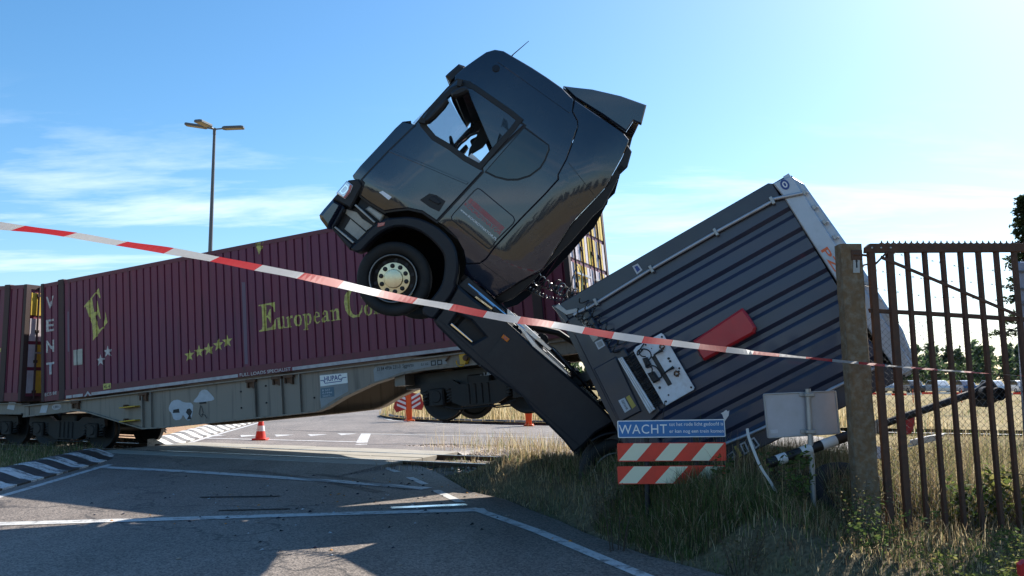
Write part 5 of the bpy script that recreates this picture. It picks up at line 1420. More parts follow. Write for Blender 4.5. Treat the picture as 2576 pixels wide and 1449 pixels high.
for k in range(3):
    tube('pipe', [(-0.75, 1.16 - k * 0.09, 1.03 + k * 0.03), (-1.4, 1.16 - k * 0.09, 1.05 + k * 0.03), (-2.1, 1.12 - k * 0.09, 1.13 - k * 0.02), (-2.9, 1.05 - k * 0.09, 1.02)], 0.016, 'chrome' if k == 0 else 'black_plastic', trk, 6)
both('cab_mount', [(-0.66, 0.93), (-0.68, 1.10), (-1.02, 1.10), (-1.45, 1.06), (-1.44, 1.0), (-0.9, 0.95)], 1.0, 1.16, 'black_plastic', trk, 0.01)
both('mount_strip', [(-0.925, 0.985), (-0.925, 0.962), (-1.18, 0.985), (-1.18, 1.005)], 1.16, 1.20, 'chrome', trk)
for s in (1, -1):
    arc = [(-3.70 + 0.56 * math.cos(a), 0.46 + 0.56 * math.sin(a)) for a in [math.radians(12 + k * 10) for k in range(17)]]
    arc2 = [(-3.70 + 0.535 * math.cos(a), 0.46 + 0.535 * math.sin(a)) for a in [math.radians(172 - k * 10) for k in range(17)]]
    plate('mudguard', arc + arc2, s * 0.60, s * 1.225, 'black_plastic', trk, FT, 0.01, 40)
    bm = bmesh.new()
    add_tube(bm, [(-2.35 - k * 0.07, s * 0.95, 1.06 + (0.05 if k % 2 else 0.0)) for k in range(9)], 0.022, 6)
    from_bm('valve_pipe', bm, 'dark_steel', trk)
plate('fifth_wheel', [(-3.05, -0.42), (-3.0, 0.42), (-3.85, 0.46), (-4.1, 0.25), (-3.6, 0.05), (-3.6, -0.05), (-4.1, -0.25), (-3.85, -0.46)], 0.96, 1.02, 'dark_steel', trk, lambda u, v, w: (u, v, w), 0.015)
for xx, zz, r_ in ((-1.9, 1.10, 0.09), (-2.55, 1.05, 0.07)):
    tube('air_tank', [(xx, -0.35, zz), (xx, 0.35, zz)], r_, 'dark_steel', trk, 12)
tube('rear_lift_cylinder', [(-1.5, 0.3, 1.05), (-2.0, 0.28, 1.32), (-2.4, 0.25, 1.38)], [0.05, 0.045, 0.03], 'dark_steel', trk, 8)

# cab interior, seen through the door windows
plate('dashboard', [(1.05, 1.42), (1.07, 2.12), (0.86, 2.14), (0.70, 2.02), (0.66, 1.85), (0.80, 1.42)], -1.12, 1.12, 'seat_cloth', trk, FT, 0.03)
st = lathe('steering_wheel', [(0.235, 0.0), (0.225, 0.016), (0.21, 0.016), (0.203, 0.0), (0.21, -0.016), (0.225, -0.016), (0.235, 0.0)], 'black_plastic', trk, lambda a, b, h: (0.60 + a * 0.80 + h * 0.6, 0.60 + b, 2.20 + a * 0.60 - h * 0.8), 28)
tube('steering_column', [(0.60, 0.60, 2.20), (0.80, 0.60, 1.92)], 0.045, 'black_plastic', trk, 8)
box('wheel_spoke', (-0.20, -0.03, -0.012), (0.20, 0.03, 0.012), 'black_plastic', trk, lambda x, y, z: (0.60 + x * 0.80 + z * 0.6, 0.60 + y, 2.20 + x * 0.60 - z * 0.8))
for s in (1, -1):
    seat = plate('seat', [(0.35, 1.70), (0.38, 1.82), (0.30, 1.88), (-0.12, 1.82), (-0.14, 1.70)], s * 0.60 - 0.25, s * 0.60 + 0.25, 'seat_cloth', trk, FT, 0.03)
    plate('seat_back', [(-0.02, 1.85), (0.0, 2.15), (-0.10, 2.50), (-0.22, 2.50), (-0.26, 2.1), (-0.20, 1.80)], s * 0.60 - 0.24, s * 0.60 + 0.24, 'seat_cloth', seat, FT, 0.04)
    plate('headrest', [(-0.10, 2.53), (-0.06, 2.60), (-0.10, 2.74), (-0.19, 2.74), (-0.22, 2.60), (-0.20, 2.53)], s * 0.60 - 0.14, s * 0.60 + 0.14, 'seat_cloth', seat, FT, 0.03)
    box('seat_base', (-0.1, s * 0.60 - 0.2, 1.42), (0.3, s * 0.60 + 0.2, 1.70), 'seat_cloth', seat)
box('overhead_console', (0.40, -1.10, 2.97), (0.98, 1.10, 3.30), 'cab_lining', trk, None, 0.03)
plate('curtain', [(0.95, 2.97), (0.72, 2.97), (0.70, 2.70), (0.78, 2.45), (0.84, 2.55), (0.88, 2.75)], -1.14, -1.10, 'cab_lining', trk, FT, 0.01)
box('bunk', (-0.62, -1.10, 1.95), (-0.30, 1.10, 2.12), 'cab_lining', trk, None, 0.03)
box('info_sheet', (0.14, 1.205, 2.18), (0.30, 1.208, 2.29), 'white_print', trk)
for y_ in (-1.13,):
    tube('seat_belt', [(0.10, -1.10, 2.85), (0.02, -1.0, 2.3), (0.05, -0.85, 1.8)], 0.02, 'seat_cloth', trk, 6)

# ------------------------------------------------------------------ trailer on its side, front wall towards the camera
MR = frame(TRC['_trailer'][0], sized(TRC['_trailer'][1]), SIZE)
trl = empty('truck_trailer', MR, 'dark box semi-trailer tipped over sideways, ribbed front wall with red case facing the camera', 'trailer')
FR = lambda u, v, w: (u, -w, v)
TW, TH, TL = 2.55, 3.05, 12.6
# ribbed wall sheet
us = []
u = 0.22
while u < 2.36:
    us += [(u, 0.0), (u + 0.125, 0.0), (u + 0.170, 0.036), (u + 0.222, 0.036)]
    u += 0.266
us = [(min(a, 2.36), b) for a, b in us if a < 2.37]
bm = bmesh.new()
lo = [bm.verts.new((a, b, 0.26)) for a, b in us]; hi = [bm.verts.new((a, b, 2.86)) for a, b in us]
for i in range(len(us) - 1):
    bm.faces.new([lo[i], lo[i + 1], hi[i + 1], hi[i]])
from_bm('ribbed_front_wall', bm, 'trailer_sheet', trl)
plate('corner_post', [(0.0, 0.0), (0.225, 0.02), (0.225, 2.84), (0.03, 2.84), (0.0, 2.80)], -0.06, 0.030, 'trailer_frame', trl, FR, 0.012)
plate('corner_post', [(2.335, 0.0), (2.55, -0.04), (2.55, 2.95), (2.335, 2.88)], -0.06, 0.030, 'trailer_frame', trl, FR, 0.012)
plate('bottom_sill', [(0.225, 0.0), (2.335, -0.03), (2.335, 0.30), (1.75, 0.33), (1.70, 0.50), (0.85, 0.46), (0.82, 0.30), (0.225, 0.29)], -0.06, 0.045, 'trailer_frame', trl, FR, 0.015)
plate('sill_box', [(0.90, 0.02), (1.60, 0.01), (1.60, 0.30), (0.90, 0.33)], 0.045, 0.075, 'trailer_frame', trl, FR, 0.015)
hd = plate('header', [(0.03, 2.84), (0.20, 2.862), (1.451, 2.884), (2.52, 2.93), (2.52, 3.10), (0.06, 3.06)], -0.05, 0.035, 'trailer_silver', trl, FR, 0.012)
plate('roof_bow', [(0.045, 3.05), (0.21, 3.125), (1.01, 3.174), (2.1, 3.20), (2.50, 3.13), (2.50, 3.06)], -0.10, 0.0, 'trailer_silver', trl, FR, 0.02)
for k in range(9):
    uu = 0.30 + k * 0.20
    bm = bmesh.new()
    add_prism(bm, [[(uu - 0.025, 3.055 + k * 0.009), (uu + 0.03, 3.058 + k * 0.009), (uu + 0.02, 3.10 + k * 0.009), (uu - 0.02, 3.095 + k * 0.009)]], 0.036, 0.06, FR, 0.004)
    add_tube(bm, [FR(uu, 3.08 + k * 0.009, 0.04), FR(uu + 0.03, 3.11 + k * 0.009, 0.05), FR(uu + 0.045, 3.09 + k * 0.009, 0.05)], 0.009, 5)
    from_bm('roof_hook', bm, 'galvanised', trl)
text('header_lettering', 'PZ 7B2', (0.955, 2.905), (1.70, 2.94), 0.085, 'orange_print', hd, FR, 0.038, 0.012)
ov = plate('maker_badge', [(0.114 + 0.062 * math.cos(a), 2.945 + 0.045 * math.sin(a)) for a in [k * math.pi / 10 for k in range(20)]], 0.035, 0.04, 'logo_blue', hd, FR)
plate('badge_ring', [[(0.114 + 0.038 * math.cos(a), 2.945 + 0.026 * math.sin(a)) for a in [k * math.pi / 8 for k in range(16)]], [(0.114 + 0.022 * math.cos(a), 2.945 + 0.013 * math.sin(a)) for a in [k * math.pi / 8 for k in range(16)]]], 0.040, 0.042, 'white_print', ov, FR)
# white tubes with clips
for pts in (TRC['tube'], [(2.30, 0.42)] + TRC['tube2'] + [(2.33, 2.78)]):
    pp = [FR(a, b, 0.058) for a, b in pts]
    tb = tube('cable_duct', pp, 0.019, 'trailer_silver', trl, 8)
for a, b in ((0.201, 1.186), (0.199, 2.033), (0.205, 2.74), (0.215, 0.42)):
    box('duct_clip', (a - 0.045, b - 0.018, 0.03), (a + 0.045, b + 0.018, 0.086), 'galvanised', trl, FR, 0.005)
plate('duct_bend', [(0.20, 0.10), (0.235, 0.10), (0.235, 0.30), (0.20, 0.30)], 0.03, 0.07, 'trailer_silver', trl, FR, 0.006)
plate('corner_bracket', [(0.01, -0.06), (0.17, 0.02), (0.21, 0.17), (0.16, 0.175), (0.12, 0.05), (0.0, 0.0)], 0.03, 0.05, 'galvanised', trl, FR, 0.004)
plate('corner_flap', [(-0.03, -0.10), (0.25, -0.04), (0.235, 0.02), (0.0, 0.0)], -0.04, 0.028, 'trailer_frame', trl, FR, 0.008)
# red case
rc = TRC['red_case']
case = plate('red_case', rc, -0.03, 0.15, 'red_case', trl, FR, 0.025)
plate('case_lid_seam', [(1.16, 1.205), (1.43, 1.21), (1.43, 1.22), (1.16, 1.215)], 0.15, 0.152, 'print_black', case, FR)
# connection panel
pn = plate('connection_panel', TRC['panel'], 0.07, 0.082, 'panel_white', trl, FR, 0.004)
plate('panel_slot', TRC['slot'], 0.082, 0.092, 'chassis_black', pn, FR, 0.004)
plate('socket', TRC['boxA'], 0.082, 0.15, 'black_plastic', pn, FR, 0.012)
plate('socket', TRC['boxB'], 0.082, 0.16, 'black_plastic', pn, FR, 0.015)
for (a, b, r_) in ((0.96, 0.92, 0.012), (1.62, 0.94, 0.012), (1.63, 0.61, 0.012), (0.95, 0.71, 0.011), (1.46, 0.62, 0.015), (1.215, 0.87, 0.015), (1.25, 0.87, 0.015), (1.40, 0.90, 0.014), (1.43, 0.865, 0.013), (1.58, 0.67, 0.010), (1.37, 0.925, 0.012), (1.02, 0.75, 0.006), (1.08, 0.82, 0.006)):
    lathe('panel_bolt', [(r_, 0.0), (r_, 0.006), (r_ * 0.6, 0.009), (0, 0.009)], 'print_black', pn, lambda x, y, h, a=a, b=b: FR(a + x, b + y, 0.082 + h), 10)
for (a, b) in ((1.06, 0.87), (1.41, 0.87)):
    bm = bmesh.new()
    for k in range(7):
        an = k * 0.9; add_tube(bm, [FR(a + 0.035 * math.cos(an), b + 0.03 * math.sin(an), 0.083), FR(a + 0.02 * math.cos(an + 1), b + 0.03 * math.sin(an + 1), 0.105), FR(a + 0.04 * math.cos(an + 2), b + 0.02 * math.sin(an + 2), 0.09)], 0.006, 4)
    from_bm('torn_coupling', bm, 'rust', pn)
for (a0, b0, a1, b1) in ((1.10, 0.74, 1.10, 0.86), (1.34, 0.74, 1.33, 0.88)):
    tube('coupling_hose', [FR(a0, b0, 0.09), FR((a0 + a1) / 2, (b0 + b1) / 2, 0.12), FR(a1, b1, 0.11)], [0.008, 0.012, 0.02], 'black_plastic', pn, 7)
def cab_(pts, r=0.008):
    q = [(a, b, c) for a, b, c in pts]
    for _ in range(2):
        q = smooth_loop(q, 1, False)
    tube('cable', [FR(*p) for p in q], r, 'black_plastic', pn, 6)
cab_([(0.98, 0.66, 0.09), (1.03, 0.56, 0.13), (0.96, 0.62, 0.16), (1.02, 0.73, 0.15), (1.12, 0.72, 0.14), (1.13, 0.62, 0.14)])
cab_([(0.93, 0.70, 0.09), (0.99, 0.60, 0.14), (1.06, 0.62, 0.17), (1.08, 0.66, 0.16)])
cab_([(1.12, 0.64, 0.15), (1.21, 0.59, 0.17), (1.20, 0.70, 0.16), (1.32, 0.72, 0.12), (1.38, 0.70, 0.10), (1.34, 0.62, 0.16)])
cab_([(1.19, 0.60, 0.15), (1.22, 0.68, 0.18), (1.30, 0.62, 0.17)])
cab_([(1.62, 0.60, 0.085), (1.70, 0.55, 0.10), (1.78, 0.50, 0.12), (1.90, 0.38, 0.10)], 0.005)
rl = plate('white_rail', TRC['rail'], 0.075, 0.115, 'panel_white', trl, FR, 0.006)
for f in (0.33, 0.66):
    a = [Vector(TRC['rail'][0]).lerp(Vector(TRC['rail'][1]), f), Vector(TRC['rail'][3]).lerp(Vector(TRC['rail'][2]), f)]
    plate('rail_groove', [(a[0].x, a[0].y - 0.005), (a[1].x, a[1].y - 0.005), (a[1].x, a[1].y + 0.005), (a[0].x, a[0].y + 0.005)], 0.1152, 0.117, 'galvanised', rl, FR)
# dirty grille behind the panel
bm = bmesh.new()
for k in range(26):
    a = 0.96 + k * 0.026
    add_tube(bm, [FR(a, 0.40 + 0.02 * math.sin(k * 2.1), 0.06), FR(a + 0.012, 0.47, 0.085 + 0.02 * math.sin(k * 1.3)), FR(a, 0.55, 0.06)], 0.009, 5)
from_bm('hose_bundle', bm, 'dark_steel', trl)
for nm, mm in (('stk1', 'sticker_white'), ('stk2', 'sticker_yellow')):
    s_ = plate('sticker', TRC[nm], 0.0755 if nm else 0, 0.078, mm, trl, FR)
text('sticker_print', 'GEFAHR', (1.385, 0.145), (1.51, 0.148), 0.03, 'print_black', trl, FR, 0.0795, 0.01)
plate('rating_plate', TRC['yplate'], 0.046, 0.050, 'grey_plate', trl, FR)
q_ = plate('rating_plate', TRC['qplate'], 0.046, 0.050, 'sticker_white', trl, FR)
plate('plate_print', inset(TRC['qplate'], 0.016), 0.0502, 0.0515, 'wagon_grey_clean', q_, FR)
lb = plate('label', TRC['label_top'], 0.031, 0.034, 'sticker_white', trl, FR)
plate('label_print', inset(TRC['label_top'], 0.018), 0.0342, 0.0355, 'logo_blue', lb, FR)
for k in range(4):
    pts = TRC['labels'][4 * k:4 * k + 4]
    l_ = plate('label', pts, 0.031, 0.034, ('wagon_grey_clean', 'sticker_yellow', 'sticker_white', 'sticker_white')[k], trl, FR)
    plate('label_print', inset(pts, 0.016), 0.0342, 0.0355, 'print_black' if k != 1 else 'sticker_yellow', l_, FR)
# body behind the wall: curtains, roof, floor, rear doors, chassis beams
box('side_curtain', (0.01, 0.07, 0.10), (0.03, TL, 2.98), 'tarpaulin', trl)
box('side_curtain', (2.52, 0.07, 0.10), (2.54, TL, 2.98), 'tarpaulin', trl)
box('side_rail', (0.0, 0.065, 2.98), (0.06, TL, 3.05), 'trailer_silver', trl)
box('side_rail', (2.49, 0.065, 2.98), (2.55, TL, 3.05), 'trailer_silver', trl)
box('roof_sheet', (0.061, 0.11, 3.04), (2.489, TL, 3.055), 'roof_tarp', trl)
box('floor_frame', (0.02, 0.07, -0.10), (2.53, TL, 0.08), 'trailer_frame', trl)
for a in (0.80, 1.66):
    box('chassis_beam', (a, 0.5, -0.42), (a + 0.12, TL - 0.3, -0.10), 'chassis_black', trl)
for k in range(2):
    d = box('rear_door', (0.03 + k * 1.25, TL, 0.05), (1.27 + k * 1.25, TL + 0.04, 3.0), 'trailer_silver', trl, None, 0.01)
for k in range(9):
    yy = 0.9 + k * 1.35
    box('roof_stay', (0.07, yy, 3.056), (2.48, yy + 0.05, 3.075), 'trailer_silver', trl)

# body sides are not flat: they roll in towards the sills, the roof and the front corners
CAB_PARTS = ('cab_side', 'door_seal', 'door', 'window_frame', 'window_pane', 'door_handle', 'handle_grip', 'door_crease', 'quarter_window', 'window_groove', 'locker_hatch', 'locker_groove',
             'side_reflector', 'barcode_logo', 'company_name', 'web_address', 'roof_crease', 'roof_lamp_mount', 'side_fairing', 'fairing_seam', 'rubber_edge', 'info_sheet')
for o in list(bpy.data.objects):
    base = o.name.split('.')[0]
    if base not in CAB_PARTS or o.type != 'MESH':
        continue
    p = o.parent
    while p is not None and p.parent is not None:
        p = p.parent
    if p is not trk:
        continue
    bm = bmesh.new(); bm.from_mesh(o.data)
    xs = [v.co.x for v in bm.verts]; zs = [v.co.z for v in bm.verts]
    if max(xs) - min(xs) > 0.12 or max(zs) - min(zs) > 0.12:
        k = math.ceil(min(zs) / 0.09)
        while k * 0.09 < max(zs):
            bmesh.ops.bisect_plane(bm, geom=bm.verts[:] + bm.edges[:] + bm.faces[:], plane_co=(0, 0, k * 0.09 + 0.0007), plane_no=(0, 0, 1)); k += 1
        k = math.ceil(min(xs) / 0.11)
        while k * 0.11 < max(xs):
            bmesh.ops.bisect_plane(bm, geom=bm.verts[:] + bm.edges[:] + bm.faces[:], plane_co=(k * 0.11 + 0.0007, 0, 0), plane_no=(1, 0, 0)); k += 1
    for v in bm.verts:
        v.co.y -= math.copysign(roll_in(v.co.x, v.co.z), v.co.y)
    bm.to_mesh(o.data); bm.free()
    for q in o.data.polygons:
        q.use_smooth = True
    o.data.set_sharp_from_angle(angle=R(32))

# coiled air hoses from the tractor to the trailer
def coil(name, p0, p1, r0, turns, rw, m, parent, sag=0.0):
    """p0, p1 world points; built in the parent's frame."""
    inv = parent.matrix_world.inverted()
    p0, p1 = Vector(p0), Vector(p1)
    d = (p1 - p0); L_ = d.length; d.normalize()
    a = d.cross(Vector((0, 0, 1))).normalized(); b = d.cross(a)
    n = turns * 12
    pts = []
    for i in range(n + 1):
        t = i / n; an = 2 * math.pi * turns * t
        rr = r0 * (0.85 + 0.25 * math.sin(t * 9.0))
        q = p0 + d * (L_ * t) + a * math.cos(an) * rr + b * math.sin(an) * rr + Vector((0, 0, -sag * 4 * t * (1 - t)))
        pts.append(inv @ q)
    return tube(name, pts, rw, m, parent, 5, 60)
mat('hose_rubber', (0.02, 0.02, 0.022), 0.28, var=0.1, coat=0.4)
bpy.context.view_layer.update()
coil('air_hose', sized((0.22, 11.30, 3.09)), sized((0.78, 10.62, 2.75)), 0.075, 10, 0.0095, 'hose_rubber', trk, 0.05)
coil('air_hose', sized((0.16, 11.25, 2.92)), sized((0.80, 10.55, 2.66)), 0.026, 16, 0.0070, 'hose_rubber', trk, 0.06)
coil('air_hose', sized((0.55, 11.10, 2.95)), sized((0.86, 10.55, 2.68)), 0.07, 8, 0.009, 'hose_rubber', trk, 0.05)
def on_wall(a, b, w):
    return tuple(MR @ Vector(FR(a, b, w)))
coil('air_hose', on_wall(0.20, 0.22, 0.12), on_wall(0.90, 0.42, 0.12), 0.060, 8, 0.009, 'hose_rubber', trk, 0.02)
coil('air_hose', on_wall(0.10, 0.30, 0.15), on_wall(0.86, 0.52, 0.14), 0.055, 7, 0.008, 'hose_rubber', trk, 0.02)
coil('air_hose', on_wall(0.24, 0.14, 0.10), on_wall(0.60, 0.30, 0.11), 0.024, 9, 0.007, 'hose_rubber', trk, 0.01)
tube('air_hose', [MT.inverted() @ Vector(sized(p)) for p in ((0.70, 10.7, 2.7), (0.74, 10.65, 2.95), (0.80, 10.62, 3.12), (0.85, 10.6, 3.0), (0.84, 10.55, 2.72))], 0.008, 'hose_rubber', trk, 6)

# ------------------------------------------------------------------ crossing sign with striped boards
def FV(d):
    return lambda u, v, w: (u, d - w, v)
def rrect(p, r, n=4):
    """Round the corners of a quad."""
    res = []
    k = len(p)
    for i in range(k):
        a, b, c = Vector(p[i - 1]), Vector(p[i]), Vector(p[(i + 1) % k])
        s = b + (a - b).normalized() * r; e = b + (c - b).normalized() * r
        for j in range(n + 1):
            t = j / n
            q = (1 - t) ** 2 * s + 2 * t * (1 - t) * b + t * t * e
            res.append((q.x, q.y))
    return res
F8 = FV(9.5)
sg = empty('crossing_sign', Matrix.Translation((1.71, 9.54, 0.2)), 'blue WACHT sign above two red and cream striped boards in the grass', 'sign')
SGI = Matrix.Translation((-1.71, -9.54, -0.2))
def FS(u, v, w):
    return tuple(SGI @ Vector(F8(u, v, w)))
tb_ = plate('text_board', rrect(TRC['wacht'], 0.015), -0.012, 0.0, 'sign_white', sg, FS)
plate('board_face', rrect(inset(TRC['wacht'], 0.010), 0.010), 0.0, 0.002, 'sign_blue', tb_, FS)
wt = TRC['wtext']
text('sign_word', 'WACHT', (wt[0][0], 1.140), (wt[1][0], 1.146), 0.101, 'sign_white', tb_, FS, 0.0035, 0.004, 1.1)
text('sign_line', 'tot het rode licht gedoofd is', (TRC['l1'][0][0], TRC['l1'][0][1] + 0.002), (TRC['l1'][1][0], TRC['l1'][1][1] + 0.002), 0.039, 'sign_white', tb_, FS, 0.0035, 0.006)
text('sign_line', 'er kan nog een trein komen', (TRC['l2'][0][0], TRC['l2'][0][1] + 0.002), (TRC['l2'][1][0], TRC['l2'][1][1] + 0.002), 0.039, 'sign_white', tb_, FS, 0.0035, 0.006)
for nm in ('board1', 'board2'):
    q = TRC[nm]
    bd = plate('striped_board', rrect(q, 0.015), -0.012, 0.0, 'sign_red', sg, FS)
    x0, x1 = q[0][0] + 0.006, q[1][0] - 0.006
    zt, zb = (q[0][1] + q[1][1]) / 2 - 0.006, (q[2][1] + q[3][1]) / 2 + 0.006
    for k in range(3):
        xs = x0 + 0.010 + k * 0.386
        sh = 0.163; wd = 0.192
        pts = [(xs, zb), (xs + wd, zb), (min(xs + wd + sh, x1), zt), (xs + sh, zt)]
        plate('cream_stripe', pts, 0.0, 0.0022, 'sign_cream', bd, FS)
for xx in (1.45, 1.98):
    tube('post', [tuple(SGI @ Vector((xx, 9.545, 0.0))), tuple(SGI @ Vector((xx, 9.545, 1.26)))], 0.028, 'black_plastic', sg, 10)
hk = plate('torn_tag', [(2.285, 1.272), (2.262, 1.345), (2.245, 1.36), (2.268, 1.368), (2.305, 1.395), (2.322, 1.378), (2.338, 1.39), (2.33, 1.335)], 0.002, 0.006, 'plastic_white', sg, FS)

# blank road sign seen from behind
bs_ = empty('road_sign', Matrix.Translation((3.05, 9.15, 0.2)), 'grey rectangular road sign seen from behind on a slanted galvanised post', 'sign')
BI = Matrix.Translation((-3.05, -9.15, -0.2))
F9 = FV(9.1)
def FB(u, v, w):
    return tuple(BI @ Vector(F9(u, v, w)))
pb = plate('sign_panel', rrect(TRC['blank'], 0.02), -0.012, 0.0, 'sign_back', bs_, FB)
plate('panel_rim', [rrect(TRC['blank'], 0.02), rrect(inset(TRC['blank'], 0.014), 0.014)[::-1]], 0.0, 0.014, 'galvanised', pb, FB, 0.003)
plate('maker_label', [(2.66, 1.168), (2.735, 1.172), (2.735, 1.21), (2.658, 1.206)], 0.0005, 0.003, 'sticker_white', pb, FB)
bp_ = TRC['blank_post']
tube('post', [FB(bp_[0][0] - 0.0, bp_[0][1] + 0.02, 0.045), FB(bp_[1][0] + 0.005, bp_[1][1], 0.045), FB(bp_[1][0] + 0.012, 0.05, 0.045)], 0.028, 'galvanised', bs_, 12)
for zc in (1.565, 1.19):
    bm = bmesh.new()
    add_box(bm, (2.965, zc - 0.02, 0.0), (3.125, zc + 0.02, 0.018), FB, 0.004)
    add_box(bm, (3.005, zc - 0.018, 0.018), (3.09, zc + 0.018, 0.085), FB, 0.006)
    from_bm('clamp', bm, 'galvanised', bs_)

# ------------------------------------------------------------------ gate, gate post, barbed wire
GP = TRC['gpost']
gp = empty('gate_post', Matrix.Translation((3.42, 8.6, 0.1)), 'weathered brown concrete gate post with a steel lock plate, left of the rusty gate', 'post')
GI = Matrix.Translation((-3.42, -8.6, -0.1))
FG0 = FV(8.6)
def FG(u, v, w):
    return tuple(GI @ Vector(FG0(u, v, w)))
# post: slightly tapering and leaning, worn edges
bm = bmesh.new()
rows = []
for i in range(25):
    t = i / 24
    z = 0.0 + t * 3.06
    xl = 3.365 + (GP[0][0] - 3.365) * t; xr = 3.585 + (GP[2][0] - 3.585) * t
    ch = 0.022
    j = lambda a: a + rnd.uniform(-0.004, 0.004)
    ring = [(xl + ch, 0.0), (xr - ch, 0.0), (xr, -ch), (xr, -0.20 + ch), (xr - ch, -0.20), (xl + ch, -0.20), (xl, -0.20 + ch), (xl, -ch)]
    zz = z if i < 24 else 3.065
    rows.append([bm.verts.new(FG(j(a), zz, j(b))) for a, b in ring])
for a, b in zip(rows[:-1], rows[1:]):
    for k in range(8):
        bm.faces.new([a[k], a[(k + 1) % 8], b[(k + 1) % 8], b[k]])
bm.faces.new(rows[0][::-1]); bm.faces.new(rows[-1])
from_bm('post_shaft', bm, 'old_concrete_post', gp, 30)
lp = plate('lock_plate', TRC['gplate'], -0.004, 0.008, 'galvanised', gp, FG, 0.002)
cx_ = sum(p[0] for p in TRC['gplate']) / 4; cz_ = sum(p[1] for p in TRC['gplate']) / 4
plate('keyhole', [(cx_ - 0.008, cz_ - 0.04), (cx_ + 0.008, cz_ - 0.04), (cx_ + 0.006, cz_ + 0.01), (cx_ + 0.012, cz_ + 0.03), (cx_, cz_ + 0.045), (cx_ - 0.012, cz_ + 0.03), (cx_ - 0.006, cz_ + 0.01)], 0.008, 0.010, 'print_black', lp, FG)
plate('hinge_plate', [(cx_ - 0.05, 2.90), (cx_ + 0.06, 2.90), (cx_ + 0.06, 3.0), (cx_ - 0.05, 3.0)], -0.004, 0.014, 'rusty_bar', gp, FG, 0.004)
tube('hinge_pin', [FG(cx_ - 0.03, 2.955, 0.02), FG(cx_ + 0.16, 2.945, -0.02)], 0.012, 'rusty_bar', gp, 8)

gt = empty('steel_gate', Matrix.Translation((4.4, 8.6, 0.1)), 'tall rusty barred steel gate with toothed top rail and wire mesh', 'gate')
HI = Matrix.Translation((-4.4, -8.6, -0.1))
def FH(u, v, w):
    return tuple(HI @ Vector(FG0(u, v, w)))
bt = [tuple(p) for p in TRC['bars_t']]; bb = [tuple(p) for p in TRC['bars_b']]
while len(bb) < len(bt):
    bb.append((bb[-1][0] + 0.178, bb[-1][1]))
for k in range(9):
    bt.append((bt[-1][0] + 0.178, bt[-1][1])); bb.append((bb[-1][0] + 0.178, bb[-1][1]))
for i, (a, b) in enumerate(zip(bt, bb)):
    hw = 0.032 if i < 2 else 0.018
    plate('gate_bar', [(b[0] - hw, b[1] - 0.06), (b[0] + hw, b[1] - 0.06), (a[0] + hw, a[1] + 0.02), (a[0] - hw, a[1] + 0.02)], -0.055, 0.002 + (0.006 if i < 2 else 0.0), 'rusty_bar', gt, FH, 0.004)
x_r = bt[-1][0] + 0.05
plate('top_rail', [(3.51, 2.985), (3.515, 3.03), (3.555, 3.065), (x_r, 3.07), (x_r, 2.995), (3.51, 2.975)], -0.058, 0.012, 'rusty_bar', gt, FH, 0.004)
tz = []
xx = 3.68
bm = bmesh.new()
while xx < x_r - 0.06:
    add_prism(bm, [[(xx - 0.030, 3.068), (xx + 0.030, 3.068), (xx + 0.008, 3.078), (xx + 0.003, 3.098), (xx - 0.003, 3.098), (xx - 0.008, 3.078)]], -0.02, -0.015, FH)
    xx += 0.0593
from_bm('spike_strip', bm, 'rusty_bar', gt)
plate('middle_rail', [(3.54, 2.38), (3.53, 2.42), (4.05, 2.395), (5.05, 2.335), (x_r, 2.27), (x_r, 2.225), (5.05, 2.29), (4.05, 2.352)], -0.05, -0.012, 'rusty_bar', gt, FH, 0.004)
br = [Vector(p) for p in TRC['brace']]
dv = (br[1] - br[0]).normalized(); nv = Vector((-dv.y, dv.x)) * 0.016
plate('brace', [tuple(br[0] + nv), tuple(br[0] - nv), tuple(br[1] - nv), tuple(br[1] + nv)], 0.004, 0.016, 'rusty_bar', gt, FH, 0.003)
plate('bottom_rail', [(3.60, 0.15), (3.60, 0.215), (x_r + 0.1, 0.215), (x_r + 0.1, 0.15)], -0.06, 0.012, 'rusty_bar', gt, FH, 0.004)
tube('corner_stay', [FH(3.60, 2.86, 0.012), FH(3.72, 2.98, 0.012)], 0.010, 'rusty_bar', gt, 6)
for a in (3.57, 3.66, 3.755):
    lathe('bolt', [(0.010, 0), (0.010, 0.005), (0.006, 0.008), (0, 0.008)], 'galvanised', gt, lambda x, y, h, a=a: FH(a + x, 3.022 + y, 0.012 + h), 8)
# wire mesh behind the bars: zigzag wires
bm = bmesh.new()
cw, chh = 0.034, 0.050
k = 0
xx = 3.47
while xx < 5.6:
    pts = []
    zz = 0.30; q = 0
    while zz < 2.36 - (xx - 3.5) * 0.065:
        pts.append(FH(xx + (cw if (q + k) % 2 else 0.0) + 0.006 * math.sin(zz * 5 + k), zz, -0.075 + 0.01 * math.sin(k * 0.7 + zz * 2)))
        zz += chh * 0.55 if q % 2 else chh * 0.75; q += 1
    add_tube(bm, pts, 0.0026, 3, False)
    xx += cw; k += 1
from_bm('wire_mesh', bm, 'wire', gt)

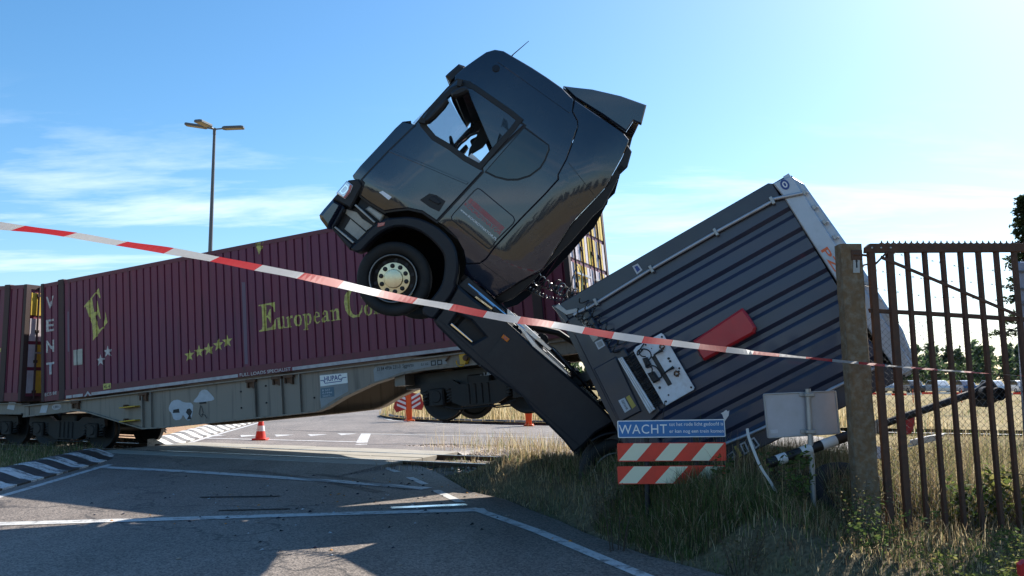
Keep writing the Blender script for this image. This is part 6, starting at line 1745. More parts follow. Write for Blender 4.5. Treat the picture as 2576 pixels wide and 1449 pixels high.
fp = empty('fence_post', Matrix.Translation((5.35, 9.3, 0.05)), 'blue-grey post with barbed wire strands behind the rusty gate', 'post')
FI = Matrix.Translation((-5.35, -9.3, -0.05))
box('post_shaft', tuple(FI @ Vector((5.385, 9.22, -0.1))), tuple(FI @ Vector((5.72, 9.34, 2.97))), 'post_bluegrey', fp, None, 0.02)
for z_ in (2.85, 2.66, 2.50):
    box('wire_cleat', tuple(FI @ Vector((5.37, 9.20, z_))), tuple(FI @ Vector((5.50, 9.218, z_ + 0.02))), 'wire', fp)
for nm in ('barb1', 'barb2', 'barb3'):
    P = [(a, 9.0, b) for a, b in TRC[nm]]
    P = P + [(5.42, 9.2, P[-1][2] + 0.005)]
    if nm != 'barb1':
        P = [(3.45, 8.75, P[0][2] + 0.04)] + P
    else:
        P = [(3.62, 8.75, P[0][2] + 0.03)] + P
    P = smooth_loop(P, 2, False)
    bm = bmesh.new()
    add_tube(bm, [FI @ Vector(p) for p in P], 0.0022, 4, False)
    # barbs
    acc = 0
    for a, b in zip(P[:-1], P[1:]):
        acc += (Vector(b) - Vector(a)).length
        if acc > 0.075:
            acc = 0
            c_ = FI @ Vector(a)
            for dxx, dzz in ((0.012, 0.012), (-0.010, 0.013)):
                add_tube(bm, [c_ - Vector((dxx, 0, dzz)), c_, c_ + Vector((dxx, 0.004, dzz))], 0.0022, 3, False)
    from_bm('barbed_wire', bm, 'wire', fp)
tube('wire_arm', [FI @ Vector(p) for p in ((3.46, 8.72, 2.83), (3.55, 8.74, 2.87), (3.70, 8.78, 2.90))], 0.010, 'galvanised', fp, 6)

# ------------------------------------------------------------------ red and white barrier tape across the scene
# rows of (x, y, z, half width, twist, length along the tape): runs from the left, near the camera, to the gate on the right
pts = list(TAPE)
pts = smooth_loop(pts, 3, False)
bm = bmesh.new()
uvl = bm.loops.layers.uv.new('UVMap')
prev = None; acc = 0.0
rows = []
for i, (x, y, z, hw, tw, acc) in enumerate(pts):
    prev = Vector((x, y, z))
    hw = hw * 1.10; tw = tw * (0.86 if x < 2.2 else 1.0); wob = 0.07 * math.sin(acc * 2.7) + 0.05 * math.sin(acc * 6.1) + 0.04 * math.sin(acc * 14.0)
    up = Vector((0, math.sin(tw + wob), math.cos(tw + wob)))
    rows.append((bm.verts.new(prev - up * hw), bm.verts.new(prev + up * hw), acc))
for a, b in zip(rows[:-1], rows[1:]):
    f = bm.faces.new([a[0], b[0], b[1], a[1]])
    for l, (u_, v_) in zip(f.loops, ((a[2], 0), (b[2], 0), (b[2], 1), (a[2], 1))):
        l[uvl].uv = (u_, v_)
m = bpy.data.materials.new('barrier_tape'); m.use_nodes = True
t = m.node_tree; b = t.nodes['Principled BSDF']
uvn = t.nodes.new('ShaderNodeUVMap'); sp = t.nodes.new('ShaderNodeSeparateXYZ'); t.links.new(uvn.outputs[0], sp.inputs[0])
sk_ = t.nodes.new('ShaderNodeMath'); sk_.operation = 'MULTIPLY_ADD'; sk_.inputs[1].default_value = -0.03; t.links.new(sp.outputs['Y'], sk_.inputs[0]); t.links.new(sp.outputs['X'], sk_.inputs[2])
dv_ = t.nodes.new('ShaderNodeMath'); dv_.operation = 'DIVIDE'; dv_.inputs[1].default_value = 0.50; t.links.new(sk_.outputs[0], dv_.inputs[0])
ad = t.nodes.new('ShaderNodeMath'); ad.operation = 'ADD'; ad.inputs[1].default_value = 0.0; t.links.new(dv_.outputs[0], ad.inputs[0])
fr_ = t.nodes.new('ShaderNodeMath'); fr_.operation = 'FRACT'; t.links.new(ad.outputs[0], fr_.inputs[0])
gtn = t.nodes.new('ShaderNodeMath'); gtn.operation = 'GREATER_THAN'; gtn.inputs[1].default_value = 0.5; t.links.new(fr_.outputs[0], gtn.inputs[0])
mx = t.nodes.new('ShaderNodeMix'); mx.data_type = 'RGBA'; t.links.new(gtn.outputs[0], mx.inputs[0])
mx.inputs[6].default_value = (0.90, 0.05, 0.06, 1); mx.inputs[7].default_value = (0.90, 0.90, 0.90, 1)
t.links.new(mx.outputs[2], b.inputs['Base Color']); b.inputs['Roughness'].default_value = 0.35
tl = t.nodes.new('ShaderNodeBsdfTranslucent'); t.links.new(mx.outputs[2], tl.inputs[0])
ms = t.nodes.new('ShaderNodeMixShader'); ms.inputs[0].default_value = 0.80
t.links.new(b.outputs[0], ms.inputs[1]); t.links.new(tl.outputs[0], ms.inputs[2]); t.links.new(ms.outputs[0], t.nodes['Material Output'].inputs[0])
MATS['barrier_tape'] = m
tape = from_bm('barrier_tape', bm, 'barrier_tape', None, None, False)
tag(tape, 'red and white barrier tape stretched across the whole view to the gate', 'barrier tape')

# ------------------------------------------------------------------ fallen crossing light with banded pole
sp_ = empty('signal_pole', Matrix.Translation((3.7, 9.1, 0.1)), 'fallen black and white banded crossing signal pole lying behind the gate', 'signal pole')
SI = Matrix.Translation((-3.7, -9.1, -0.1))
A_ = Vector((2.60, 9.02, 0.872)); B_ = Vector((4.83, 9.25, 1.575))
def along(t, r):
    return SI @ A_.lerp(B_, t)
ln = (B_ - A_).length
tube('pole', [along(0.0, 0), along(0.42, 0)], 0.052, 'chassis_black', sp_, 14)
tube('pole', [along(0.42, 0), along(1.0, 0)], 0.040, 'chassis_black', sp_, 12)
for t0_, t1_ in ((0.04, 0.085), (0.155, 0.205), (0.255, 0.325)):
    tube('white_band', [along(t0_, 0), along(t1_, 0)], 0.0545, 'plastic_white', sp_, 16)
bm = bmesh.new()
for k in range(9):
    c_ = along(0.44 + k * 0.012, 0)
    add_box(bm, (c_.x - 0.008, c_.y - 0.05, c_.z - 0.06), (c_.x + 0.008, c_.y + 0.05, c_.z + 0.06))
from_bm('clamp_ring', bm, 'galvanised', sp_)
hd_ = [tuple(p) for p in TRC['head']]
Fp = lambda u, v, w: tuple(SI @ Vector((u, 9.22 - w, v)))
hb = plate('lamp_backboard', [(4.80, 1.52), (4.86, 1.62), (5.03, 1.735), (5.17, 1.545), (4.97, 1.43), (4.84, 1.44)], -0.05, 0.0, 'black_plastic', sp_, Fp, 0.01)
for a, b_ in ((4.93, 1.58), (5.05, 1.57)):
    lathe('lamp_hood', [(0.0, 0.0), (0.065, 0.0), (0.07, 0.10), (0.066, 0.10), (0.06, 0.01), (0, 0.01)], 'black_plastic', hb, lambda x, y, h, a=a, b_=b_: Fp(a + x, b_ + y, h), 14)
plate('red_disc', smooth_loop([(4.02, 1.18), (4.05, 1.34), (4.10, 1.39), (4.19, 1.36), (4.17, 1.22), (4.12, 1.14)], 1), -0.03, 0.06, 'red_case', sp_, Fp, 0.01)

# tyre half hidden in the weeds
ty = empty('scrap_tyre_ring', Matrix.Translation((3.62, 9.45, 0.45)) @ Matrix.Rotation(R(12), 4, 'Z') @ Matrix.Rotation(R(38), 4, 'X'), 'black truck tyre lying in the weeds behind the gate post', 'tyre')
lathe('tread', [(r_ * 1.02, h) for r_, h in TYRE], 'rubber', ty, lambda x, y, h: (x, y, h), 40)
lathe('rim', [(0.30, 0.06), (0.29, 0.08), (0.27, 0.02), (0.20, 0.0), (0.12, -0.02)], 'rust', ty, lambda x, y, h: (x, y, h), 32)

# scraps of broken barrier and plastic behind the gate
def scrap(name, pts, c, rx, rz, m, label, cat, th=0.02):
    o = plate(name, pts, -th / 2, th / 2, m, None, lambda u, v, w: (u, w, v), 0.002)
    o.matrix_world = Matrix.Translation(c) @ Matrix.Rotation(R(rz), 4, 'Z') @ Matrix.Rotation(R(rx), 4, 'X')
    return tag(o, label, cat)
scrap('broken_board', [(-0.20, -0.05), (0.16, 0.03), (0.22, 0.10), (0.05, 0.08), (-0.18, 0.03)], (4.62, 9.9, 1.02), 15, 8, 'plastic_white', 'long white torn board fragment under the fallen signal pole', 'board')
scrap('broken_board', [(-0.12, -0.06), (0.10, -0.08), (0.13, 0.05), (-0.02, 0.07), (-0.14, 0.02)], (4.02, 9.8, 0.92), -20, -10, 'plastic_white', 'small white broken board in the weeds below the red disc', 'board')
scrap('plastic_scrap', [(-0.03, -0.05), (0.05, -0.05), (0.06, 0.03), (0.0, 0.06), (-0.04, 0.03)], (3.53, 6.2, 0.43), 10, 0, 'red_case', 'small red plastic scrap in the bottom right corner', 'scrap', 0.05)
ws = [(a, b) for a, b in TRC['wstrap']]
strap = bmesh.new()
wpts = smooth_loop([(2.46, 9.25, 1.21), (2.455, 9.20, 1.13), (2.49, 9.12, 0.98), (2.535, 9.06, 0.825), (2.63, 9.0, 0.67), (2.69, 8.95, 0.50)], 2, False)
rows = [(strap.verts.new((x - 0.014, y, z - 0.003)), strap.verts.new((x + 0.014, y - 0.004, z + 0.003))) for x, y, z in wpts]
for a, b in zip(rows[:-1], rows[1:]):
    strap.faces.new([a[0], a[1], b[1], b[0]])
so = from_bm('webbing_strap', strap, 'strap', None)
sm_ = so.modifiers.new('thickness', 'SOLIDIFY'); sm_.thickness = 0.004
tag(so, 'pale webbing strap hanging beside the blank road sign into the weeds', 'strap')
sb = box('metal_strip', (-0.52, -0.08, 0.0), (0.52, 0.08, 0.014), 'bright_strip', None, None, 0.004)
sb.matrix_world = Matrix.Translation((-1.117, 12.03, 0.006)) @ Matrix.Rotation(R(17), 4, 'Z')
tag(sb, 'bright sky-reflecting metal strip lying on the road by the stop line', 'metal strip')

# ------------------------------------------------------------------ cone, road barriers, lamp post
cn = empty('traffic_cone', Matrix.Translation((-7.06, 24.85, 0.0)), 'red and white traffic cone standing on the road beyond the wagon', 'cone')
plate('base', rrect([(-0.20, -0.20), (0.20, -0.20), (0.20, 0.20), (-0.20, 0.20)], 0.05), 0.004, 0.05, 'cone_red', cn, I3, 0.01)
prof = [(0.155, 0.045), (0.145, 0.07), (0.035, 0.74), (0.03, 0.75), (0.0, 0.75)]
lathe('cone_body', prof, 'cone_red', cn, I3, 28)
for z0, z1 in ((0.25, 0.40), (0.52, 0.66)):
    r_ = lambda z: 0.145 - (z - 0.07) * 0.11 / 0.67 + 0.0025
    lathe('white_sleeve', [(r_(z0), z0), (r_(z1), z1)], 'cone_white', cn, I3, 28)

def road_barrier(loc, rz, label, lean, sides):
    b_ = empty('road_barrier', Matrix.Translation(loc) @ Matrix.Rotation(R(rz), 4, 'Z') @ Matrix.Rotation(R(lean), 4, 'Y'), label, 'road barrier')
    plate('upright', [(-0.09, 0.0), (0.11, 0.0), (0.13, 0.5), (0.15, 1.1), (0.10, 1.35), (-0.10, 1.35), (-0.15, 1.1), (-0.13, 0.5)], -0.05, 0.05, 'barrier_orange', b_, lambda u, v, w: (u, -w, v), 0.02)
    box('foot', (-0.16, -0.25, 0.004), (0.18, 0.25, 0.07), 'barrier_orange', b_, None, 0.03)
    for s in sides:
        bd = plate('striped_board', [(s * 0.10, 0.50), (s * 0.52, 0.40), (s * 0.62, 0.60), (s * 0.50, 1.05), (s * 0.10, 1.15)], -0.02, 0.0, 'barrier_red', b_, lambda u, v, w: (u, -0.06 - w, v))
        for k in range(3):
            z0 = 0.56 + k * 0.19
            plate('white_stripe', [(s * 0.12, z0 - 0.08), (s * 0.48, z0 + 0.10), (s * 0.48, z0 + 0.19), (s * 0.12, z0 + 0.02)], 0.0, 0.004, 'cone_white', bd, lambda u, v, w: (u, -0.06 - w, v))
    tube('handle', [(-0.12, 0, 1.35), (0.0, 0, 1.42), (0.10, 0, 1.40), (0.22, 0, 1.55)], 0.025, 'cone_white', b_, 6)
    return b_
road_barrier((-4.10, 35.3, 0.0), 20, 'orange road barrier with striped boards by the far kerb, left of the lifted bogie', -4, (-1, 1))
road_barrier((0.60, 32.0, 0.0), -5, 'orange road barrier partly hidden behind the lifted bogie wheels on the right', 0, ())

LX, LY = -16.2, 46.5
lp_ = empty('street_lamp', Matrix.Translation((LX, LY, 0)), 'tall grey lamp post with three flat lamp heads behind the container', 'street lamp')
LH = 15.2
tube('pole', [(0, 0, 0), (0, 0, 5), (0, 0, LH - 0.3)], [0.16, 0.13, 0.075], 'lamp_grey', lp_, 14)
tube('pole_top', [(0, 0, LH - 0.3), (0, 0, LH + 0.06)], 0.085, 'lamp_grey', lp_, 12)
for ang, up in ((2, 0.05), (182, 0.14), (255, 0.0)):
    c_, s_ = math.cos(R(ang)), math.sin(R(ang))
    hdv = lambda x, y, z, c_=c_, s_=s_, up=up: (c_ * x - s_ * y, s_ * x + c_ * y, LH + z + up * x)
    arm = tube('arm', [hdv(0.05, 0, 0), hdv(0.50, 0, 0.02)], 0.04, 'lamp_grey', lp_, 8)
    head = plate('lamp_head', [(0.42, -0.12), (0.55, -0.24), (1.50, -0.24), (1.58, -0.16), (1.58, 0.16), (1.50, 0.24), (0.55, 0.24), (0.42, 0.12)], -0.02, 0.10, 'lamp_grey', lp_, hdv, 0.03)
    plate('diffuser', [(0.62, -0.19), (1.48, -0.19), (1.48, 0.19), (0.62, 0.19)], -0.032, -0.02, 'lamp_diffuser', head, hdv)

# white equipment box and rubble behind the track on the left
wb = empty('equipment_box', Matrix.Translation((-12.85, 24.4, 0.0)), 'small white lidded box behind the track under the left wagon', 'box')
plate('body', [(-0.24, 0.0), (0.24, 0.0), (0.17, 0.24), (-0.17, 0.24)], -0.15, 0.15, 'plastic_white', wb, lambda u, v, w: (u, -w, v), 0.02)
plate('lid', [(-0.19, 0.24), (0.19, 0.24), (0.16, 0.32), (-0.16, 0.32)], -0.17, 0.17, 'plastic_white', wb, lambda u, v, w: (u, -w, v), 0.02)

# ------------------------------------------------------------------ parked cars in the distance
def make_car(M, paint, label, group):
    c = empty('parked_car', M, label, 'car', group)
    body = [(-2.1, 0.28), (-2.16, 0.62), (-2.0, 0.86), (-1.2, 0.95), (1.15, 0.93), (1.95, 0.80), (2.15, 0.62), (2.15, 0.30), (1.75, 0.24), (-1.7, 0.24)]
    FCa = lambda u, v, w: (u, -w, v)
    plate('body', body, -0.86, 0.86, paint, c, FCa, 0.09)
    cabn = [(-1.85, 0.90), (-1.30, 1.38), (-0.9, 1.46), (0.25, 1.46), (1.05, 0.92)]
    plate('cabin', cabn, -0.72, 0.72, paint, c, FCa, 0.10)
    for s in (1, -1):
        plate('side_window', [(-1.55, 0.98), (-1.15, 1.36), (0.18, 1.38), (0.82, 0.97)], s * 0.70, s * 0.735, 'car_glass', c, FCa)
        for xw in (-1.30, 1.32):
            w_ = lathe('wheel', [(0.30, 0.10), (0.31, 0.0), (0.30, -0.10), (0.20, -0.10), (0.19, -0.07), (0, -0.07)], 'rubber', c, lambda x, y, h, xw=xw, s=s: (xw + x, s * (0.78 - h), 0.31 + y), 16)
    plate('windscreen', [(0.32, 1.42), (1.04, 0.96), (1.07, 0.96), (0.36, 1.43)], -0.62, 0.62, 'car_glass', c, FCa)
    return c
ORD = ('first', 'second', 'third', 'fourth', 'fifth', 'sixth', 'seventh', 'eighth', 'ninth', 'tenth')
paints = ['car_white', 'car_silver', 'car_dark', 'car_white', 'car_blue', 'car_white', 'car_silver', 'car_white', 'car_dark', 'car_white']
gx0 = 44.0
for i, p in enumerate(paints):
    x = 40.0 + i * 2.75; y = 102.0 - i * 0.6 + rnd.uniform(-0.3, 0.3)
    nm = {'car_white': 'white', 'car_silver': 'silver', 'car_dark': 'black', 'car_blue': 'dark blue'}[p]
    make_car(Matrix.Translation((x, y, -0.02)) @ Matrix.Rotation(R(90 + rnd.uniform(-4, 4)), 4, 'Z'), p, 'distant %s car, %s from the left in the row before the far trees' % (nm, ORD[i]), 'cars parked in the far row')
# far tape fence
ft = empty('tape_fence', Matrix.Translation((26, 58, 0)), 'far red and white tape strung between posts in the field behind the gate', 'tape fence')
for k in range(6):
    tube('post', [(-6 + k * 3.2, 0, 0), (-6 + k * 3.2, 0, 0.95)], 0.03, 'barrier_orange', ft, 6)
for k in range(16):
    box('tape_band', (-6 + k * 1.0, -0.01, 0.62 + 0.05 * math.sin(k)), (-5.02 + k * 1.0, 0.01, 0.76 + 0.05 * math.sin(k)), 'cone_red' if k % 2 else 'cone_white', ft)

# ------------------------------------------------------------------ vegetation
attr_mat('grass_blade', 0.85, 0.55)
attr_mat('leaf', 0.7, 0.55)
GREEN = np.array([[0.085, 0.125, 0.035], [0.11, 0.155, 0.045], [0.065, 0.10, 0.035], [0.15, 0.18, 0.06]])
DRY = np.array([[0.36, 0.27, 0.14], [0.44, 0.35, 0.20], [0.28, 0.21, 0.11], [0.50, 0.42, 0.27]])
BROWN = np.array([[0.15, 0.105, 0.065], [0.20, 0.14, 0.085], [0.11, 0.085, 0.055]])

def blades(xy, z, h, w, col, bend=0.5, seed=0):
    """One curved, tapering blade per point (3 quads each)."""
    r_ = np.random.default_rng(seed)
    n = len(xy)
    ang = r_.random(n) * 2 * np.pi
    lean = r_.random(n) ** 1.5 * bend
    dirx, diry = np.cos(ang), np.sin(ang)
    a2 = r_.random(n) * 2 * np.pi
    wx, wy = np.cos(a2), np.sin(a2)
    V = np.zeros((n, 8, 3)); T = np.zeros((n, 8, 3))
    for k, f in enumerate((0.0, 0.4, 0.75, 1.0)):
        off = lean * h * f ** 2
        ww = w * (1.0, 0.85, 0.55, 0.08)[k]
        cx = xy[:, 0] + dirx * off; cy = xy[:, 1] + diry * off; cz = z + h * (f - 0.25 * lean * f ** 2)
        V[:, 2 * k] = np.stack([cx - wx * ww, cy - wy * ww, cz], 1)
        V[:, 2 * k + 1] = np.stack([cx + wx * ww, cy + wy * ww, cz], 1)
        T[:, 2 * k] = T[:, 2 * k + 1] = col
    F0 = np.array([[0, 1, 3, 2], [2, 3, 5, 4], [4, 5, 7, 6]])
    F = (np.arange(n)[:, None, None] * 8 + F0[None]).reshape(-1, 4)
    return V.reshape(-1, 3), F, T.reshape(-1, 3)
def palette(n, parts, seed):
    r_ = np.random.default_rng(seed)
    res = np.zeros((n, 3)); u = r_.random(n); acc = 0
    for p, arr in parts:
        m_ = (u >= acc) & (u < acc + p); acc += p
        res[m_] = arr[r_.integers(0, len(arr), m_.sum())]
    res[res.sum(1) == 0] = parts[0][1][0]
    return res * r_.uniform(0.85, 1.55, (n, 1))
def join_np(lst):
    Vs, Fs, Ts = [], [], []; o = 0
    for v, f, t_ in lst:
        Vs.append(v); Fs.append(f + o); Ts.append(t_); o += len(v)
    return np.concatenate(Vs), np.concatenate(Fs), np.concatenate(Ts)
def inside(x, y, poly):
    c = np.zeros(x.shape, bool)
    for (x0, y0), (x1, y1) in zip(poly, poly[1:] + poly[:1]):
        cond = ((y0 > y) != (y1 > y)) & (x < (x1 - x0) * (y - y0) / (y1 - y0 + 1e-12) + x0)
        c ^= cond
    return c

# --- right verge grass
def verge_points(n, box_, seed, dmin=0.0, dmax=99):
    r_ = np.random.default_rng(seed)
    x = r_.uniform(box_[0], box_[1], n); y = r_.uniform(box_[2], box_[3], n)
    d = seg_dist(x, y, ASPH_R)
    nn = (x - TO.x) * Tn.x + (y - TO.y) * Tn.y
    k = (d > dmin) & (d < dmax) & (nn < -0.75)
    x, y, d = x[k], y[k], d[k]
    return x, y, d
L_ = []
x, y, d = verge_points(330000, (-2.5, 9.0, 5.0, 17.5), 21, 0.02)
dens = vnoise(x, y, 0.9, 8)
keep = rng.random(len(x)) < np.clip(0.25 + d * 0.8, 0, 0.9) * (0.45 + 0.7 * dens)
x, y, d = x[keep], y[keep], d[keep]
hh = rng.uniform(0.07, 0.25, len(x)) * (1 + 0.7 * np.exp(-((x - 1.6) / 1.3) ** 2 - ((y - 9.0) / 1.0) ** 2)) * (0.45 + 0.55 * np.clip(d / 0.9, 0, 1)) * (0.6 + 0.9 * vnoise(x, y, 0.7, 4))
hh = hh * (0.50 + 0.50 * np.clip((y - 7.4) / 1.4, 0, 1))
hh = hh * np.clip(-((x - TO.x) * Tn.x + (y - TO.y) * Tn.y) / 4.5, 0.22, 1)
zz = verge_z(x, y)
dryness = vnoise(x, y, 0.6, 12)
col = np.where((rng.random(len(x)) < np.clip(dryness * 0.95 - 0.04 + np.where(d < 0.5, 0.40, 0) + np.where(y < 7.6, 0.18, 0), 0.05, 0.9))[:, None], palette(len(x), [(0.7, DRY), (0.3, BROWN)], 3), palette(len(x), [(0.8, GREEN), (0.2, BROWN)], 4))
L_.append(blades(np.stack([x, y], 1), zz - 0.01, hh, rng.uniform(0.0022, 0.0055, len(x)), col, 0.9, 5))
# taller seeding stems
x, y, d = verge_points(6000, (-1.5, 9.0, 7.0, 14.5), 31, 0.5)
keep = rng.random(len(x)) < vnoise(x, y, 0.8, 17) ** 1.6
x, y, d = x[keep], y[keep], d[keep]
L_.append(blades(np.stack([x, y], 1), verge_z(x, y), rng.uniform(0.28, 0.60, len(x)), rng.uniform(0.0016, 0.003, len(x)), palette(len(x), [(0.6, DRY), (0.25, BROWN), (0.15, GREEN)], 8), 0.45, 9))
# dense tufts round the sign posts
x, y, d = verge_points(22000, (0.9, 3.2, 8.5, 10.2), 35, 0.12)
keep = rng.random(len(x)) < 0.35 + 0.65 * vnoise(x, y, 1.6, 29)
x, y, d = x[keep], y[keep], d[keep]
L_.append(blades(np.stack([x, y], 1), verge_z(x, y), rng.uniform(0.14, 0.36, len(x)) * (0.5 + 0.6 * vnoise(x, y, 1.3, 31)) * np.clip(0.5 + d, 0, 1.1), rng.uniform(0.0022, 0.005, len(x)), palette(len(x), [(0.62, GREEN), (0.22, BROWN), (0.16, DRY)], 38), 0.8, 39))
# weeds standing right behind the gate
x, y, d = verge_points(42000, (3.3, 7.5, 9.1, 12.2), 37, 0.6)
keep = rng.random(len(x)) < 0.2 + 0.8 * vnoise(x, y, 1.2, 37)
x, y, d = x[keep], y[keep], d[keep]
L_.append(blades(np.stack([x, y], 1), verge_z(x, y), rng.uniform(0.45, 1.05, len(x)) * (0.55 + 0.5 * vnoise(x, y, 0.8, 41)), rng.uniform(0.0018, 0.004, len(x)), palette(len(x), [(0.38, BROWN), (0.34, DRY), (0.28, GREEN)], 48), 0.55, 49))
# thicket of tall dry weeds behind the gate and under the trailer
x, y, d = verge_points(26000, (2.2, 10.5, 9.3, 15.0), 33, 0.6)
keep = rng.random(len(x)) < 0.25 + 0.75 * vnoise(x, y, 0.9, 19)
x, y, d = x[keep], y[keep], d[keep]
L_.append(blades(np.stack([x, y], 1), verge_z(x, y), rng.uniform(0.45, 1.05, len(x)) * (0.6 + 0.5 * vnoise(x, y, 0.5, 23)), rng.uniform(0.0025, 0.006, len(x)), palette(len(x), [(0.45, DRY), (0.40, BROWN), (0.15, GREEN)], 18), 0.5, 19))
V, F, T = join_np(L_)
g_ = np_mesh('verge_grass', V, F, 'grass_blade', T)
tag(g_, 'tall dry and green grass covering the verge on the right', 'grass', kind='stuff')

# --- left median grass, far side grass, island grass
def area_grass(name, n, box_, test, z, h0, h1, w0, w1, pal, seed, label, bend=0.7):
    r_ = np.random.default_rng(seed)
    x = r_.uniform(box_[0], box_[1], n); y = r_.uniform(box_[2], box_[3], n)
    k = test(x, y); x, y = x[k], y[k]
    h = r_.uniform(h0, h1, len(x)) * (0.5 + vnoise(x, y, 1.0, seed + 1))
    V, F, T = blades(np.stack([x, y], 1), z(x, y), h, r_.uniform(w0, w1, len(x)), palette(len(x), pal, seed + 2), bend, seed + 3)
    o = np_mesh(name, V, F, 'grass_blade', T)
    return tag(o, label, 'grass', kind='stuff')
nfun = lambda x, y: (x - TO.x) * Tn.x + (y - TO.y) * Tn.y
kerbx = lambda y: np.interp(y, [p[1] for p in KERB_N], [p[0] for p in KERB_N]) - 0.62
area_grass('median_grass', 60000, (-20, -8.0, 10.5, 27), lambda x, y: (x < kerbx(y)) & (nfun(x, y) < -0.9), lambda x, y: np.full(x.shape, 0.12), 0.07, 0.20, 0.003, 0.006,
           [(0.45, GREEN), (0.30, BROWN), (0.25, DRY)], 41, 'short dry grass on the median strip behind the near striped kerb')
far_edge = [(-3.0, 22.6), (-1.9, 23.3), (0, 22.8), (2.5, 21.9), (10, 19.4), (16, 17.4)]
area_grass('trackside_grass', 32000, (-2.2, 14, 13, 24), lambda x, y: (nfun(x, y) > 2.5) & (y < np.interp(x, [p[0] for p in far_edge], [p[1] for p in far_edge]) + 0.1) & (rng.random(len(x)) < np.clip((x + 1.9) * 0.33, 0.04, 1)), lambda x, y: np.full(x.shape, -0.04), 0.18, 0.52, 0.003, 0.006,
           [(0.70, DRY), (0.20, BROWN), (0.10, GREEN)], 51, 'dry straw-coloured grass between the track and the far road', 0.6)
area_grass('island_grass', 30000, (-7, 14, 28, 62), lambda x, y: inside(x, y, ISL + [(90, 30), (60, 60), (-8, 80), (-7.5, 60), (-6.4, 46)]) & (y < 52), lambda x, y: np.full(x.shape, 0.09), 0.35, 0.75, 0.008, 0.016,
           [(0.85, DRY), (0.15, GREEN)], 61, 'tall golden grass on the far traffic island', 0.5)
area_grass('field_grass', 30000, (9, 40, 12, 62), lambda x, y: (nfun(x, y) < -3.0) | (nfun(x, y) > 14), lambda x, y: np.full(x.shape, -0.08), 0.15, 0.40, 0.008, 0.016,
           [(0.45, DRY), (0.25, BROWN), (0.30, GREEN)], 71, 'dry field grass seen through the gate')
area_grass('track_weeds', 9000, (-3, 9, 12, 19.5), lambda x, y: (nfun(x, y) > -1.2) & (nfun(x, y) < 2.6) & (x > -2.0 + 0.6 * nfun(x, y)), lambda x, y: np.full(x.shape, -0.05), 0.08, 0.22, 0.003, 0.005,
           [(0.4, DRY), (0.3, BROWN), (0.3, GREEN)], 81, 'sparse weeds growing between the rails right of the crossing')

# --- ballast stones
def stones(name, n, test, box_, z, s0, s1, m, seed, label):
    r_ = np.random.default_rng(seed)
    x = r_.uniform(box_[0], box_[1], n); y = r_.uniform(box_[2], box_[3], n)
    k = test(x, y); x, y = x[k], y[k]; n = len(x)
    base = np.array([[1, 0, 0], [-1, 0, 0], [0, 1, 0], [0, -1, 0], [0, 0, 1], [0, 0, -1]], float)
    V = base[None] * r_.uniform(0.7, 1.3, (n, 6, 1)) + r_.uniform(-0.25, 0.25, (n, 6, 3))
    s = r_.uniform(s0, s1, (n, 1, 1)) * np.array([1, 1, 0.7])
    V = V * s + np.stack([x, y, np.full(n, z)], 1)[:, None] + np.array([0, 0, 1.0]) * r_.uniform(0, s1 * 0.6, (n, 1, 1))
    F0 = np.array([[0, 2, 4], [2, 1, 4], [1, 3, 4], [3, 0, 4], [2, 0, 5], [1, 2, 5], [3, 1, 5], [0, 3, 5]])
    F = (np.arange(n)[:, None, None] * 6 + F0[None]).reshape(-1, 3)
    T = np.repeat(np.array([[0.42, 0.37, 0.33]]) * r_.uniform(0.5, 1.5, (n, 1)), 6, 0)
    o = np_mesh(name, V.reshape(-1, 3), F, m, T)
    return tag(o, label, 'gravel', kind='stuff')
sm2 = attr_mat('stone', 0.95, 0.0, 0.2)
stones('ballast', 26000, lambda x, y: (nfun(x, y) > -1.6) & (nfun(x, y) < 3.3) & ((x > -1.2 - 0.1 * nfun(x, y)) | (x < -9.4)), (-24, 14, 11, 28), -0.03, 0.018, 0.040, 'stone', 91, 'track ballast stones around the rails')
stones('gravel_patch', 22000, lambda x, y: (nfun(x, y) > 2.55) & (y < np.interp(x, [p[0] for p in far_edge], [p[1] for p in far_edge])) & (x > -2.85), (-3.0, 3.0, 17.5, 24.0), -0.03, 0.015, 0.040, 'stone', 92, 'pale gravel patch between crossing and far road')
stones('rubble', 500, lambda x, y: ((x + 10.6) ** 2 + (y - 24.2) ** 2 < 0.5), (-12, -9.5, 23, 25.5), 0.0, 0.03, 0.09, 'stone', 93, 'pale broken rubble behind the track near the wagon bogie')

# --- leafy weeds and bramble, single plants
def leaf_cloud(n, c, rad, size, cols, seed, flat=0.4):
    r_ = np.random.default_rng(seed)
    p = r_.normal(size=(n, 3)); p /= np.linalg.norm(p, axis=1)[:, None]
    p = p * (r_.random((n, 1)) ** (1 / 2.2)) * np.array(rad) + np.array(c)
    u = r_.normal(size=(n, 3)); u[:, 2] *= flat; u /= np.linalg.norm(u, axis=1)[:, None]
    w = r_.normal(size=(n, 3)); w -= (w * u).sum(1)[:, None] * u; w /= np.linalg.norm(w, axis=1)[:, None]
    s = r_.uniform(0.6, 1.4, (n, 1)) * size
    V = np.stack([p - u * s, p + w * s * 0.45, p + u * s, p - w * s * 0.45], 1)
    F = np.arange(n * 4).reshape(n, 4)
    T = cols[r_.integers(0, len(cols), n)] * r_.uniform(0.7, 1.35, (n, 1))
    return V.reshape(-1, 3), F, np.repeat(T, 4, 0)
LEAFG = np.array([[0.08, 0.125, 0.035], [0.11, 0.16, 0.045], [0.065, 0.10, 0.03], [0.15, 0.18, 0.05]])
LEAFY = np.array([[0.20, 0.22, 0.055], [0.14, 0.18, 0.045], [0.27, 0.25, 0.08], [0.10, 0.13, 0.04]])
LEAFB = np.array([[0.15, 0.125, 0.065], [0.20, 0.16, 0.09], [0.11, 0.115, 0.05]])
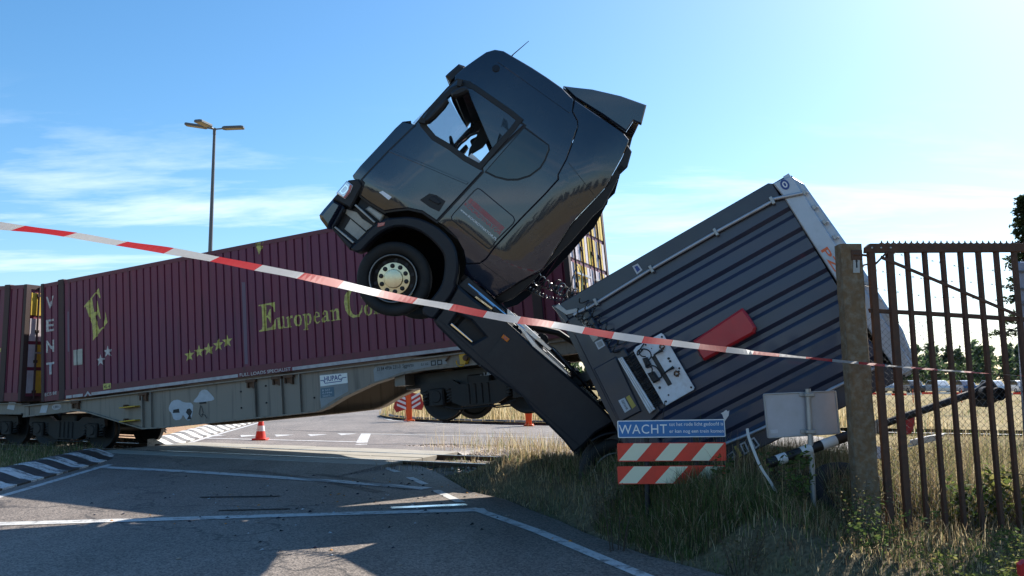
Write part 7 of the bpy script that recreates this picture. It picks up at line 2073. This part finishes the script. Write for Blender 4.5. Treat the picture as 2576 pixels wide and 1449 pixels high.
def weed(name, x, y, r0, h, nleaf, size, cols, seed, label, cat='plant', stems=9, group=None):
    z0 = float(verge_z(np.array([x]), np.array([y]))[0])
    e = empty(name, Matrix.Translation((x, y, z0)), label, cat, group)
    r_ = random.Random(seed); lst = []
    sb_ = bmesh.new()
    for k in range(stems):
        a = r_.uniform(0, 6.28); rr = r0 * math.sqrt(r_.random()); hh_ = h * r_.uniform(0.55, 1.1)
        tip = Vector((math.cos(a) * rr, math.sin(a) * rr, hh_))
        b0 = Vector((math.cos(a) * rr * 0.35, math.sin(a) * rr * 0.35, -0.02))
        mid = b0.lerp(tip, 0.5) + Vector((0, 0, 0.12 * h))
        add_tube(sb_, [b0, mid, tip], [0.004, 0.003, 0.0015], 4, False)
        for q in (0.35, 0.6, 0.85, 1.0):
            c = b0.lerp(mid, q * 2) if q < 0.5 else mid.lerp(tip, q * 2 - 1)
            lst.append(leaf_cloud(max(2, nleaf // (stems * 4)), tuple(c), (r0 * 0.28, r0 * 0.28, h * 0.14), size, cols, seed * 31 + k * 5 + int(q * 10)))
    from_bm('stem', sb_, 'bark', e)
    V, F, T = join_np(lst)
    np_mesh('leaves', V, F, 'leaf', T, e)
    return e
plants = [
    ('bramble', 2.75, 8.80, 0.30, 0.60, 360, 0.030, LEAFG, 'dark green bramble at the foot of the blank road sign'),
    ('bramble', 2.20, 9.34, 0.16, 0.42, 170, 0.030, LEAFG, 'bramble shoots in front of the lower striped board'),
    ('dry_weed', 3.15, 8.10, 0.34, 0.62, 420, 0.017, LEAFB, 'brown dry weed clump just left of the gate post'),
    ('dry_weed', 2.05, 7.95, 0.30, 0.42, 320, 0.016, LEAFB, 'brown weed clump below the striped boards'),
    ('leafy_weed', 3.05, 7.30, 0.40, 0.40, 480, 0.020, LEAFG, 'green weed clump in front of the gate post base'),
    ('leafy_weed', 2.62, 6.55, 0.34, 0.26, 420, 0.018, LEAFY, 'yellow-green weed tuft at the bottom edge nearest the road'),
    ('leafy_weed', 3.35, 6.70, 0.42, 0.32, 520, 0.018, LEAFY, 'yellow-green weed clump below the left gate bars'),
    ('leafy_weed', 3.95, 6.95, 0.38, 0.30, 460, 0.018, LEAFY, 'yellow-green weed clump below the middle gate bars'),
    ('leafy_weed', 4.35, 7.45, 0.34, 0.36, 420, 0.020, LEAFG, 'green weed clump below the right gate bars'),
    ('nettle_plant', 5.00, 9.05, 0.26, 0.62, 240, 0.055, LEAFY, 'broad-leaved sunlit plant behind the gate at the right edge'),
    ('nettle_plant', 4.62, 9.0, 0.22, 0.50, 180, 0.048, LEAFG, 'broad-leaved plant in the shade behind the gate bars'),
    ('dry_weed', 3.95, 9.55, 0.45, 0.80, 520, 0.018, LEAFB, 'tall brown weeds behind the left gate bars'),
    ('dry_weed', 4.75, 9.85, 0.50, 0.95, 560, 0.018, LEAFB, 'tall brown weeds behind the right gate bars'),
    ('dry_weed', 1.05, 9.05, 0.22, 0.62, 220, 0.016, LEAFB, 'thin brown weeds left of the WACHT sign'),
    ('dry_weed', 0.98, 10.25, 0.30, 0.55, 380, 0.017, LEAFB, 'brown weed clump in front of the tractor rear wheel'),
    ('leafy_weed', 1.45, 9.85, 0.30, 0.50, 380, 0.020, LEAFG, 'green weeds between the tractor wheel and the striped boards'),
    ('dry_weed', 2.95, 9.30, 0.30, 0.70, 300, 0.016, LEAFB, 'brown weeds under the fallen signal pole'),
]
for i, (nm, x, y, r0, h, nl, sz, cl, lab) in enumerate(plants):
    weed(nm, x, y, r0, h, nl, sz, cl, 100 + i, lab, 'plant', 14 if 'dry' in nm else 11)

# --- trees
def tree(name, x, y, h, crown_z0, rad, nleaf, size, cols, seed, label, conifer=False):
    e = empty(name, Matrix.Translation((x, y, 0)), label, 'tree')
    r_ = random.Random(seed)
    tube('trunk', [(0, 0, -0.1), (0.05, 0.02, h * 0.4), (-0.03, 0.04, h * 0.75), (0, 0, h * 0.97)], [h * 0.022, h * 0.017, h * 0.010, h * 0.003], 'bark', e, 8)
    lst = []; lb_ = bmesh.new()
    nb = 34
    for k in range(nb):
        t = k / (nb - 1)
        z = crown_z0 + (h - crown_z0) * t
        rr = rad * ((1 - t) ** 0.75 if conifer else math.sin(math.pi * (0.15 + 0.85 * t)) ** 0.7) * r_.uniform(0.6, 1.15)
        a = k * 2.4 + r_.uniform(-0.5, 0.5)
        tip = Vector((math.cos(a) * rr, math.sin(a) * rr, z - (0.12 * rr if conifer else -0.25 * rr)))
        add_tube(lb_, [(0, 0, z - 0.05), tuple(Vector((0, 0, z)).lerp(tip, 0.5) + Vector((0, 0, 0.05))), tuple(tip)], [0.03, 0.02, 0.006], 4, False)
        for q in (0.35, 0.65, 0.95):
            c = Vector((0, 0, z)).lerp(tip, q)
            lst.append(leaf_cloud(nleaf // (nb * 3), tuple(c), (rad * 0.26, rad * 0.26, rad * 0.14), size, cols, seed * 77 + k * 3 + int(q * 10), 0.7))
    from_bm('branches', lb_, 'bark', e)
    V, F, T = join_np(lst)
    np_mesh('crown', V, F, 'leaf', T, e)
    return e
DARKG = np.array([[0.025, 0.04, 0.015], [0.035, 0.055, 0.02], [0.045, 0.06, 0.022], [0.02, 0.032, 0.014]])
tree('conifer_tree', 15.15, 25.5, 7.0, 3.0, 0.95, 6500, 0.06, DARKG, 5, 'dark tree rising at the right edge of the view beyond the gate', True)
# far wood: one mass along the horizon
lst = []; rf = np.random.default_rng(77)
tb2 = bmesh.new()
for k in range(300):
    x = -170 + k * 1.18 + rf.uniform(-1, 1); y = 160 + (k % 3) * 9 + rf.uniform(-3, 3) + abs(x) * 0.02
    h = rf.uniform(6.0, 8.4)
    for q in range(3):
        f = (0.30, 0.58, 0.84)[q]; rr = (2.3, 1.9, 1.1)[q]
        lst.append(leaf_cloud(70, (x + rf.uniform(-0.4, 0.4), y, h * f), (rr, rr, h * 0.22), 0.62, DARKG * np.array([2.6, 2.6, 3.2]), 300 + k * 3 + q, 0.8))  # leaf colour paled and blued to stand in for distance haze
# unseen tree row added behind the camera to darken the truck's reflections
for k in range(130):
    x = -190 + k * 2.9 + rf.uniform(-1, 1); y = -135 + rf.uniform(-8, 8)
    h = rf.uniform(7.0, 10.5)
    for q in range(3):
        f = (0.26, 0.56, 0.84)[q]; rr = (2.6, 2.1, 1.2)[q]
        lst.append(leaf_cloud(60, (x, y, h * f), (rr, rr, h * 0.24), 0.75, DARKG, 1300 + k * 3 + q, 0.8))
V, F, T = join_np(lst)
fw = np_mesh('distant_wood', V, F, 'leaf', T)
tag(fw, 'distant line of dark trees on the horizon behind the parked cars, plus an unseen row added behind the camera', 'trees', kind='stuff')

# bits of glass and plastic broken off the truck, strewn over the crossing
r_ = np.random.default_rng(501)
n = 260
c = np.stack([r_.normal(-1.6, 1.9, n), r_.normal(13.2, 2.4, n), np.full(n, 0.012)], 1)
k = (seg_dist(c[:, 0], c[:, 1], ASPH_R) < -0.1) & (c[:, 0] > -7.2) & (c[:, 1] < 16.2)
c = c[k]; n = len(c)
sz = r_.uniform(0.008, 0.035, (n, 1, 1)) * np.array([1, 1, 0.35])
base = np.array([[1, 0, -0.6], [-0.5, 0.9, -0.6], [-0.6, -0.8, -0.6], [0.1, 0.1, 1.0]])
V = (base[None] + r_.uniform(-0.3, 0.3, (n, 4, 3))) * sz + c[:, None]
F = (np.arange(n)[:, None, None] * 4 + np.array([[0, 1, 3], [1, 2, 3], [2, 0, 3], [0, 2, 1]])[None]).reshape(-1, 3)
pal = np.array([[0.03, 0.03, 0.035], [0.5, 0.52, 0.55], [0.02, 0.025, 0.05], [0.35, 0.3, 0.25], [0.6, 0.25, 0.05]])
T = np.repeat(pal[r_.integers(0, 5, n)], 4, 0)
db = np_mesh('road_debris', V.reshape(-1, 3), F, 'stone', T)
tag(db, 'small broken bits strewn over the asphalt before the crossing', 'debris', kind='stuff')
